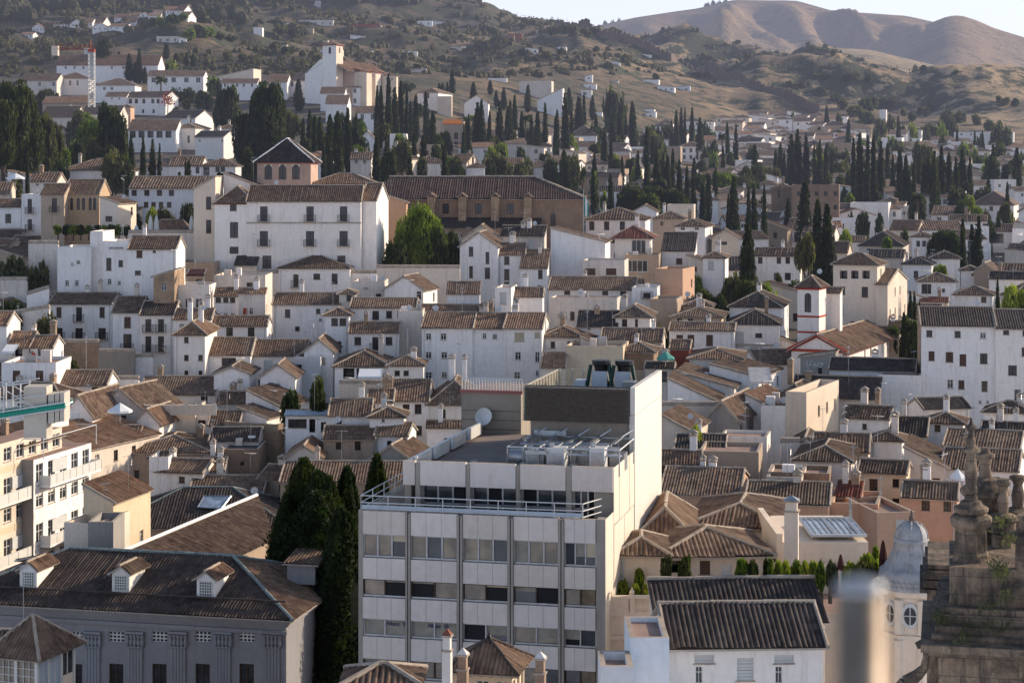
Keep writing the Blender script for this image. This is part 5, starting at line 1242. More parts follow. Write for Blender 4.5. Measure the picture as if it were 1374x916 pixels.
# x0 x1 eave ridge type options | windows (photo pixels) | label
ROWS = ('''
# --- upper left hillside
76 212 87 74 g eave=reave col=white rf=otile d=14 | k89:88,100,112,150,165,180*3x4 | long white hall with terracotta roof and red eave behind the tall cypresses
27 76 108 99 g col=old | k110:53,72*4x6 | weathered white row house with brown roof left of the red tower crane
75 118 105 97 h | k108:84,94,104*3x7 | white house with brown roof immediately behind the tower crane mast
127 181 114 106 h | k117:140,150*4x4 | white house with tan roof and a sunlit glass roof panel near the crane
198 273 102 95 g cat=house yb=127 | k104:206,222,233,250,266*6x7 k117:232,241*3x4 | wide bluish white villa with a row of dark windows below the long terracotta hall
278 340 105 92 r a=12 col=cream | - | cream gabled house with chimneys at the right end of the upper street
298 345 111 106 g | k112:302,318,327,338*3x5 | low white house with small windows below the cream gabled house
168 222 130 123 g a=16 yb=152 | w133:175,183,193,205,212*4x6 w147:192,206*3x5 | bright white two-storey house beside the red climbing plant
142 170 129 124 m | k131:150,160*2x3 |
57 118 138 130 g col=tan rf=otile | - | tan block with ochre tile roof left of the crane foot
55 100 157 143 g col=old rf=dtile | - | grey-walled house under a large dark roof behind the left cedar
110 160 153 142 g col=old rf=dtile | - |
94 104 149 144 h col=tan yb=158 | w150:99*3x5 | little tan lookout tower on the dark roofs at left
163 175 143 138 h col=pink yb=158 | w148:169*4x7 | small salmon lookout tower with hipped roof near the crane foot
172 236 174 161 g d=12 yb=193 | o176:178,190,202,214,226*8x9 | white house with a columned gallery below the salmon lookout tower
236 262 171 160 h a=10 yb=196 | w182:253*3x10 | plain cream-white tower house at the end of the columned gallery
219 262 158 148 g rf=dtile a=18 | - | white house with big dark roof and a bright gable end
262 300 183 176 g rf=dtile a=18 | k187:268,298*2x4 |
293 317 172 167 h yb=190 | k174:297,311*7x8 | white roof pavilion with two dark openings beside the cedar
67 90 178 168 f col=tan d=5 yb=190 | w180:83*4x7 | tiny tan chapel-like house with pediment among the left trees
97 140 212 200 h col=tan rf=dtile |- | low block with dark pyramid roof above the white loggia mansion
80 175 228 213 h d=13 yb=290 | w244:127*7x12 o241:147,162*9x18 o263:148,163*8x18 | white mansion with hipped roof and stacked timber loggias
194 226 222 213 h yb=232 | a224:200,208,216*4x5 | small white pavilion with arched windows under a hipped roof
226 270 222 210 g col=white | w224:265*5x9 |
270 316 222 210 h | w223:292,299*6x8 o222:277*8x14 | white house with paired dark windows behind the cypress pair
173 298 252 237 g D=340 d=11 col=blue yb=290 | w255:180,197,214,230*7x8 w271:182,196,206,216,227*6x8 | blue-grey gallery house under a long tan roof
# --- middle left: terraces in front of the mansion
-20 28 277 267 g D=322 col=white | w287:11*8x12 a312:12*5x9 | white house at the left edge with a small arched niche window
29 56 266 262 t D=318 | b267:40*6x19 b294:40*6x15 | narrow white house with two balconied windows, one above the other
40 76 243 232 g D=340 col=old | k246:50,60*4x4 |
134 158 272 264 l D=305 col=cream a=10 yb=300 | w290:146*9x7 | low cream annexe at the right end of the arcaded brick house
260 289 253 236 r D=296 col=cream yb=325 | w264:280*7x17 w295:280*7x18 | cream house wing with tall windows left of the great white mansion
77 122 336 330 t D=275 d=9 par=.5 yb=391 | k349:105*5x5 k376:90,103*5x7 p352:97*4x4 | white terraced house with planted roof garden and stone pilasters
121 138 314 310 t D=276 d=8 yb=391 par=.4 | - | tall narrow white stair block between the roof garden and terrace
138 173 330 324 t D=274 d=9 yb=391 | w346:146*7x17 w349:162*6x9 k374:147*5x7 k377:160*4x5 k329:156*20x5 | white house with brown door window below the parasol terrace
172 236 333 317 g D=272 yb=391 | s336:187*8x10 w336:207*4x3 w363:185*8x6 p376:218*5x9 | white house with its own tiled roof right of the parasol terrace
206 234 371 362 r D=262 col=ruin yb=391 | k379:220*7x11 | small rubble stone lean-to against the white terraced house
237 288 358 347 t D=290 col=tan rf=slate | k361:253,268*4x4 |
315 344 355 340 m D=292 rf=dtile col=old | - |
234 281 391 386 t D=265 par=.9 yb=412 rf=deck | w401:253,267*8x12 b366:300*1x1 | white house with cluttered roof terrace and blue awning
287 356 374 370 t D=272 par=.5 col=old yb=430 | w379:335*8x7 | stepped terrace house with pergola posts on top
288 320 396 386 m D=266 col=white yb=425 | w398:293,303,312*7x8 k420:293,303,312*5x3 | white house with three square windows under a short dark roof
320 356 392 388 m D=264 col=old rf=otile yb=425 | k413:337*5x9 r413:329*6x11 | tan block with a red door beside the short dark roof
284 358 436 424 g D=258 yb=453 | w439:308,337*9x14 | white house with ochre window surrounds under a rippled roof
374 469 359 341 h D=290 yb=393 d=13 | b368:397*7x17 w367:425*9x8 w367:449*8x14 | white hip-roofed house with a small balcony below the great mansion
366 456 407 393 g D=268 yb=449 | w415:386*7x11 w414:427*6x7 k414:439*4x3 k427:430*4x4 w438:399*6x6 | plain white house with a golden-lit roof below the hip-roofed house
455 476 393 385 h D=268 yb=412 col=old | w396:469*8x8 | small square roof turret with a tiny hipped roof
473 516 384 380 t D=275 yb=410 col=old | k383:491*6x5 w394:508*7x13 |
516 568 388 371 f D=272 a=14 d=7 | w391:562*6x10 |
470 558 412 400 g D=262 d=8 yb=430 rf=tile | w419:472*8x9 w417:504*9x12 w417:522,537*8x10 | white row house with four dark square windows beside the balcony turret
436 468 421 410 h D=258 yb=456 ov=.5 | w427:449,460*9x10 o458:452*12x16 | tall white turret with glazed balcony under a little hip roof
468 535 445 432 g D=252 yb=476 | w452:480,522*9x11 b452:504*9x18 | white house with rippled sunlit roof and a central balcony door
449 522 490 471 h D=240 yb=500 d=10 | o494:468,486,503*15x14 | white house with a deep shaded porch and white sail awning
521 568 489 475 h D=239 | w497:533,545*7x7 k505:530*4x4 | hip-roofed house with two air conditioners beside the sail awning porch
566 634 439 424 g D=248 yb=513 d=12 sidew=0 | n447:575*7x9 n447:595*8x9 n472:575*8x9 n472:596*8x9 n499:575*9x11 n499:596*7x8 | left bay of the tall pale apartment row with rippled roof
634 676 440 423 g D=248 yb=513 d=12 | n448:624,664*6x7 n447:650*5x7 k472:626*16x16 n499:626*15x10 n448:644*15x8 | middle bay of the pale apartment row with one large dark window
676 727 440 422 g D=247 yb=513 d=12 sidew=0 | n447:662*3x3 w445:677*5x11 e446:697*13x12 e446:721*7x7 n472:677*8x12 n472:695*8x11 n472:721*6x14 n499:677*8x11 n499:694*8x11 k497:721*4x7 | right bay of the pale apartment row with beige roller shutters
534 567 424 420 t D=255 yb=475 col=old d=6 | - | tall blank pale block where the apartment row begins
557 650 423 409 g D=262 yb=430 col=old | - |
643 671 425 411 l D=262 col=old | - |
234 275 447 432 h D=244 yb=508 d=10 | w452:250*6x8 w476:250,269*6x8 w497:250,269*5x6 | slender white tower house with small square windows and pyramid roof
276 336 475 453 g D=247 yb=512 | w480:307*19x11 | white house with one wide brown window below the slender tower house
334 410 476 456 g D=249 yb=530 | w483:335*7x7 p483:360*12x15 |
408 447 471 455 f D=246 d=9 yb=497 | w465:427*4x5 e480:432*9x9 | white gable-fronted house with one small window high up
395 430 486 478 t D=244 col=blue | k480:400*8x4 o489:401*8x17 |
349 396 505 489 f D=236 d=8 yb=530 | p514:372*9x12 k513:362*4x8 | white steep gabled cottage above the ivy
287 335 501 492 f D=237 d=8 yb=528 | w511:322*7x6 | low white gabled house with a single small window and stained wall
66 150 407 393 g D=268 yb=472 d=9 | w412:79*7x14 b412:106*8x19 w412:137*7x14 b440:79,106,137*10x15 k469:138*8x3 | white two-storey house with six dark openings and iron balconies
151 188 418 398 g D=262 yb=475 | s425:171*9x15 b448:171*11x22 | white house with one big barred balcony window
188 233 421 404 g D=259 yb=475 rf=dtile | b428:199,216*8x17 b451:199,216*8x21 k478:197*8x3 | white house with four balcony doors in two pairs
233 283 427 414 g D=258 yb=450 | k434:244*7x4 |
186 289 528 505 g D=236 yb=545 d=9 | w529:200*7x10 w531:274*9x9 | long white house with a brightly ribbed roof and paved terrace
70 143 515 497 g D=230 yb=541 | k517:84*5x4 w519:128*9x12 | low white house with ribbed roof beyond the green crane jib
2 75 491 486 t D=228 yb=527 col=white par=.4 | s497:22,53*10x18 | white house with a brick roof terrace and two tall brown shutters
9 39 465 445 g D=238 rf=otile col=old | o468:24*12x10 | orange-roofed terrace hut with white awning at the left
41 71 465 450 g D=238 rf=otile | w468:55*9x10 k471:67*4x8 | orange-roofed terrace hut beside a closed red parasol
-30 9 435 418 g D=240 rf=otile |- |
290 332 540 525 g D=232 col=old | - |
330 375 545 524 l D=228 a=20 yb=600 | - | plain white wedge-shaped house with a slanting sunlit roof
318 358 560 548 l D=224 a=20 |- |
280 320 569 551 g D=222 | - |
281 347 590 573 g D=216 yb=612 rf=dtile | - |
300 372 580 572 t D=219 a=24 col=ruin d=14 yb=640 par=.9 ch=0 | - | tall ruined brick wall house with its curved side in full sun
299 347 604 600 t D=212 col=brick yb=640 rf=slate par=.15 d=7 | w619:325*5x6 | square brick house with a flat black roof and one tiny window
347 390 643 625 g D=206 col=tan a=20 yb=660 | w650:377*5x9 | tan house with patched roof in front of the ruined brick wall
206 272 633 616 g D=207 yb=655 a=14 | w639:244*8x9 | white house with a roof terrace door and ribbed roof
200 226 628 624 t D=208 col=white par=1.2 | - |
271 300 630 613 g D=209 col=old |- |
253 352 662 638 g D=204 col=cream d=8 | - |
163 282 606 587 h D=213 d=12 rf=tile col=tan | k611:200,225,250*8x6 | long hip-roofed house with brown open gallery beneath its eaves
128 192 549 522 f D=222 a=18 d=9 yb=600 col=old | w557:153,166*7x7 | gabled house with a terrace, white parasol standing in front
180 214 567 549 f D=219 a=12 d=7 yb=590 | - | small gabled white annexe with bright verge beside the parasol terrace
135 187 580 571 m D=216 col=tan yb=603 | o583:143,158,175*11x14 | brown-tiled porch with tables in front of the parasol terrace
214 262 556 552 t D=224 yb=575 col=cream par=.7 | w559:231*9x9 |
240 282 562 552 t D=225 yb=573 rf=slate | o553:250*14x18 w560:271*10x9 |
85 124 557 531 f D=215 d=12 a=10 col=white yb=605 | e561:109*9x9 k561:90*8x7 k592:111*9x4 | derelict white gabled house with a patched roof in the narrow street
0 70 588 574 t D=212 col=old yb=625 | e592:14*8x9 |
27 50 574 570 t D=206 a=20 col=white d=6 | - | sunlit cube-shaped white stair house below the crane counterweights
45 118 602 578 l D=205 a=22 rf=otile col=cream d=14 | - | big orange-brown roof sloping right beyond the balconied apartments
383 442 556 551 m D=218 rf=metal k=.15 yb=585 | w562:399*25x12 o562:419*8x18 w566:434*7x13 | white outbuilding with a pale sheet roof and wide dark window
434 503 587 571 g D=212 col=tan yb=622 | w593:455*9x10 w592:480*8x12 | brown-plastered house with two dark windows near the cypresses
503 547 583 567 g D=212 a=8 | - |
496 542 558 543 h D=214 | k561:514*4x5 |
441 497 556 535 g D=216 yb=575 | w563:455*7x8 |
493 527 538 522 g D=220 | w541:500*6x6 |
521 575 537 509 g D=222 yb=585 d=12 | w542:545,561*9x13 w571:546,561*10x13 | white house with four large dark windows in two rows
575 642 540 511 h D=222 yb=590 d=12 | w549:594*8x12 w582:584*11x7 w580:612*5x5 | white house with hipped roof joined to the concrete lift block
573 620 572 564 m D=219 yb=590 | - |
376 560 645 619 g D=200 d=10 col=tan | k648:445,470*7x6 | very long dark-roofed house behind the big foreground cypresses
385 430 612 598 f D=208 col=old d=8 rf=otile | o613:405*10x8 | small barn with pale gable and scattered roof debris
495 555 618 598 f D=206 col=grey d=9 a=10 | - |
112 152 672 650 l D=176 a=14 d=8 col=yellow rf=otile yb=715 | - |
# --- centre
617 668 330 312 f D=300 yb=380 d=10 ch=0 | w321:632*4x4 w328:632*6x16 w338:654*5x16 w357:632*5x16 w359:654*7x15 | tall white gable-fronted house with five slim windows below the brick nave
668 704 341 326 g D=301 yb=380 | w344:680*7x11 w361:680*7x15 w378:680*7x6 | white house stepping down from the tall gable-fronted house
698 734 359 335 m D=296 yb=390 d=7 | w362:725*6x12 w383:724*6x8 | white corner house with steep tiled slope above the flat white yard
620 672 320 302 f D=316 yb=340 d=8 col=old | - |
672 730 316 303 m D=315 rf=dtile col=old yb=334 | p321:713*8x12 | low outbuilding with a grey roof close against the brick nave
600 643 393 378 m D=268 | - |
664 686 389 385 t D=263 yb=412 par=.3 | p392:675*9x16 | small white cube house with one tall pale door
685 728 397 386 g D=266 | o398:693*7x9 |
739 812 324 306 l D=305 yb=372 d=9 k=.3 ch=0 | - | large blank white wall house with roof falling to the right
786 866 294 279 h D=345 d=12 yb=320 | w297:794,814,835*7x12 | wide white house with three windows right of the brick nave
850 881 283 275 f D=385 |- |
895 931 279 277 t D=395 col=cream yb=290 |- |
876 918 293 283 h D=365 col=tan | w297:888*4x6 |
906 946 303 288 h D=345 a=14 yb=330 | k305:916,935*6x4 w310:928*5x8 | white house with a small wooden balcony on its sunlit side
825 872 316 303 h D=320 rf=rtile ov=.9 yb=343 d=9 | c322:857*19x18 | modern white house with glass wall and brown overhanging roof
838 884 346 343 t D=312 col=tan yb=372 rf=deck par=.5 | c349:855*28x16 | glazed lower storey of brown frames under the modern white house
888 932 336 312 m D=318 rf=dtile yb=370 | - | white house with a very steep dark roof right of the modern house
921 947 350 342 l D=315 yb=385 col=old | w358:931*8x6 |
943 973 345 330 h D=312 a=10 yb=385 | p350:954*8x12 | white house with a pale green window blind near the hedge
955 992 319 308 f D=345 col=cream a=6 d=8 | - |
1012 1071 343 333 g D=340 yb=385 | w345:1020,1045,1057*6x9 w366:1042,1057*8x10 | white house with five windows in front of the grey spiky tree
781 838 353 349 t D=296 col=old yb=375 par=.4 | s360:792,820*14x9 |
736 852 388 372 g D=283 yb=400 d=9 | w389:739,761*8x9 w389:812,836*8x9 | long white house with four dark windows under a brown roof in the centre
848 882 392 385 t D=278 yb=415 | b388:868*10x12 |
878 916 370 366 t D=285 a=18 col=pink yb=430 d=8 par=1 | - | tall salmon block with a brightly sunlit side at the centre
872 908 408 404 t D=270 col=tan yb=425 | - |
737 828 402 396 t D=272 col=old yb=450 par=.2 d=6 | p418:757*8x9 w418:768*6x12 | pale blank garden wall house with a hatch door
775 828 437 417 m D=256 yb=450 rf=dtile | k438:790*4x4 |
826 872 424 410 h D=256 yb=445 d=8 | w428:838*7x14 w428:854*4x14 | white house with two slender door windows and a square tiled cap
728 780 451 433 h D=250 yb=475 | w458:742,764*6x9 | white house with twin windows right of the pale apartment row
779 818 467 452 l D=244 col=old |- |
726 758 492 473 g D=236 col=old rf=otile yb=505 |- |
759 836 470 467 t D=238 col=yellow yb=510 par=.5 d=8 | - | plain ochre flat-topped block behind the roof machinery
806 888 457 441 g D=246 col=old | k460:873*5x5 |
832 877 471 457 h D=240 col=brick | - | brick-walled house with small hipped roof in the centre right
917 954 410 400 h D=275 a=10 | k411:930,940*4x3 |
901 968 425 413 h D=266 col=yellow yb=440 d=9 | w427:912,926,949*7x7 | ochre upper storey with three windows under a hipped roof
898 985 443 434 g D=259 yb=475 d=6 | s449:912,927,952*9x15 | white ground floor with three tall brown shutters below the ochre storey
979 1048 411 392 h D=275 rf=dtile yb=425 d=12 | - |
979 1046 434 416 h D=262 rf=dtile yb=480 d=9 band=463 a=8 | w447:1018*9x6 p445:992*12x20 p465:1015*16x14 | two-tier roofed house with a cream band beside the dark alley
899 925 467 456 g D=246 col=red yb=485 |- | dark red walled house beside the green parasol
866 904 493 486 g D=236 col=old yb=520 rf=dtile | w498:885*20x14 | open-sided roof pavilion with amber windows behind the office block
925 996 481 470 h D=240 yb=508 d=9 a=8 | w488:970*10x10 | white house with broad hipped roof and one square dark window
907 985 519 499 l D=228 yb=545 d=10 a=12 | k504:920,930*3x3 | white house with a long roof slope lit by the sun
896 962 538 508 l D=220 yb=570 d=8 a=10 | k518:911*5x4 k538:912*13x8 k535:936*5x8 | white side-gabled house with a small square attic opening
952 1018 505 490 l D=232 a=22 d=11 | - |
946 990 562 539 f D=210 a=20 col=grey d=13 yb=600 | - | grey rendered barn gable with sunlit side wall
1000 1042 550 529 l D=216 a=22 rf=otile d=10 yb=575 | - |
1040 1083 533 516 h D=222 a=20 d=9 yb=555 | w537:1052,1062*5x7 | pyramid-roofed house with a band of sunlit windows
1021 1056 553 549 t D=213 yb=575 | - |
1054 1082 541 537 t D=212 a=24 col=cream d=14 par=1.2 yb=605 sidew=1 | - | sunlit cream house with chimneys up its long side wall
887 925 577 557 l D=200 a=18 d=9 yb=606 col=cream | - |
905 972 606 585 g D=192 rf=dtile col=old d=9 | - |
966 1029 590 586 t D=197 yb=630 par=.3 d=5 | k596:995*3x3 k608:978*4x4 k607:1008*4x4 | white parapet wall house dotted with small holes
938 1018 612 607 t D=187 col=tan yb=655 par=.4 d=7 | - | blank tan rendered block behind the big ribbed roof
880 940 621 604 g D=186 yb=640 col=ruin | o624:900*34x14 |
886 992 664 632 g D=173 col=pink yb=690 d=12 | w670:959*12x8 | salmon house with a large sharply ribbed roof right of the office block
1066 1142 618 599 h D=184 yb=632 d=10 | - | white house with hipped roof and dark red eave line
1090 1165 605 582 g D=192 col=old | - |
1060 1100 600 588 f D=196 col=old |- |
1131 1193 561 545 g D=206 yb=590 a=20 | w568:1160*6x8 k587:1148*5x5 | white cottage with a ribbed gable roof and a tall chimney
1168 1210 590 576 h D=198 | - |
1193 1243 584 560 g D=204 rf=dtile col=old | - |
1243 1292 567 552 h D=206 yb=590 | w569:1258*8x10 |
1239 1301 547 534 g D=213 rf=dtile a=-12 yb=570 | w559:1293,1310*4x9 |
1321 1385 553 539 h D=212 yb=566 | w556:1341*8x10 p556:1327*10x9 | white house with sandy eave at the right edge under the tall block
1316 1380 582 567 g D=203 rf=dtile col=old |- |
1266 1368 601 580 g D=195 d=9 | - | very wide ribbed sunlit roof left of the cathedral pinnacle
1263 1366 631 604 g D=183 yb=650 rf=tile d=9 | - | wide dark ribbed roof stepped below the sunlit one
1152 1216 634 618 g D=180 col=yellow yb=675 | w642:1172*11x17 w642:1202*9x12 w668:1202*9x7 | ochre house with three dark windows and washing-lined roof
1213 1270 627 601 l D=184 yb=655 col=cream d=9 | w641:1256*10x5 | cream gable wall house with a long roof falling right
1210 1284 668 647 g D=172 col=pink yb=700 | w671:1242*11x14 w671:1271*10x15 | pink-walled house with two brown windows under ribbed roof
1113 1178 684 680 t D=168 col=pink yb=722 par=.5 d=7 | - | flat salmon terrace block behind the glass roof
1177 1228 694 690 t D=164 col=pink yb=730 par=.4 a=-10 | p697:1209*13x22 | sunlit salmon stair house with a white door
1030 1113 641 636 t D=178 col=brick yb=660 par=.4 d=5 | - |
1122 1154 665 645 m D=172 rf=rtile col=pink | - | small house with a dark red tiled roof
1000 1112 676 660 g D=167 col=pink yb=712 d=9 | w703:1095*13x8 | long salmon house with a ribbed roof behind the tall chimney
1028 1076 645 642 t D=176 col=old yb=660 par=.3 |- |
1062 1178 534 506 m D=226 rf=dtile col=old yb=560 k=.5 | - | broad dark single-slope roof in the shade of the church
1113 1228 497 482 g D=236 yb=560 rf=dtile col=blue | w503:1165*8x7 w502:1183*7x9 k506:1211*4x5 | bluish white house with a dark roof beside the tall white block
1178 1235 506 502 t D=232 col=white yb=565 par=.2 d=9 | - | plain white wall block stepping toward the tall white building
1074 1121 480 472 r D=242 col=grey yb=500 d=4 | - | grey lean-to wall with faded scribbles in front of the church
# --- right, upper slopes
1126 1160 324 317 g D=395 | k327:1133,1142*3x4 |
1153 1212 329 311 h D=385 rf=dtile d=18 col=old | k333:1165,1180*4x4 | large dark hip-roofed house with a thick chimney
1224 1248 317 309 h D=375 yb=344 | w323:1232,1240*5x8 | small square white lookout tower with two dark windows
1211 1250 354 338 h D=345 rf=dtile |- |
1248 1288 346 333 h D=350 a=10 |- |
1166 1212 345 335 g D=362 rf=dtile col=old |- |
1232 1283 377 366 h D=318 yb=400 a=10 | w381:1243*13x13 w387:1266*4x5 | white house with a big glazed loggia window and two chimneys
1235 1272 404 399 g D=302 rf=rtile yb=425 col=cream | - |
1280 1332 395 384 h D=305 yb=415 | w398:1320*7x8 | white house with a low hipped roof and one dark window near the yellow trees
1289 1313 362 354 h D=328 a=14 yb=378 | w366:1305*3x4 |
1307 1335 365 353 f D=325 col=tan |- |
1321 1380 363 354 g D=330 |k366:1340*4x3 |
1327 1385 374 365 g D=318 rf=dtile |- |
1318 1358 310 301 g D=425 | c313:1337*20x14 | white house with a wide glazed bay on the far right
1303 1360 274 257 h D=500 d=20 | w277:1312,1330,1350*5x6 | large white house with paired gables under one brown roof
1141 1192 274 271 t D=470 yb=288 par=.4 | - | long low white garden wall house above the round trees
1035 1062 252 247 h D=455 col=brick yb=285 | w256:1045*3x9 | square brick church tower with a low hipped cap
1236 1336 437 424 g D=233 yb=645 a=10 d=14 side_col=ruin rf=dtile k=.32 cat=building ch=0 | w443:1247*8x9 w444:1285*8x9 n446:1319*8x8 s471:1250*8x13 s472:1274*10x14 s475:1292*9x16 w474:1320*10x14 n509:1275*8x12 s510:1290*8x12 w511:1321*8x14 k537:1315,1325*3x4 | tall plain white tenement with shuttered windows in three rows
1336 1440 441 428 g D=231 yb=645 a=10 d=14 rf=dtile k=.32 cat=building | w443:1350*8x6 w443:1376*8x8 s466:1376*10x12 | tall white tenement cut by the right edge of the view
# --- top middle around the hilltop church
360 385 110 100 g | k104:368*3x3 |
385 413 108 98 g a=28 yb=124 | w110:392,400*3x6 | white house with a sunlit windowed side left of the hilltop church
450 483 117 110 h a=10 yb=145 | k119:455,468,476*4x6 k132:470,476*4x7 | white house with small windows under the hilltop church apse
430 462 125 117 g |- |
437 466 139 128 g |- |
478 513 151 143 g yb=172 | k153:486,500*5x8 |
560 588 124 114 h a=18 yb=140 | o125:572*8x7 | white house with a brown balcony among the upper cypresses
587 606 132 129 t col=cream |- |
592 622 166 162 t col=tan yb=207 | w178:600,612*5x9 w190:600,612*5x8 | grey-tan tower block under a bright orange awning
483 503 186 176 f |- |
523 545 183 180 t yb=205 | - |
470 498 213 205 g col=old | k214:478,489*4x6 |
552 596 218 209 h | - |
602 626 218 207 g col=cream a=16 | c221:614*10x8 | cream house with a sunny glazed window just above the brick nave
626 650 224 214 h |- |
650 700 224 212 g col=old |- |
700 742 224 215 h | - |
623 655 138 128 f | - | white gabled house half hidden at the foot of the dry hill
721 755 134 118 r | k122:738*3x3 | white house with a slanting roof alone on the lower hillside
697 740 111 105 t col=old yb=114 | - | long pale ruined wall house on the dry hillside
764 800 181 168 h yb=190 d=14 | - | white house with a big pale roof between cypress groups
721 739 196 188 h a=12 yb=212 | w198:730*3x5 w206:730*3x4 | narrow bright white tower-like house between cypresses
770 797 196 190 g |- |
777 793 205 200 f |- |
828 864 199 195 t yb=208 par=.5 | o200:840,852*7x6 | white flat-roofed house with dark terrace openings among cypresses
891 913 199 195 t col=tan |- |
912 941 196 188 h yb=216 | k199:918,927,935*4x6 k208:918,927,935*4x6 | white belvedere villa with a low pyramid roof
943 958 163 158 h | k165:947,953*2x3 |
1182 1210 187 181 t | - |
1356 1400 218 214 t | - |
1218 1236 174 168 h | k177:1222,1231*3x4 | small white house with a tiled roof alone right of the far town
1223 1235 188 184 t yb=200 | - | plain pale block standing alone above the far cypress wood
1180 1189 149 146 t | - | tiny white ruin on the golden hill slope
1280 1360 178 176 t yb=186 par=.3 | k179:1290,1303,1316,1330,1344*3x3 | very long low white building at the far right valley edge
1116 1137 156 153 h | k158:1120,1130*3x3 | white farmhouse highest in the far town
''')
H(ROWS)
def graffiti():
    for o in list(C.objects):
        if str(o.get('label')).startswith('grey lean-to wall'):
            fr = Frame(1121, 242, math.degrees(-o.rotation_euler.z)); fr.z0 = o.location.z; b = MB()
            for st in (((1082, 484), (1084, 488), (1082, 492), (1085, 494), (1088, 490), (1087, 486), (1090, 484)), ((1091, 493), (1093, 486), (1095, 493), (1097, 487)), ((1099, 485), (1098, 491), (1101, 493), (1104, 489), (1102, 486), (1099, 488)), ((1080, 489), (1092, 490), (1106, 488))):
                for p, q in zip(st, st[1:]): u, v = fr.loc(*p), fr.loc(*q); b.bar((u[0], -.01, u[1]), (v[0], -.01, v[1]), .045, 'pale', 4)
            b.build('graffiti', o)
graffiti()
# ================================================================= hilltop church
def hilltop():
    D = 640; fr = Frame(451, D, 22); root = fr.empty('hilltop_church'); setp(root, 'pale hilltop church with a square belfry and a low terracotta nave', 'church', 460, 90, 'the hilltop church')
    fr.z0 -= 6; root.location.z = fr.z0; z = lambda y: zpy(y, D) - fr.z0
    L = fr.loc(433, 60)[0]; t = MB(); w = -L
    wall_face(t, L, 0, 1, 0, w, 0, z(61), [(w * .42, w * .62, z(72), z(63.5), .4)], 'white'); wall_face(t, 0, 0, 0, 1, w, 0, z(61), [(w * .4, w * .6, z(71), z(63.5), .4)], 'cream'); wall_face(t, 0, w, -1, 0, w, 0, z(61), [], 'white'); wall_face(t, L, w, 0, -1, w, 0, z(61), [], 'white')
    t.box(L + w * .42, L + w * .62, .38, .42, z(72), z(63.5), 'iron'); t.box(-.42, -.38, w * .4, w * .6, z(71), z(63.5), 'iron'); t.build('belfry', root)
    r = MB(); r.box(L - .35, .35, -.35, w + .35, z(61), z(59.3), 'reave'); a = [V((L - .5, -.5, z(59.3))), V((.5, -.5, z(59.3))), V((.5, w + .5, z(59.3))), V((L - .5, w + .5, z(59.3)))]; T = V((L / 2, w / 2, z(55.5)))
    for i in range(4): tiled(r, [a[i], a[(i + 1) % 4], T], 500, 'otile')
    r.lathe([(.5, z(56)), (.55, z(54.5)), (.15, z(53.5)), (.05, z(51))], 'salbrick', 8, T.x, T.y); r.build('belfry_roof', root)
    n = MB(); xl = fr.loc(408, 100)[0]; zz = z(99); zr = z(79)
    n.box(xl, L + .02, .6, 30, 0, zz, 'white'); n.poly([(xl, .6, zz), (L, .6, zz), (L, .6, zr), (L - 1.2, .6, zr)], 'white')
    n.box(L, 3.0, w + 1, 32, 0, z(95), 'salbrick')
    for i in range(5): n.box(3.0, 4.4, w + 2 + i * 5.4, w + 3.3 + i * 5.4, 0, z(97), 'cream', 'tile')
    n.build('nave_wall', root); r = MB(); xm = (xl + 3) / 2 + 1.5
    tiled(r, [V((3.6, .6, z(94.6))), V((3.6, 33, z(94.6))), V((xm, 33, zr)), V((xm, .6, zr))], 460, 'otile'); tiled(r, [V((xl - .5, 33, zz)), V((xl - .5, .6, zz)), V((xm, .6, zr)), V((xm, 33, zr))], 460, 'otile'); r.build('nave_roof', root)
    for px, y1 in ((485, 97), (497, 98), (509, 99)):
        yy, z1 = fr.side(px, y1, 4.6); b = MB(); b.box(3.0, 7.5, yy - 2.0, yy + 2.0, 0, z1, 'cream'); tiled(b, [V((8, yy - 2.3, z1)), V((8, yy + 2.3, z1)), V((3, yy + 2.3, z1 + 1.3)), V((3, yy - 2.3, z1 + 1.3))], 500, 'otile', eave='redp'); b.build('side_chapel', root)
    covpx(405, 52, 532, 125)
hilltop()
house(513, 532, 101, 95, 'h', D=655, col='cream', rf='otile', win='k104:519,526*2x4', label='round-ended cream chapel at the right end of the hilltop church', name='chapel', cat='chapel', ch=0)

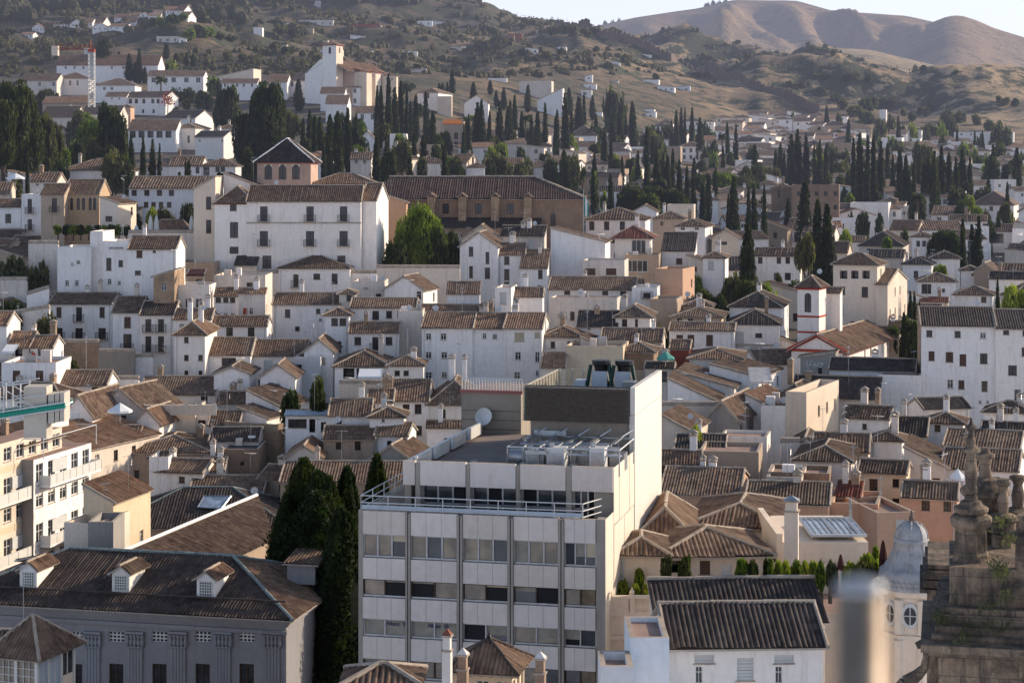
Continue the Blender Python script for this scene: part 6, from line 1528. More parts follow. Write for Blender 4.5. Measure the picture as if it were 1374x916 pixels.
# ================================================================= cranes
def tower_crane():
    D = 530; s = D / F; X = (123 - CX) * s; o = bpy.data.objects.new('tower_crane', None); C.objects.link(o); zb = zpy(144, D); o.location = (X, D, zb); setp(o, 'red and white tower crane standing among the upper left houses', 'crane', 110, 70, 'the red tower crane')
    z = lambda y: zpy(y, D) - zb; w = .75; m = MB(); top = z(70); n = 26
    for sx in (-w, w):
        for sy in (-w, w): m.bar((sx, sy, 0), (sx, sy, top), .11, 'wsteel', 4)
    for i in range(n):
        a, b = top * i / n, top * (i + 1) / n; f = -1 if i % 2 else 1
        for sy in (-w, w): m.bar((-w * f, sy, a), (w * f, sy, b), .07, 'wsteel', 3); m.bar((-w, sy, b), (w, sy, b), .06, 'wsteel', 3)
        for sx in (-w, w): m.bar((sx, -w * f, a), (sx, w * f, b), .07, 'wsteel', 3)
    m.build('mast', o); m = MB(); m.box(-.9, .9, -.9, .9, top, top + .8, 'redp'); m.box(-1.9, -.95, -.6, .6, top - .6, top + 1.0, 'wsteel'); m.bar((-.3, 0, top + .8), (-.3, 0, top + 3.0), .14, 'redp', 4); m.build('slewing_cab', o)
    j = MB(); xl = (72 - 123) * s; z1 = z(66.5)
    for a in ((-.6, 0), (.6, 0), (0, 1.1)): j.bar((xl, a[0], z1 + a[1]), (1, a[0], z1 + a[1]), .075, 'redp', 4)
    nn = 16
    for i in range(nn):
        a, b = xl + (1 - xl) * i / nn, xl + (1 - xl) * (i + 1) / nn; j.bar((a, -.6, z1), ((a + b) / 2, 0, z1 + 1.1), .04, 'redp', 3); j.bar(((a + b) / 2, 0, z1 + 1.1), (b, -.6, z1), .04, 'redp', 3)
    j.bar((xl, 0, z1 + 1), (-.3, 0, top + 3.0), .04, 'iron', 3); j.build('jib', o)
    c = MB(); c.box((74 - 123) * s - .8, (74 - 123) * s + .9, -.9, .9, z(75), z(62), 'cream'); c.build('counterweight', o)
tower_crane()
def jib_crane():
    D = 96; fr = Frame(87, D, 0, z0=0); o = fr.empty('green_crane_jib'); setp(o, 'green crane counter-jib with hanging concrete weights entering from the left edge', 'crane', 45, 550, 'the green crane jib')
    s = D / F; a = fr.loc(87, 544); b = fr.loc(-140, 578)
    dirv = (V((b[0], 0, b[1])) - V((a[0], 0, a[1]))); P = lambda t, dy=0, dz=0: V((a[0], 0, a[1])) + dirv * t + V((0, dy, dz))
    m = MB()
    for dy in (0, 1.6):
        for dz, r in ((.16, .045), (-.16, .045)): m.bar(P(0, dy, dz), P(1, dy, dz), r, 'wsteel', 5)
        p0, p1 = P(0, dy), P(1, dy); m.poly([p0 + V((0, 0, -.15)), p1 + V((0, 0, -.15)), p1 + V((0, 0, .15)), p0 + V((0, 0, .15))], 'green'); m.bar(p0 + V((0, .05, 0)), p1 + V((0, .05, 0)), .15, 'green', 6)
    for t in (0, .13, .28, .5, .75): m.bar(P(t), P(t, 1.6), .06, 'wsteel', 4)
    m.build('beam', o)
    g = MB()
    for dy in (-.05, 1.7):
        for t in (.26, .36, .40, .62, .98): g.bar(P(t, dy, .1), P(t, dy, 1.45), .035, 'wsteel', 4)
        g.bar(P(.2, dy, 1.42), P(.37, dy, 1.42), .04, 'wsteel', 4); g.bar(P(.38, dy, 1.5), P(.99, dy, 1.6), .04, 'wsteel', 4); g.bar(P(.12, dy, .7), P(.37, dy, .7), .03, 'wsteel', 4); g.bar(P(.4, dy, .75), P(.99, dy, .75), .03, 'wsteel', 4)
        g.bar(P(.17, dy, .1), P(.35, dy, 1.2), .025, 'wsteel', 4); g.bar(P(.4, dy, .2), P(.65, dy, 1.5), .025, 'wsteel', 4)
    g.build('handrail', o)
    for i, (t0, t1, up, dn, mt) in enumerate(((.01, .035, .62, .8, 'cw'), (.04, .065, .62, .8, 'cw'), (.07, .105, .62, .82, 'cw'), (.115, .25, 1.05, 1.5, 'cw'))):
        c = MB(); p0, p1 = P(t0), P(t1); c.box(p1.x, p0.x, .22, 1.5, p0.z - dn, p0.z + up, mt); c.build('counterweight', o)
    sg = MB(); p = P(.40); x, zc = fr.loc(0, 531)[0], fr.loc(0, 531)[1]; sg.box(x - .9, x + .12, p.y - .35, p.y - .3, zc - .5, zc + .45, 'frame'); so = sg.build('sign_board', o)
    rg = MB(); n = 20; 
    for i in range(n):
        t0, t1 = 2 * math.pi * i / n, 2 * math.pi * (i + 1) / n; f = lambda r_, t: (x - .25 + r_ * math.cos(t), p.y - .36, zc + r_ * math.sin(t)); rg.poly([f(.22, t0), f(.33, t0), f(.33, t1), f(.22, t1)], 'redp')
    rg.build('red_ring', so)
M['cw'] = mat_flat('concrete_weight', (.56, .50, .42), .9, .2)
jib_crane()

# ================================================================= garden walls, terraces, furniture
def wallbox(name, x0, x1, yt, yb, D, a, mat, label, d=.6, cat='wall', slope=0):
    fr = Frame(x1, D, a); root = fr.empty(name); L = fr.loc(x0, yt)[0]; z1 = zpy(yt, D) - fr.z0; zb = zpy(yb, D) - fr.z0 - 3; z2 = zpy(yt + slope, D) - fr.z0
    root['label'] = label; root['category'] = cat
    m = MB(); m.poly([(L, 0, zb), (0, 0, zb), (0, 0, z1), (L, 0, z2)], mat); m.poly([(0, 0, zb), (0, d, zb), (0, d, z1), (0, 0, z1)], mat); m.poly([(0, d, zb), (L, d, zb), (L, d, z2), (0, d, z1)], mat); m.poly([(L, d, zb), (L, 0, zb), (L, 0, z2), (L, d, z2)], mat)
    m.build('wall_body', root); c = MB(); c.bar((L, d / 2, z2 + .05), (0, d / 2, z1 + .05), d * .62, 'ridge', 6); c.build('coping', root); covpx(x0, yt, x1, yb)
wallbox('garden_wall', 505, 617, 359, 397, 291, 3, 'old', 'stained white terrace wall under the bright green tree')
wallbox('garden_wall', 38, 78, 326, 362, 284, 0, 'old', 'blank plastered garden wall left of the roof garden')
wallbox('garden_wall', 18, 66, 412, 452, 262, 0, 'old', 'stained retaining wall with a dark lichen stripe below the slope', slope=8)
wallbox('garden_wall', 36, 66, 386, 412, 270, -10, 'white', 'short white gable wall above the stained retaining wall', slope=9)
wallbox('garden_wall', 132, 180, 472, 498, 250, 4, 'concrete', 'concrete block wall around the building plot')
wallbox('garden_wall', 74, 132, 459, 486, 254, 4, 'ruin', 'rough brown earth and brick wall around the empty plot')
wallbox('garden_wall', 180, 205, 478, 500, 251, 0, 'white', 'white-painted wall segment with a meter box beside the empty plot')
wallbox('garden_wall', 144, 186, 508, 530, 238, 0, 'white', 'white wall panel between the two ribbed roofs')
wallbox('garden_wall', 0, 36, 375, 398, 275, 0, 'old', 'crumbling pale wall below the bushes at the left edge')
wallbox('garden_wall', 455, 520, 514, 528, 236, 4, 'cream', 'cream parapet wall in front of the sail awning porch')
wallbox('garden_wall', 886, 968, 543, 585, 214, 0, 'cream', 'plain cream courtyard wall with a shrub in front')
wallbox('garden_wall', 1048, 1074, 592, 605, 196, 0, 'old', 'small pale yard wall between sunlit chimneys')
wallbox('garden_wall', 287, 505, 366, 380, 292, 0, 'white', 'low white wall at the foot of the great white mansion')
wallbox('garden_wall', 172, 290, 312, 330, 298, 0, 'old', 'long terrace parapet under the closed parasols')
def post_wall(x0, x1, y, D, label):
    fr = Frame(x1, D, 0); root = fr.empty('balustrade_wall'); L = fr.loc(x0, y)[0]; z1 = zpy(y, D) - fr.z0; tag(root, label, 'parapet'); m = MB(); m.box(L, 0, 0, .3, z1 - 1.2, z1 - .15, 'cream'); m.box(L - .05, .05, -.06, .36, z1 - .15, z1, 'cream'); m.build('rail', root)
    p = MB()
    for i in range(6): x = L + (-L) * i / 5; p.box(x - .22, x + .22, -.08, -.003, z1 - 1.2, z1 + .15, 'cream')
    p.build('pier', root)
post_wall(192, 288, 543, 223, 'pale terrace parapet with piers before the ribbed long house')
def parasol(px, pt, pb, D, wpx, mat, label, closed=False):
    s = D / F; X = (px - CX) * s; zt, zb = zpy(pt, D), zpy(pb, D); o = bpy.data.objects.new('parasol', None); C.objects.link(o); o.location = (X, D, zb); o['label'] = label; o['category'] = 'parasol'; h = zt - zb; r = wpx * s / 2; m = MB()
    if closed: m.lathe([(.05, .25 * h), (r, .3 * h), (r * .9, .6 * h), (r * .45, .9 * h), (.03, h)], mat, 10)
    else:
        n = 8; zz = h - .8
        for i in range(n):
            t0, t1 = 2 * math.pi * i / n + .2, 2 * math.pi * (i + 1) / n + .2; a, b = (r * math.cos(t0), r * math.sin(t0)), (r * math.cos(t1), r * math.sin(t1)); m.poly([(a[0], a[1], zz), (b[0], b[1], zz), (0, 0, h)], mat); m.poly([(a[0], a[1], zz - .22), (b[0], b[1], zz - .22), (b[0], b[1], zz), (a[0], a[1], zz)], mat)
    m.build('canopy', o); p = MB(); p.bar((0, 0, -.5), (0, 0, h), .035, 'wsteel', 6); p.build('pole', o)
parasol(161, 540, 560, 204, 33, 'cloth', 'open white parasol on the terrace in front of the gabled house')
parasol(893, 471, 486, 236, 25, 'gcloth', 'open green parasol beside the dark red walled house')
parasol(1285, 628, 641, 176, 22, 'cloth', 'open white parasol among roofs left of the stone pinnacles')
parasol(21, 232, 244, 318, 24, 'cloth', 'white garden tent roof at the far left terrace')
parasol(45, 472, 482, 237, 6, 'redp', 'closed red parasol on the brick roof terrace', True)
for px, t, b_, l_ in ((164, 301, 318, 'leftmost closed pale parasol on the mansion terrace'), (202, 288, 317, 'tall closed parasol, left one of the touching pair'), (210, 288, 317, 'tall closed parasol, right one of the touching pair'), (257, 289, 316, 'closed parasol standing alone by the cream house wing'), (183, 302, 316, 'small closed parasol just left of the touching pair')):
    parasol(px, t, b_, 300, 7, 'pale', l_, True)
parasol(1128, 743, 772, 107.6, 9, 'dcloth', 'closed maroon parasol in the roof garden behind the dark ribbed roof', True)
parasol(1185, 724, 775, 108.4, 12, 'dcloth', 'large closed maroon parasol immediately left of the zinc dome', True)
def awning(px0, px1, y0, y1, D, mat, label):
    s = D / F; o = bpy.data.objects.new('awning', None); C.objects.link(o); X = (px0 - CX) * s; o.location = (X, D, zpy(y1, D)); tag(o, label, 'awning'); w = (px1 - px0) * s; h = (y1 - y0) * s; m = MB()
    m.poly([(0, 0, 0), (w, 0, 0), (w, 2.2, h), (0, 2.2, h)], mat); m.poly([(0, 0, -.25), (w, 0, -.25), (w, 0, 0), (0, 0, 0)], mat); m.build('canvas', o); f = MB()
    for x in (.05, w - .05): f.bar((x, .05, -2.2), (x, .05, 0), .04, 'steel', 4); f.bar((x, .05, 0), (x, 2.2, h), .04, 'steel', 4)
    f.build('frame', o)
awning(594, 621, 160, 166, 470, 'orange', 'bright orange awning on top of the grey-tan tower block')
awning(2, 20, 464, 471, 236, 'cloth', 'white awning over the left brick terrace')
awning(480, 512, 497, 505, 234, 'cloth', 'white triangular shade sail over the shaded porch')
awning(1006, 1036, 495, 512, 224, 'old', 'pinkish white terrace canopy lit by the sun')
awning(250, 274, 362, 368, 263, 'dcloth', 'dark shade cloth over the cluttered roof terrace')
def flag():
    D = 312; s = D / F; o = bpy.data.objects.new('flag', None); C.objects.link(o); o.location = ((783 - CX) * s, D, zpy(300, D)); tag(o, 'green and white flag hanging on a pole at the right end of the brick nave', 'flag'); p = MB(); p.bar((0, 0, -4), (0, 0, 5.5), .05, 'wsteel', 5); p.build('pole', o); c = MB()
    for i in range(4): c.poly([(.05 + .2 * i, .1 * (i % 2), 4.6 - .35 * i), (.25 + .2 * i, .1 * ((i + 1) % 2), 4.3 - .35 * i), (.3 + .15 * i, .1 * ((i + 1) % 2), 1.2 - .1 * i), (.1 + .15 * i, .1 * (i % 2), 1.3 - .1 * i)], 'cloth' if i in (1, 2) else 'green')
    c.build('cloth', o)
flag()

# ================================================================= vegetation
def leaf_cloud(mb, pts, size, mat, up=.3, rnd=random):
    for p in pts:
        n = V((rnd.gauss(0, 1), rnd.gauss(0, 1), rnd.gauss(0, 1) * .8 + up)).normalized(); t = n.cross(V((rnd.gauss(0, 1), rnd.gauss(0, 1), rnd.gauss(0, 1)))).normalized(); b = n.cross(t); s = size * rnd.uniform(.6, 1.4)
        k = rnd.random()
        if k < .5: mb.poly([p + t * s, p + b * s * .7, p - t * s * .6], mat)
        else: mb.poly([p + t * s, p + b * s * .6, p - t * s, p - b * s * .5], mat)
def cypress_mesh(n, leaf, seed, fat=1.0, H_=10.0, pw=.62):
    rnd = random.Random(seed); mb = MB(); R0 = 1.15 * fat
    lob = [(rnd.uniform(0, 6.28), rnd.uniform(.05, .95), rnd.uniform(.08, .25)) for _ in range(16)]
    def rad(t, an):
        base = R0 * (min(1, (t + .06) / .22) ** .6) * (1 - t) ** pw * (1 + .25 * math.sin(3.1 * t))
        k = 1 + .14 * math.sin(3 * an + 5 * t + seed) + .1 * math.sin(7 * an - 9 * t)
        for a0, t0, g in lob:
            d = ((math.cos(an - a0) - 1) * 1.6) - ((t - t0) / .09) ** 2; k += g * math.exp(d)
        return base * k
    pts = []
    for _ in range(n):
        t = rnd.random() ** 1.15; an = rnd.uniform(0, 6.283); r = rad(t, an) * (rnd.uniform(.8, 1.04) if rnd.random() < .85 else rnd.uniform(1.0, 1.14)); pts.append(V((r * math.cos(an), r * math.sin(an), .25 + t * (H_ - .25) + rnd.uniform(0, .3))))
    for p in pts:
        o = V((p.x, p.y, 0)).normalized(); s = leaf * rnd.uniform(.6, 1.5); tip = p + V((o.x * .35 + rnd.gauss(0, .2), o.y * .35 + rnd.gauss(0, .2), 1)) * s * 1.0; side = o.cross(V((0, 0, 1))) * s * .55
        tw = V((rnd.gauss(0, .3), rnd.gauss(0, .3), rnd.gauss(0, .2))) * s
        mb.poly([p + side + tw, p - side, tip], 'leafc'); 
        if rnd.random() < .35: mb.poly([p + o * s * .4, p - o * s * .3 + tw, tip + side], 'leafc')
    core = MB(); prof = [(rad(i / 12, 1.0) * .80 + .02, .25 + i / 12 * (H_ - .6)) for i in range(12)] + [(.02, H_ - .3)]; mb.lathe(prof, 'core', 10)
    return mb.mesh('cypress_crown')
def blob_mesh(n, leaf, seed, mat, nb=9, flat=.75, sp=1.0):
    rnd = random.Random(seed); mb = MB(); bl = []
    for i in range(nb):
        an = rnd.uniform(0, 6.28); r = rnd.uniform(.1, .62) * sp; z = rnd.uniform(.15, .8); bl.append((V((r * math.cos(an), r * math.sin(an), z)), rnd.uniform(.26, .48) * (1.1 - .45 * z)))
    bl.append((V((0, 0, .55)), .5))
    for c, r in bl:
        k = int(n * r * r / sum(b[1] ** 2 for b in bl)); pts = []
        for _ in range(k):
            v_ = V((rnd.gauss(0, 1), rnd.gauss(0, 1), rnd.gauss(0, 1))).normalized(); w = c + v_ * r * (rnd.uniform(.82, 1.08)); 
            if any((w - c2).length < r2 * .7 for c2, r2 in bl): continue
            pts.append(V((w.x, w.y, w.z * flat)))
        leaf_cloud(mb, pts, leaf, mat, .3, rnd)
        # lumpy inner mass
        q = MB(); N = 7
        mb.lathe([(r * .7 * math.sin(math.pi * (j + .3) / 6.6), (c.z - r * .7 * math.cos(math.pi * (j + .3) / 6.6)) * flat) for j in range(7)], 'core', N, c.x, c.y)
    return mb.mesh('crown')
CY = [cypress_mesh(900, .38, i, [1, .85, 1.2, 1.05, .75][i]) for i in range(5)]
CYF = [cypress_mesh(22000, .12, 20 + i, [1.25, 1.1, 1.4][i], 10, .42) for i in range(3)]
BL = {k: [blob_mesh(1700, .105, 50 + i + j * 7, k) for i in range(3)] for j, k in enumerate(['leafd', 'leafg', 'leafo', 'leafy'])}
BLS = {k: [blob_mesh(170, .2, 90 + i + j * 7, k, 4) for i in range(3)] for j, k in enumerate(['leafd', 'leafg', 'leafo', 'hedge'])}
BIG = {k: [blob_mesh(15000, .055, 70 + i + j, k, 26) for i in range(2)] for j, k in enumerate(['leafd', 'leafg'])}
_tk = {}
def trunk(parent, h, r):
    key = (round(h, 0), round(r, 1))
    if key not in _tk: b = MB(); b.bar((0, 0, -1), (0, 0, h * .6), r * 1.2, 'bark', 7, r * .8); b.bar((0, 0, h * .45), (h * .12, .05, h), r * .6, 'bark', 5, r * .3); b.bar((0, 0, h * .5), (-h * .12, -.05, h * .95), r * .5, 'bark', 5, r * .25); _tk[key] = b.mesh('trunk')
    return link('trunk', _tk[key], parent)
NT = [0]
def tree_at(px, yt, D, zb, kind, wpx=None, label=None, group=None, mesh=None, desc=None):
    s = D / F; X = (px - CX) * s; h = max(1.5, zpy(yt, D) - zb); NT[0] += 1
    nm = 'cypress_tree' if kind in ('cy', 'cyf') else 'shrub' if h < 3 else 'broadleaf_tree'
    o = bpy.data.objects.new(nm, None); C.objects.link(o); o.location = (X, D, zb)
    rnd = random.Random(NT[0] * 13)
    if kind in ('cy', 'cyf'):
        me = mesh or rnd.choice(CY if kind == 'cy' else CYF); h *= rnd.uniform(.86, 1.02) if kind == 'cy' else 1; c = link('crown', me, o); k = h / 10; w = (wpx or 13) * s / 2.5 * (rnd.uniform(.72, 1.0) if kind == 'cy' else 1) if wpx else k * 1.0
        c.scale = (w, w, k); c.rotation_euler = (rnd.uniform(-.02, .02), rnd.uniform(-.02, .02), rnd.uniform(0, 6)); t = trunk(o, 1.6, .2)
        d = desc or ('tall slim cypress' if h > 13 else 'short cypress' if h < 8 else 'cypress'); cat = 'cypress'
    else:
        w = (wpx or 20) * s / 1.6; pool = mesh or (BL[kind] if D < 620 and wpx and wpx > 16 else BLS.get(kind, BLS['leafd'])); me = rnd.choice(pool); c = link('crown', me, o); w *= 1.35 if h < 3 else 1; hh = min(h * .93, w * 2 * (1.5 if D > 320 else 2.3)); zc = h - hh
        c.location = (0, 0, zc if h > 3 else 0); c.scale = (w, w, (hh if h > 3 else h) / .87); c.rotation_euler = (0, 0, rnd.uniform(0, 6)); trunk(o, max(1, h * .6), max(.1, min(.5, h * .03)))
        d = desc or ({'leafd': 'dark green ', 'leafg': 'bright green ', 'leafo': 'olive green ', 'leafy': 'yellow-green ', 'hedge': 'scrubby '}[kind] + ('bushy tree' if h > 5 else 'shrub')); cat = 'tree' if h > 3 else 'shrub'
    if label: o['label'] = label; o['category'] = cat
    else: need_label(o, px, (yt + HY + (CZ - zb) * F / D) / 2 if zb else yt, d, cat)
    if group: o['group'] = group
    return o
def T(px, yt, yb, kind='cy', w=None, label=None, D=None, **kw):
    if yb < 165 and px < 960 or yb < 150:
        D = D or min(1350, ground_hit(px, yb, 400)); zb = gz(px, D)
    else:
        D = D or Dfun(px, yb); zb = min(gz(px, D), zpy(yb, D)); zb = max(zb, zpy(yb, D) - 5)
    return tree_at(px, yt, D, zb, kind, w, label, **kw)
CYP = '''139 50 108 24;160 70 108 14;173 70 112 17;183 80 112 13;187 63 113 9;194 88 114 9;223 58 82 9;236 72 84 8;259 70 92 9;250 70 90 6;36 198 246 8;177 178 222 10;192 183 225 10;204 184 228 12;213 190 228 8;293 104 142 7;249 210 238 6;253 209 270 14;240 228 275 14
512 108 178 14;522 100 178 13;530 110 175 13;538 108 172 12;546 118 176 10;505 118 172 11;558 125 170 11;572 122 166 13;580 142 190 12;550 135 170 9;607 94 128 10;600 110 128 7;594 112 128 7;589 112 127 6;635 110 138 9;658 107 128 8;666 120 145 8;640 142 195 14;648 135 197 14;671 140 192 13;681 135 190 12;676 115 150 9;421 150 208 11;406 158 202 10;434 183 216 10;442 145 212 16;453 150 218 18;467 150 204 17;479 156 202 13;430 152 205 12;505 180 236 14;518 172 208 12;512 168 200 11;556 173 209 14;569 176 210 13;551 200 242 13;597 194 240 12;401 108 152 16;415 150 195 12;622 160 205 9;629 155 198 10;656 150 195 12
684 127 190 10;691 130 180 10;708 112 152 12;721 145 195 13;732 137 193 12;749 127 157 10;747 150 200 10;759 127 200 13;764 118 157 12;777 125 175 17;784 128 172 8;795 128 162 8;832 145 190 12;849 138 190 16;823 148 190 12;810 173 220 13;820 176 224 12;867 162 226 13;876 178 222 9;908 145 190 8;914 144 188 8;919 146 190 8;928 148 190 11;940 152 200 12;901 163 184 7;977 167 211 9;987 170 214 11;970 198 230 8;1013 188 238 14;757 202 238 14;797 204 238 12;835 204 238 9;856 201 238 11;932 211 238 10;700 150 190 11;714 150 192 10;766 150 190 9;840 150 186 9;800 150 180 10;745 160 198 8;890 200 245 11;902 195 250 12;880 190 235 10;760 210 250 14;820 235 268 11;797 225 262 10;868 200 256 13;882 210 256 11;896 208 258 10;943 237 276 11;931 240 276 9;950 235 275 10;960 225 262 9;912 215 262 10;922 222 266 10
1040 198 232 9;1047 192 230 9;1053 200 232 8;1062 185 236 13;1072 178 236 14;1082 182 234 12;1093 190 236 9;1100 186 236 10;1108 190 234 9;1117 203 232 7;1138 160 192 8;1109 142 166 9;1146 180 258 12;1154 176 260 13;1163 178 262 13;1172 182 260 13;1181 186 258 12;1191 190 240 11;1206 158 186 7;1199 205 255 10;1208 198 268 13;1216 204 272 14;1225 210 270 12;1233 200 250 10;1245 205 262 14;1254 200 272 15;1264 198 262 12;1273 200 260 12;1283 205 258 12;1292 205 256 13;1302 210 256 10;1333 195 240 13;1308 172 196 7;1319 176 200 8;1340 175 200 10;1284 173 190 6;1351 240 268 10;1326 238 262 10;1341 180 205 9;1365 200 236 12;1240 215 262 10
1026 248 314 11;1079 240 312 22;1095 262 358 18;1111 278 358 24;1057 268 300 13;1291 297 346 13;1304 294 350 13;1312 293 350 12;1207 235 274 12;1220 232 276 13;1253 226 274 12;1340 278 302 10;1228 386 430 9;1221 394 432 9;1339 375 412 9;985 242 310 15;977 255 308 10;1004 257 316 12;1012 247 316 14;1002 290 393 28;1212 410 455 12;1233 395 456 10'''
for ln in CYP.split('\n'):
    for q in ln.split(';'):
        a = [float(t) for t in q.split()]; T(a[0], a[1], a[2], 'cy', a[3], group='cypresses across the hillside town')
# near cypresses left of the office block
for i, (px, yt, D, w) in enumerate(((403, 625, 170, 66), (426, 641, 168, 58), (446, 648, 166, 48), (467, 636, 171, 48), (503, 618, 176, 48), (458, 690, 158, 66), (434, 668, 163, 84), (384, 672, 168, 58))):
    tree_at(px, yt, D, 0, 'cyf', w, ['tall dark cypress, leftmost peak of the clump by the office block', 'dense cypress second from left in the clump by the office block', 'broad cypress in the middle of the clump by the office block', 'slim cypress with a fine tip near the office block', 'separate dark cypress directly behind the office terrace railing', 'wide low cypress filling the middle of the near clump', 'front cypress of the clump nearest the office block wall', 'bushy low cypress at the left edge of the near clump'][i], 'near cypresses beside the office block')
covpx(368, 640, 480, 916)
# broad trees: px top base kind width label
TR = [(26, 100, 235, 'leafd', 66, 'huge dark cedar filling the left edge of the view'), (4, 130, 240, 'leafd', 44, 'dark cedar cut by the left edge beneath the crane'), (62, 150, 232, 'leafo', 44, 'olive green tree right of the huge left cedar'), (60, 118, 160, 'leafd', 36, 'dark round tree behind the huge left cedar'),
 (120, 155, 210, 'leafg', 46, 'bright green bushy tree beside the tall dark pine'), (152, 138, 215, 'leafd', 36, 'tall dark pine in the upper left gardens'), (80, 190, 225, 'leafg', 34, 'light green tree above the white loggia mansion'), (150, 200, 228, 'leafo', 40, None), (100, 188, 220, 'leafd', 30, None),
 (250, 118, 142, 'leafd', 36, 'low wide dark tree in front of the hillside villa'), (272, 122, 150, 'leafd', 30, None), (305, 115, 165, 'leafd', 34, None), (285, 100, 130, 'leafg', 24, None), (228, 80, 100, 'leafg', 26, None), (356, 103, 205, 'leafd', 58, 'great spreading cedar behind the brick lookout tower'), (322, 150, 205, 'leafd', 34, None), (332, 195, 215, 'leafd', 20, None),
 (560, 265, 352, 'leafg', 66, 'big bright green tree in front of the brown nave'), (535, 315, 357, 'leafd', 38, 'dark shrubby tree at the foot of the big bright green tree'), (590, 300, 357, 'leafd', 46, 'dark green tree against the nave buttresses'), (608, 308, 356, 'leafd', 30, None),
 (820, 114, 165, 'leafd', 36, None), (870, 168, 200, 'leafo', 34, None), (884, 178, 205, 'leafo', 30, None), (770, 205, 235, 'leafo', 28, None), (850, 250, 278, 'leafd', 40, 'dark round evergreen behind the right-hand central houses'), (880, 246, 280, 'leafd', 50, 'widest dark evergreen behind the centre right houses'), (905, 250, 284, 'leafd', 40, None),
 (1003, 372, 412, 'leafd', 60, 'dark green hedge tree below the solitary giant cypress'), (945, 383, 420, 'leafd', 46, 'dark leafy garden tree between the ochre house and the tall cypress'), (965, 390, 425, 'leafd', 40, None), (980, 365, 400, 'leafo', 22, None), (1028, 376, 408, 'leafy', 36, 'yellowish tree at the foot of the giant cypress'),
 (893, 436, 466, 'leafo', 24, 'round olive green tree beside the white house with brown shutters'), (868, 415, 440, 'leafo', 16, None), (1082, 312, 372, 'leafo', 26, 'loose grey-green tree beside the clock tower'), (1070, 372, 388, 'leafd', 34, None),
 (1156, 284, 300, 'leafd', 26, 'clipped round tree on the long garden wall'), (1180, 286, 300, 'leafd', 16, None), (1230, 262, 288, 'leafo', 22, None), (1268, 306, 335, 'leafd', 42, 'dark bushy tree beside the little white lookout tower'), (1255, 310, 335, 'leafd', 24, None), (1300, 262, 286, 'leafg', 26, 'light green tree before the paired white gables'), (1290, 268, 288, 'leafd', 18, None), (1357, 378, 420, 'leafy', 40, 'yellow-green tree at the right edge'), (1372, 385, 420, 'leafg', 30, None), (1350, 270, 300, 'leafo', 18, None),
 (1262, 352, 372, 'leafg', 22, None), (1225, 425, 456, 'leafd', 30, 'dark trees between the cream palace wing and the tall tenement'), (1200, 432, 450, 'leafd', 22, None), (1135, 305, 330, 'leafy', 18, None), (934, 566, 592, 'leafy', 18, 'yellow-green shrub against the cream courtyard wall'), (388, 522, 536, 'leafd', 36, 'dark ivy-covered tree below the steep gabled cottage'), (427, 497, 540, 'leafd', 26, 'tall dark evergreen between the stair houses'),
 (20, 340, 382, 'leafo', 60, 'dry scrub bushes on the slope at the left edge'), (45, 352, 385, 'leafo', 36, None), (20, 398, 432, 'leafd', 46, None), (95, 478, 500, 'leafd', 40, 'green weeds and bush in the empty building plot'), (60, 420, 440, 'leafo', 30, None),
 (205, 275, 300, 'leafy', 26, 'yellow-green tree on the mansion terrace'), (222, 278, 302, 'leafo', 22, None), (178, 280, 302, 'leafd', 24, None), (250, 270, 305, 'leafd', 30, 'dark tree mass between the closed parasols'), (268, 278, 302, 'leafo', 20, None), (115, 280, 300, 'leafy', 12, None),
 (975, 228, 250, 'leafg', 40, None), (1000, 232, 252, 'leafo', 30, None), (740, 208, 228, 'leafd', 26, None), (700, 215, 232, 'leafo', 30, None), (670, 205, 225, 'leafo', 30, None), (585, 190, 215, 'leafd', 20, None), (540, 185, 215, 'leafo', 24, None), (660, 195, 215, 'leafg', 22, None), (520, 200, 228, 'leafd', 22, None), (545, 108, 128, 'leafd', 24, None), (490, 105, 135, 'leafo', 26, None), (470, 165, 200, 'leafo', 18, None), (1330, 205, 240, 'leafd', 26, None), (1240, 190, 230, 'leafo', 30, None), (1020, 218, 245, 'leafo', 26, None)]
for px, yt, yb, kd, w, lb in TR: T(px, yt, yb, kd, w, lb, mesh=BIG[kd] if (w >= 40 and kd in BIG and 90 < yt) else None)
# palms
def palm(px, yt, yb, w, label, fine=True):
    D = Dfun(px, yb); zb = gz(px, D); s = D / F; h = zpy(yt, D) - zb; o = bpy.data.objects.new('palm_tree', None); C.objects.link(o); o.location = ((px - CX) * s, D, zb); tag(o, label, 'palm'); LANDP = 0
    t = MB(); t.bar((0, 0, -1), (0, 0, h - .8), .28, 'bark', 8, .22); t.build('trunk', o); m = MB(); rnd = random.Random(px); R_ = w * s / 2
    for i in range(38):
        an = rnd.uniform(0, 6.28); el = rnd.uniform(-.5, 1.2); p = V((0, 0, h - .9)); d = V((math.cos(an) * math.cos(el), math.sin(an) * math.cos(el), math.sin(el))); sd = d.cross(V((0, 0, 1))).normalized() * .16
        for k in range(5):
            q = p + d * R_ / 4.4; d = (d + V((0, 0, -.30))).normalized(); m.poly([p + sd, q + sd * .9, q - sd * .9, p - sd], 'leafo' if i % 3 else 'leafd'); m.poly([p + V((0, 0, .1)), q, q + V((0, 0, -.35)), p + V((0, 0, -.3))], 'leafd'); p = q
    m.build('crown', o)
palm(705, 155, 192, 15, 'palm tree among the cypresses above the nave'); palm(1231, 260, 292, 20, 'broad palm beside the small white houses on the right'); palm(969, 180, 208, 12, 'small palm near the white belvedere villa'); palm(216, 104, 124, 16, 'palm with drooping fronds in front of the upper villa'); palm(297, 228, 250, 12, 'short palm behind the long tan roof')
palm(886, 212, 238, 13, 'ragged palm beyond the right end of the nave')
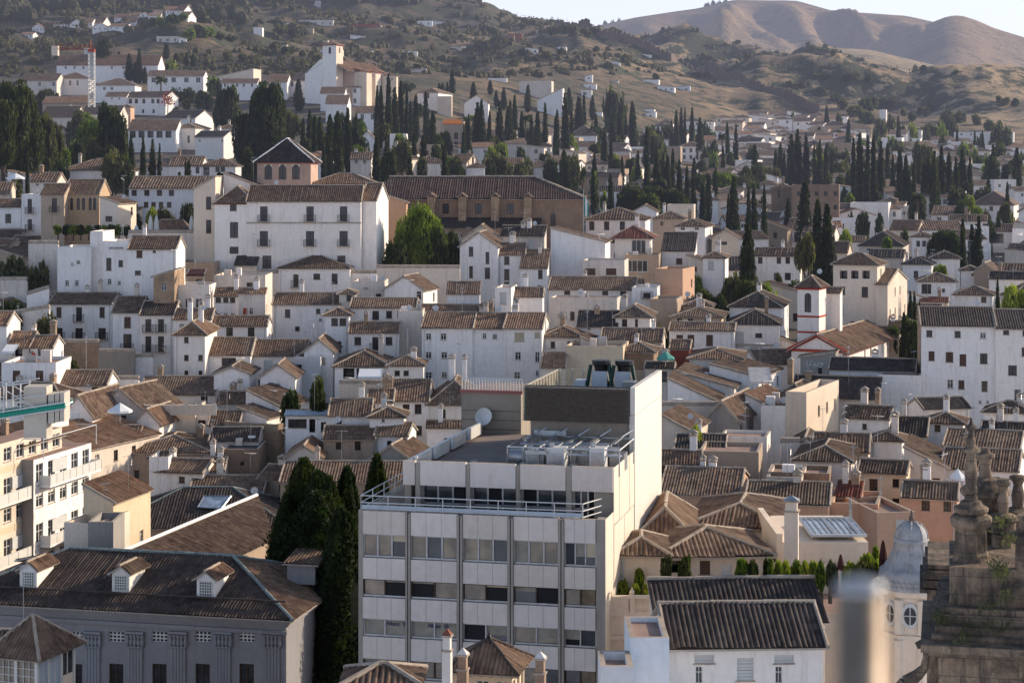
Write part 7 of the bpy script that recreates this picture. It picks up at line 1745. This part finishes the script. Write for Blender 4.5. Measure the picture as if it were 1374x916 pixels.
# clipped round bushes in a row
for i in range(10):
    px = 78 + i * 10.2; D = 300; zt = zpy(301, D)
    tree_at(px, 301, D, zpy(314, D) , 'leafd' if i % 2 else 'leafg', 10.5, group='clipped bushes in front of the arcaded brick house', mesh=BL['leafd'] if i % 2 else BL['leafg'], desc='clipped round bush')
for px, yt, yb, D, kd, w, lb in ((836, 780, 803, 111.8, 'leafy', 15, 'yellowish bamboo clump behind the stone balustrade'), (857, 759, 797, 112.0, 'leafg', 11, 'spiral-clipped topiary shrub by the cream villa wall'), (852, 795, 808, 111.2, 'leafy', 14, 'low sunny planter shrubs behind the balustrade, left tuft'), (868, 795, 808, 111.2, 'leafy', 14, 'low sunny planter shrubs behind the balustrade, right tuft'),
  (893, 756, 772, 109.5, 'leafo', 12, 'olive bush in the villa loggia'), (918, 756, 772, 109.9, 'leafd', 12, 'dark bush in the villa loggia'), (995, 762, 775, 107.7, 'leafg', 13, None), (1010, 764, 776, 107.7, 'leafd', 12, None), (1034, 748, 776, 108.1, 'leafg', 9, 'ball-clipped tall shrub, leftmost on the roof garden'), (1027, 757, 776, 108.2, 'leafd', 8, None), (1045, 756, 777, 108.6, 'leafy', 13, None), (1054, 754, 777, 107.7, 'leafy', 11, None), (1068, 757, 778, 108.1, 'leafg', 13, None), (1080, 757, 778, 107.7, 'leafy', 12, None), (1092, 757, 778, 108.0, 'leafy', 12, None), (1102, 766, 779, 106.8, 'leafg', 10, None), (1114, 760, 778, 107.7, 'leafo', 10, None),
  (1141, 756, 780, 107.7, 'leafy', 18, None), (1165, 738, 780, 108.6, 'leafy', 22, 'tall yellow-green bush left of the zinc dome'), (1158, 748, 785, 107.7, 'leafo', 22, None), (1150, 765, 785, 106.8, 'leafo', 18, None), (1175, 728, 760, 110.4, 'leafg', 10, 'ball-clipped tree against the terrace fence near the dome'), (1266, 737, 760, 96, 'leafy', 18, 'sunlit green bush between the zinc dome and the stonework')):
    tree_at(px, yt, D, zpy(yb, D) - (.3 if yb < 900 else 0), kd, w, lb, group='roof garden plants', mesh=BL[kd])
def red_climber():
    D = 500; s = D / F; o = bpy.data.objects.new('red_climbing_plant', None); C.objects.link(o); o.location = ((225 - CX) * s, D, zpy(142, D)); tag(o, 'vivid red climbing plant at the corner of the bright white house', 'plant'); m = MB(); rnd = random.Random(3)
    leaf_cloud(m, [V((rnd.gauss(0, .9), rnd.gauss(0, .4), abs(rnd.gauss(1.4, .9)))) for _ in range(260)], .28, 'redp', .2, rnd); m.build('leaves', o); t = MB(); t.bar((0, 0, -3), (.1, 0, 1.4), .12, 'bark', 5); t.build('stem', o)
red_climber()

ZN = [(335, 485, 125, 205, 14, 26), (225, 330, 120, 160, 9, 20), (0, 130, 135, 235, 10, 30), (95, 185, 195, 232, 7, 24), (485, 700, 150, 228, 26, 20), (700, 960, 172, 238, 30, 20), (960, 1130, 205, 248, 18, 18), (1130, 1374, 205, 265, 34, 20), (1180, 1374, 165, 202, 22, 16), (835, 940, 250, 280, 6, 30), (1000, 1374, 262, 330, 16, 14), (780, 1000, 225, 285, 12, 14), (1040, 1230, 152, 200, 12, 8), (0, 60, 235, 262, 4, 24), (930, 1060, 370, 410, 6, 20)]
rz = random.Random(77)
for x0, x1, y0, y1, n, w in ZN:
    for _ in range(n):
        px, y = rz.uniform(x0, x1), rz.uniform(y0, y1); ww = w * rz.uniform(.6, 1.3); kd = rz.choice(['leafd', 'leafd', 'leafd', 'leafo', 'leafg']); T(px, y - ww * rz.uniform(.45, .8), y + 3, kd, ww)
# ================================================================= terrain
def mat_ground():
    m, n, l, b = new_mat('dry_hillside_ground'); p = geo_pos(n, l); a = nz(n, l, .012, 8, p, .65); c = nz(n, l, .09, 6, p, .7); d = nz(n, l, .5, 4, p, .7)
    gx = n.new('ShaderNodeSeparateXYZ'); l.new(p, gx.inputs[0]); a = math_n(n, l, 'ADD', a, math_n(n, l, 'MULTIPLY', math_n(n, l, 'MINIMUM', math_n(n, l, 'MAXIMUM', gx.outputs['X'], -50.0), 420.0), .0008)); col = ramp(n, l, a, [(.36, (.062, .056, .034)), (.46, (.125, .092, .058)), (.58, (.24, .165, .095)), (.72, (.42, .29, .165))])
    gn = n.new('ShaderNodeNewGeometry'); sn = n.new('ShaderNodeSeparateXYZ'); l.new(gn.outputs['Normal'], sn.inputs[0]); c2 = math_n(n, l, 'ADD', c, math_n(n, l, 'MULTIPLY', math_n(n, l, 'SUBTRACT', .96, sn.outputs['Z']), 1.1)); sp = ramp(n, l, c2, [(.50, (0, 0, 0)), (.58, (1, 1, 1))]); col = mix(n, l, sp, col, (.045, .052, .026, 1))
    sp2 = ramp(n, l, d, [(.56, (0, 0, 0)), (.64, (.7, .7, .7))]); col = mix(n, l, sp2, col, (.05, .05, .028, 1))
    l.new(col, b.inputs['Base Color']); bp = n.new('ShaderNodeBump'); bp.inputs['Strength'].default_value = .8; bp.inputs['Distance'].default_value = 1.5; l.new(c, bp.inputs['Height']); l.new(bp.outputs[0], b.inputs['Normal']); b.inputs['Roughness'].default_value = .95
    return finish(m, n, l, b)
def mat_far(name, c1, c2, c3, veg):
    m, n, l, b = new_mat(name); p = geo_pos(n, l); a = nz(n, l, .006, 8, p, .6); c = nz(n, l, .035, 6, p, .7)
    col = ramp(n, l, a, [(.35, c1), (.5, c2), (.68, c3)]); col = mix(n, l, ramp(n, l, c, [(veg, (0, 0, 0)), (veg + .07, (.7, .7, .7))]), col, (.08, .075, .045, 1)); col = mix(n, l, 1.0, col, ramp(n, l, nz(n, l, .09, 5, p, .8), [(.35, (.6, .6, .62)), (.62, (1.12, 1.1, 1.05))]), 'MULTIPLY')
    w = n.new('ShaderNodeTexWave'); w.bands_direction = 'Z'; w.inputs['Scale'].default_value = .11; w.inputs['Distortion'].default_value = 3.0; w.inputs['Detail'].default_value = 3; l.new(p, w.inputs['Vector']); col = mix(n, l, .35, col, mix(n, l, 1.0, col, ramp(n, l, w.outputs[0], [(.3, (.6, .6, .6)), (.6, (1.15, 1.15, 1.15))]), 'MULTIPLY'))
    l.new(col, b.inputs['Base Color']); bp = n.new('ShaderNodeBump'); bp.inputs['Strength'].default_value = .9; bp.inputs['Distance'].default_value = 5; l.new(c, bp.inputs['Height']); l.new(bp.outputs[0], b.inputs['Normal']); b.inputs['Roughness'].default_value = .95
    return finish(m, n, l, b)
M['ground'] = mat_ground(); M['town'] = mat_flat('town_ground', (.13, .11, .085), .95, .4, .4)
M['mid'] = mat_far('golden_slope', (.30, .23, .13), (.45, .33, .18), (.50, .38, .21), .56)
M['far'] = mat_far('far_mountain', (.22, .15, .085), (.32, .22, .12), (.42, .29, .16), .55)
def grid_mesh(name, pxs, Ds, zf, mat, label_kind='structure'):
    mb = MB(); W = len(pxs)
    for D in Ds:
        for px in pxs: X = (px - CX) * D / F; mb.v.append((X, D, zf(px, X, D)))
    for j in range(len(Ds) - 1):
        for i in range(W - 1): mb.f.append((j * W + i, j * W + i + 1, (j + 1) * W + i + 1, (j + 1) * W + i))
    mb.mats = [mat]; mb.m = [0] * len(mb.f); o = mb.build(name, None, True); o['kind'] = 'structure'; return o
pxs = [-600 + 12 * i for i in range(214)]
Ds = [40 + 12 * i for i in range(56)]
town = grid_mesh('ground', pxs, [d for d in range(20, 760, 12)], lambda px, X, D: zg(X, D, False), 'town')
pxs2 = [-500 + 6 * i for i in range(400)]
def hz(px, X, D): return zg(X, D) + (.0 if D > 640 else -3)
hill = grid_mesh('hillside', pxs2, [560 + 8 * i for i in range(60)] + [1040 + 10 * i for i in range(105)], hz, 'ground')
town.location.z = -.05
def ridge_layer(name, cx, cy, Dc, D0, D1, sf, sb, rough, mat, ravine=0, step=25, k=0, spurs=()):
    def zf(px, X, D):
        zc = zpy(lerp_tab(px, cx, cy), Dc); d = Dc - D
        z = zc - (sf * d if d > 0 else -sb * d) + .0
        e = min(1, abs(d) / 650); z += rough * e * noise.fractal(V((X / 260, D / 320, k)), .9, 2.1, 5)
        for p0, cc, ww, hh in spurs: z += hh * min(1, max(0, d - 20) / 520) * math.exp(-((px - p0 - cc * d / 900) / ww) ** 2) * (1 - min(.8, max(0, d) / 1400))
        if ravine: z -= ravine * e * (abs(noise.noise(V((X / 210 + D / 900, D / 1500, 7 + k)))) ** .7) * 2
        return z
    return grid_mesh(name, [-100 + 8 * i for i in range(230)], list(range(D0, D1, step)), zf, mat)
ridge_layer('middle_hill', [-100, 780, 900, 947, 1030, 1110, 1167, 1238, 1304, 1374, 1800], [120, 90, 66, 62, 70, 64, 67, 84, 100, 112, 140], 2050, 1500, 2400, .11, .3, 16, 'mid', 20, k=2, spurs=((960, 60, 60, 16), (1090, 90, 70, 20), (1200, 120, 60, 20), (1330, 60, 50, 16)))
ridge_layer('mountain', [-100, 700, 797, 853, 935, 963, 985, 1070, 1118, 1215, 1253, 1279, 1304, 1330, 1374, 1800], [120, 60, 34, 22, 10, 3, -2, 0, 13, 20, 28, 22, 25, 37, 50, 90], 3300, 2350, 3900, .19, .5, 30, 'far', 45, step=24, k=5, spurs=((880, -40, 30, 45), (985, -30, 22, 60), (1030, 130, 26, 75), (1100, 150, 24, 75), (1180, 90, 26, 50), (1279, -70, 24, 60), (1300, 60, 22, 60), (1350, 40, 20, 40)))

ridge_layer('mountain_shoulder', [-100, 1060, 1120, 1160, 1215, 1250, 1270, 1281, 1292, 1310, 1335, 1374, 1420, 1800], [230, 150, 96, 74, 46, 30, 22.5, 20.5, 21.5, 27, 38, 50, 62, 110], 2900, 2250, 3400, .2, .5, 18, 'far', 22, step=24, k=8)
# scrub on the hillside: nobody could count it
def scrub():
    mb = MB(); rnd = random.Random(11); n = 0
    while n < 4000:
        px = rnd.uniform(-60, 1430); D = rnd.uniform(640, 1480) ** 1.0; X = (px - CX) * D / F; zc = noise.noise(V((X / 60, D / 60, 9)))
        if zc < -.12 + rnd.uniform(-.2, .3): continue
        if D < column(px)[0][-5] + 15: continue
        z = zg(X, D); r = rnd.uniform(.8, 2.6) * (1.25 if px < 320 and D > 900 else 1); n += 1
        a = rnd.uniform(0, 6); 
        for k in range(2):
            x, y = X + rnd.gauss(0, r * .5), D + rnd.gauss(0, r * .5); rr = r * rnd.uniform(.5, .9); N = 6; prof = [(rr * .8, z - 1), (rr, z + rr * .4), (rr * .75, z + rr * 1.0), (rr * .2, z + rr * 1.35)]
            mb.lathe(prof, 'hedge', N, x, y, a + k)
        leaf_cloud(mb, [V((X + rnd.gauss(0, r * .6), D + rnd.gauss(0, r * .6), z + abs(rnd.gauss(r * .8, r * .5)))) for _ in range(9)], r * .38, 'hedge', .3, rnd)
    o = mb.build('scrub'); tag(o, 'dry scrub and bushes speckling the hillside', 'vegetation', kind='stuff')
scrub()
# pines at the left skyline wood
def wood():
    mb = MB(); rnd = random.Random(12)
    for _ in range(900):
        px = rnd.uniform(-80, 330) if rnd.random() < .8 else rnd.uniform(330, 560); y = rnd.uniform(-20, 32 if px < 330 else 8); 
        if 40 < px < 262 and y > 15 - (px - 150) * .03: continue
        D = ground_hit(px, y, 800); X = (px - CX) * D / F; z = gz(px, D); r = rnd.uniform(2.6, 5)
        mb.lathe([(r * .7, z), (r, z + r * .5), (r * .8, z + r * 1.1), (r * .2, z + r * 1.5)], 'hedge', 7, X, D, rnd.uniform(0, 6)); leaf_cloud(mb, [V((X + rnd.gauss(0, r * .55), D + rnd.gauss(0, r * .5), z + abs(rnd.gauss(r * .8, r * .4)))) for _ in range(26)], r * .26, 'leafd', .3, rnd)
    o = mb.build('far_wood'); tag(o, 'pine wood covering the upper left hill', 'wood', kind='stuff')
wood()
# single trees on the slopes
rnd = random.Random(4)
HT = '''370 26 34 24;378 33 48 26;395 36 52 22;403 34 47 18;440 26 34 12;521 21 30 16;552 24 33 18;640 20 28 12;652 34 46 26;663 38 50 20;735 68 80 22;752 64 76 16;840 72 86 24;800 62 70 16;700 30 40 14;745 34 48 22;757 32 46 24;770 33 47 26;785 36 50 22;797 36 48 16;700 66 76 16;610 76 90 28;620 80 92 22;935 96 106 22;947 96 106 18;880 98 108 16;560 86 94 14;585 84 92 14;528 70 80 18;690 78 88 16;720 74 84 18;640 58 68 16;370 56 68 24;385 62 76 30;265 34 52 36;280 36 50 30;255 38 54 26;295 42 56 22;310 46 58 26;230 18 34 26;215 20 36 22;205 24 36 20;245 16 30 22;305 66 82 24;325 70 84 22;335 74 84 16;100 38 50 16;0 38 52 26;14 38 52 22;1140 98 112 26;1148 96 110 20;1166 100 112 20;1096 98 110 18;1108 98 110 20;1105 64 72 20;1118 66 74 12;1090 60 72 22;1160 130 148 28;1172 128 146 24;1185 130 146 20;1198 128 146 18;1212 144 156 12;1224 150 164 18;1234 142 158 12;1242 142 156 14;1248 138 150 12;1272 146 164 26;1290 148 166 26;1310 152 168 20;1326 160 176 22;1340 162 178 20;1350 130 144 18;1362 132 146 18;1340 128 138 14;1228 86 92 10;1240 87 93 10;1282 94 100 10;1100 116 130 22;1075 110 122 20;1060 108 118 18;1120 124 138 24;1145 140 156 30;1160 148 166 30;1130 132 148 24;1250 165 188 30;1238 170 190 24'''
for q in HT.replace('\n', ';').split(';'):
    a = [float(t) for t in q.split()]; D = ground_hit(a[0], a[2], 560); tree_at(a[0], a[1], D, gz(a[0], D) - .4, rnd.choice(['leafd', 'leafd', 'leafo', 'hedge']) if a[0] > 330 else rnd.choice(['leafd', 'leafg', 'leafo']), a[3] * .85, group='trees on the dry hillside', mesh=BLS[rnd.choice(['leafd', 'leafo', 'hedge'])] if a[3] < 20 else None)
for i in range(12):
    px = 1312 + i * 5.4; D = 1500 + (i % 3) * 8; tree_at(px, 99 - (3 if i > 8 else 0), D, zpy(111, D) - 2, 'cy', 3.5, group='cypress row along the far right ridge', desc='tiny distant cypress')
for i, (px, y) in enumerate(((803, 33), (812, 28), (822, 27), (831, 25), (950, 3), (957, 1), (965, 1), (973, -1))):
    D = 3290; tree_at(px, y, D, zpy(y + 8, D) - 3, 'leafd', 9, group='distant trees on the mountain skyline', desc='distant skyline tree')

# town wall climbing the hill
def hill_wall():
    pts = [(745, 34), (784, 41), (807, 47), (835, 52), (858, 60), (880, 70), (905, 80), (930, 90), (960, 98), (990, 108), (1015, 117), (1040, 124), (1065, 134), (1085, 146), (1102, 155)]
    mb = MB(); P_ = []
    for i in range(len(pts) - 1):
        n = 12
        for k in range(n):
            px = pts[i][0] + (pts[i + 1][0] - pts[i][0]) * k / n; py = pts[i][1] + (pts[i + 1][1] - pts[i][1]) * k / n; D = ground_hit(px, py + 4, 700); P_.append((px, D))
    Ds_ = [p[1] for p in P_]; Ds_ = [sum(Ds_[max(0, i - 12):i + 13]) / len(Ds_[max(0, i - 12):i + 13]) for i in range(len(Ds_))]
    for i in range(len(P_) - 1):
        a = V(((P_[i][0] - CX) * Ds_[i] / F, Ds_[i], 0)); b = V(((P_[i + 1][0] - CX) * Ds_[i + 1] / F, Ds_[i + 1], 0)); za, zb = gz(P_[i][0], Ds_[i]), gz(P_[i + 1][0], Ds_[i + 1]); h = 3.8 + (1.0 if i % 3 else 0); n_ = (b - a).cross(V((0, 0, 1))).normalized() * .9; zt = max(za, zb) + h
        q = [a, b, b + n_, a + n_]
        lo = [V((p.x, p.y, min(za, zb) - 3)) for p in q]; hi = [V((p.x, p.y, zt)) for p in q]
        for j in range(4): mb.poly([lo[j], lo[(j + 1) % 4], hi[(j + 1) % 4], hi[j]], 'twall')
        mb.poly(hi, 'twall')
    o = mb.build('town_wall'); tag(o, 'old crenellated rammed-earth town wall climbing the dry hill', 'wall')
M['twall'] = mat_flat('rammed_earth_wall', (.20, .15, .12), .95, .35, .2)
hill_wall(); LAND.append((960, 98, 'the old hillside wall'))
# cave dwellings and terraces scattered on the slope
CV = '''470 47 490 54 white;340 36 352 46 white;378 30 395 37 white;400 26 447 34 old;391 0 430 4 white;395 38 420 47 tan;360 60 385 66 old;405 54 440 60 old;430 66 460 72 old;471 68 500 72 old;540 68 560 75 white;553 92 572 98 old;630 30 650 38 tan;560 27 580 34 white;580 28 600 34 white;470 31 510 36 red;500 34 512 36 cream;595 62 620 66 old;610 62 625 68 white;655 104 680 110 white;670 46 690 56 brick;705 64 722 74 white;748 62 760 70 white;857 72 874 82 white;820 82 832 87 white;862 106 884 112 white;815 108 830 112 old;785 100 795 112 white;783 112 800 120 white;780 120 794 132 white;882 115 905 122 white;905 115 926 122 blue;864 146 878 152 white;866 150 880 158 white;795 150 808 156 white;210 48 240 58 old;240 50 250 58 white;680 44 700 52 red;720 40 740 44 cream;950 5 0 0 -'''
for q in CV.split(';'):
    a = q.split(); x0, y0, x1, y1 = (float(t) for t in a[:4])
    if a[4] == '-': continue
    D = ground_hit((x0 + x1) / 2, y1, 560); house(x0, x1, y0 + 2, y0, random.choice('tlrt'), D=D, d=5, k=.3, col=a[4], win='' if y1 - y0 > 6 else '-', far=True, group='scattered dwellings on the dry hillside', yb=y1 + 2, ch=0, name='hillside_dwelling', rf='tile', par=.3)
# upper left estate rows
for i, (x0, x1, ye, yr) in enumerate(((43, 58, 37, 32), (57, 70, 35, 30), (69, 83, 33, 29), (82, 96, 32, 27), (95, 110, 31, 26), (109, 124, 30, 25), (123, 138, 31, 23), (28, 44, 46, 44), (124, 144, 36, 31), (146, 168, 35, 32), (153, 172, 24, 19), (171, 186, 22, 17), (185, 200, 21, 17), (199, 215, 21, 18), (163, 182, 30, 23), (236, 247, 14, 7), (246, 258, 12, 6), (222, 236, 14, 9), (240, 252, 22, 16), (205, 232, 16, 14))):
    D = ground_hit((x0 + x1) / 2, ye + 8, 700); house(x0, x1, ye, yr, 'g' if i % 4 else 'f', D=D, col='white', win='k%d:%d,%d,%d*2x2' % (ye + 2, x0 + 3, (x0 + x1) / 2, x1 - 3), far=True, group='white row houses on the upper left hill', d=10, ch=0, a=0 if i % 3 else 12, rf='otile', k=.3)

# ================================================================= fill the gaps between the houses read from the photo
random.seed(21)
def density(px, y):
    """how built-up the town is at a photo position"""
    if px < 60: top = 240
    elif px < 330: top = 205
    elif px < 480: top = 205
    elif px < 640: top = 195
    elif px < 760: top = 178
    elif px < 850: top = 182
    elif px < 960: top = 168 - (px - 850) * .1
    elif px < 1120: top = 149 + (px - 960) * .03
    elif px < 1230: top = 158 + (px - 1120) * .22
    else: top = 182 + (px - 1230) * .08
    return y > top
nf = 0; y = 150.0
FILL = []
while y < 880:
    px = random.uniform(-60, -20); 
    while px < 1400:
        D = Dfun(px, y); wm_ = random.uniform(5.5, 9.5) if D > 420 else random.uniform(5, 10); w = wm_ * F / D; x0, x1 = px, px + w; D = Dfun(px + w / 2, y)
        hroof = (random.uniform(.7, 1.2) if D > 420 else random.uniform(1.3, 2.2)) * F / D + 1; yr = y - hroof; yb = y + min(5.5, 3.6) * F / D
        px += w * random.uniform(.8, 1.25)
        if not density(x0, y) or not density(x1, y): continue
        sx0, sx1 = int(max(0, x0)), int(min(1399, x1)); sy0, sy1 = int(max(0, yr)), int(min(915, yb))
        if sx1 - sx0 < 3 or sy1 <= sy0: continue
        reg = cover[sy0:sy1, sx0:sx1]
        if reg.mean() > (.55 if D > 420 else .62): continue
        FILL.append((x0, x1, y, yr, D))
        cover[sy0:int(min(915, y + 2.6 * F / D)), sx0:sx1] = 1
    y += 2.5 if y < 240 else 4 if y < 330 else 6 if y < 500 else 9
random.shuffle(FILL); NEAR = [q for q in FILL if q[4] < 420]; FARF = [q for q in FILL if q[4] >= 420]; FILL = NEAR[:150] + FARF
FTOT = len(FILL)
FILL = sorted(FILL[:FMAX], key=lambda q: q[2])
for x0, x1, ye, yr, D in FILL:
    right = x0 > 780
    typ = random.choice('gggghhhfmlt' if D > 300 else 'ggghhf'); a = random.choice([0, 5, 14, 24, -10, 18]) if right else random.choice([0, 6, 12, 18, -5])
    col = random.choice(['white'] * 7 + ['old', 'old', 'cream', 'cream', 'tan'] + (['pink'] if D < 350 else []))
    house(x0, x1, ye, ye - 4 * F / D * .35 if typ == 'f' else yr, typ, a=a, D=D, col=col, far=D > 420, k=.4, rf=random.choice(['tile'] * 4 + ['dtile', 'otile']), d=random.uniform(6, 10), group='small houses filling the hillside town' if D > 420 else 'closely packed tiled houses of the old town', name='town_house', cover_it=False)

# ================================================================= labels that single each thing out
LAND += [(0, 400, 'the left edge'), (1374, 420, 'the right edge'), (1270, 540, 'the tall white tenement'), (645, 470, 'the pale apartment row'), (640, 350, 'the slim-windowed gable house'), (1002, 340, 'the giant solitary cypress'), (560, 310, 'the big bright green tree'), (355, 150, 'the spreading cedar'), (245, 260, 'the long tan-roofed gallery'), (108, 440, 'the six-windowed white house'), (250, 470, 'the slender white tower house'), (420, 370, 'the white hip-roofed house'), (850, 325, 'the modern glass house'), (935, 430, 'the ochre hip-roofed house'), (926, 200, 'the white belvedere villa'), (1236, 325, 'the little white lookout tower'), (345, 590, 'the ruined brick wall'), (450, 630, 'the very long dark roof'), (1330, 270, 'the paired white gables'), (1185, 290, 'the long garden wall'), (607, 180, 'the tower with orange awning'), (780, 175, 'the big pale roof'), (28, 165, 'the huge left cedar'), (238, 105, 'the bluish villa'), (735, 128, 'the lone slanting-roofed house'), (1170, 220, 'the densest cypress clump'), (1225, 175, 'the lone far house'), (80, 32, 'the upper left row houses'), (1320, 182, 'the long low far building'), (895, 118, 'the green-doored cave house'), (1105, 180, 'the upper far town'), (1050, 550, 'the pyramid-roofed sunlit house'), (968, 575, 'the grey barn gable'), (800, 485, 'the plain ochre block'), (1190, 650, 'the ochre washing-line house')]
ORD = ['nearest', 'second', 'third', 'fourth', 'fifth', 'sixth', 'seventh', 'eighth', 'ninth', 'tenth', 'eleventh', 'twelfth'] + ['%dth' % i for i in range(13, 60)]
DIRW = ['right of', 'up-right of', 'above', 'up-left of', 'left of', 'down-left of', 'below', 'down-right of']
from collections import defaultdict
bk = defaultdict(list); used = {}
for o, px, py, desc, cat in PLACED:
    c = sorted(LAND, key=lambda q: (q[0] - px) ** 2 + ((q[1] - py) * 1.3) ** 2); c = [q for q in c if (q[0] - px) ** 2 + (q[1] - py) ** 2 > 20][:1] or c[:1]
    q = c[0]; an = math.atan2(-(py - q[1]), px - q[0]); k = int(round(an / (math.pi / 4))) % 8
    bk[(q[2], k, desc)].append(((q[0] - px) ** 2 + (q[1] - py) ** 2, o))
for (land, k, desc), lst in bk.items():
    lst.sort(key=lambda t: t[0])
    for i, (d, o) in enumerate(lst):
        o['label'] = (desc + ' ' + DIRW[k] + ' ' + land) if len(lst) == 1 else (ORD[i] + ' ' + desc + ' ' + DIRW[k] + ' ' + land)
for o in C.objects:
    if 'wdt' in o: del o['wdt']

# ================================================================= sky, sun, camera
sc = bpy.context.scene
wd = bpy.data.worlds.new('World'); sc.world = wd; wd.use_nodes = True; n = wd.node_tree.nodes; l = wd.node_tree.links
SUN_AZ, SUN_EL = 26.0, 20.5     # azimuth: degrees behind the pure right-hand direction
sky = n.new('ShaderNodeTexSky'); sky.sky_type = 'NISHITA'; sky.sun_disc = False; sky.sun_elevation = R(SUN_EL); sky.sun_rotation = R(90 - SUN_AZ); sky.air_density = 1.0; sky.dust_density = 2.2; sky.ozone_density = 1.2; sky.altitude = 700
bg = n['Background']; bg.inputs[1].default_value = .19
tc = n.new('ShaderNodeTexCoord'); sx = n.new('ShaderNodeSeparateXYZ'); l.new(tc.outputs['Generated'], sx.inputs[0])   # bright haze low over the horizon
hf = ramp(n, l, sx.outputs['Z'], [(0, (1, 1, 1)), (.13, (.75, .75, .75)), (.4, (0, 0, 0))]); l.new(mix(n, l, hf, sky.outputs[0], (4.75, 4.95, 5.75, 1)), bg.inputs[0])
sd = bpy.data.lights.new('sun', 'SUN'); sd.energy = 5.2; sd.angle = R(.53); sd.color = (1.0, .83, .63); so = bpy.data.objects.new('sun', sd); C.objects.link(so)
dv = V((math.cos(R(SUN_EL)) * math.cos(R(SUN_AZ)), math.cos(R(SUN_EL)) * math.sin(R(SUN_AZ)), math.sin(R(SUN_EL)))); so.rotation_euler = dv.to_track_quat('Z', 'Y').to_euler()
so.location = (300, 0, 300)
cam = bpy.data.cameras.new('camera'); co = bpy.data.objects.new('camera', cam); C.objects.link(co); co.location = (0, 0, CZ); co.rotation_euler = (R(90), 0, 0)
cam.sensor_width = 36; cam.lens = 36 * F / W0; cam.shift_y = -(458 - HY) / W0; cam.clip_start = .1; cam.clip_end = 9000
cam.dof.use_dof = True; cam.dof.focus_distance = 240; cam.dof.aperture_fstop = 4.6
sc.camera = co
sc.view_settings.view_transform = 'Standard'; sc.view_settings.look = 'None'; sc.view_settings.exposure = 0
sc.render.engine = 'CYCLES'; sc.cycles.max_bounces = 5; sc.cycles.diffuse_bounces = 3; sc.cycles.glossy_bounces = 2; sc.cycles.transmission_bounces = 2; sc.cycles.use_denoising = True
sc.cycles.use_adaptive_sampling = True; sc.cycles.adaptive_threshold = .02
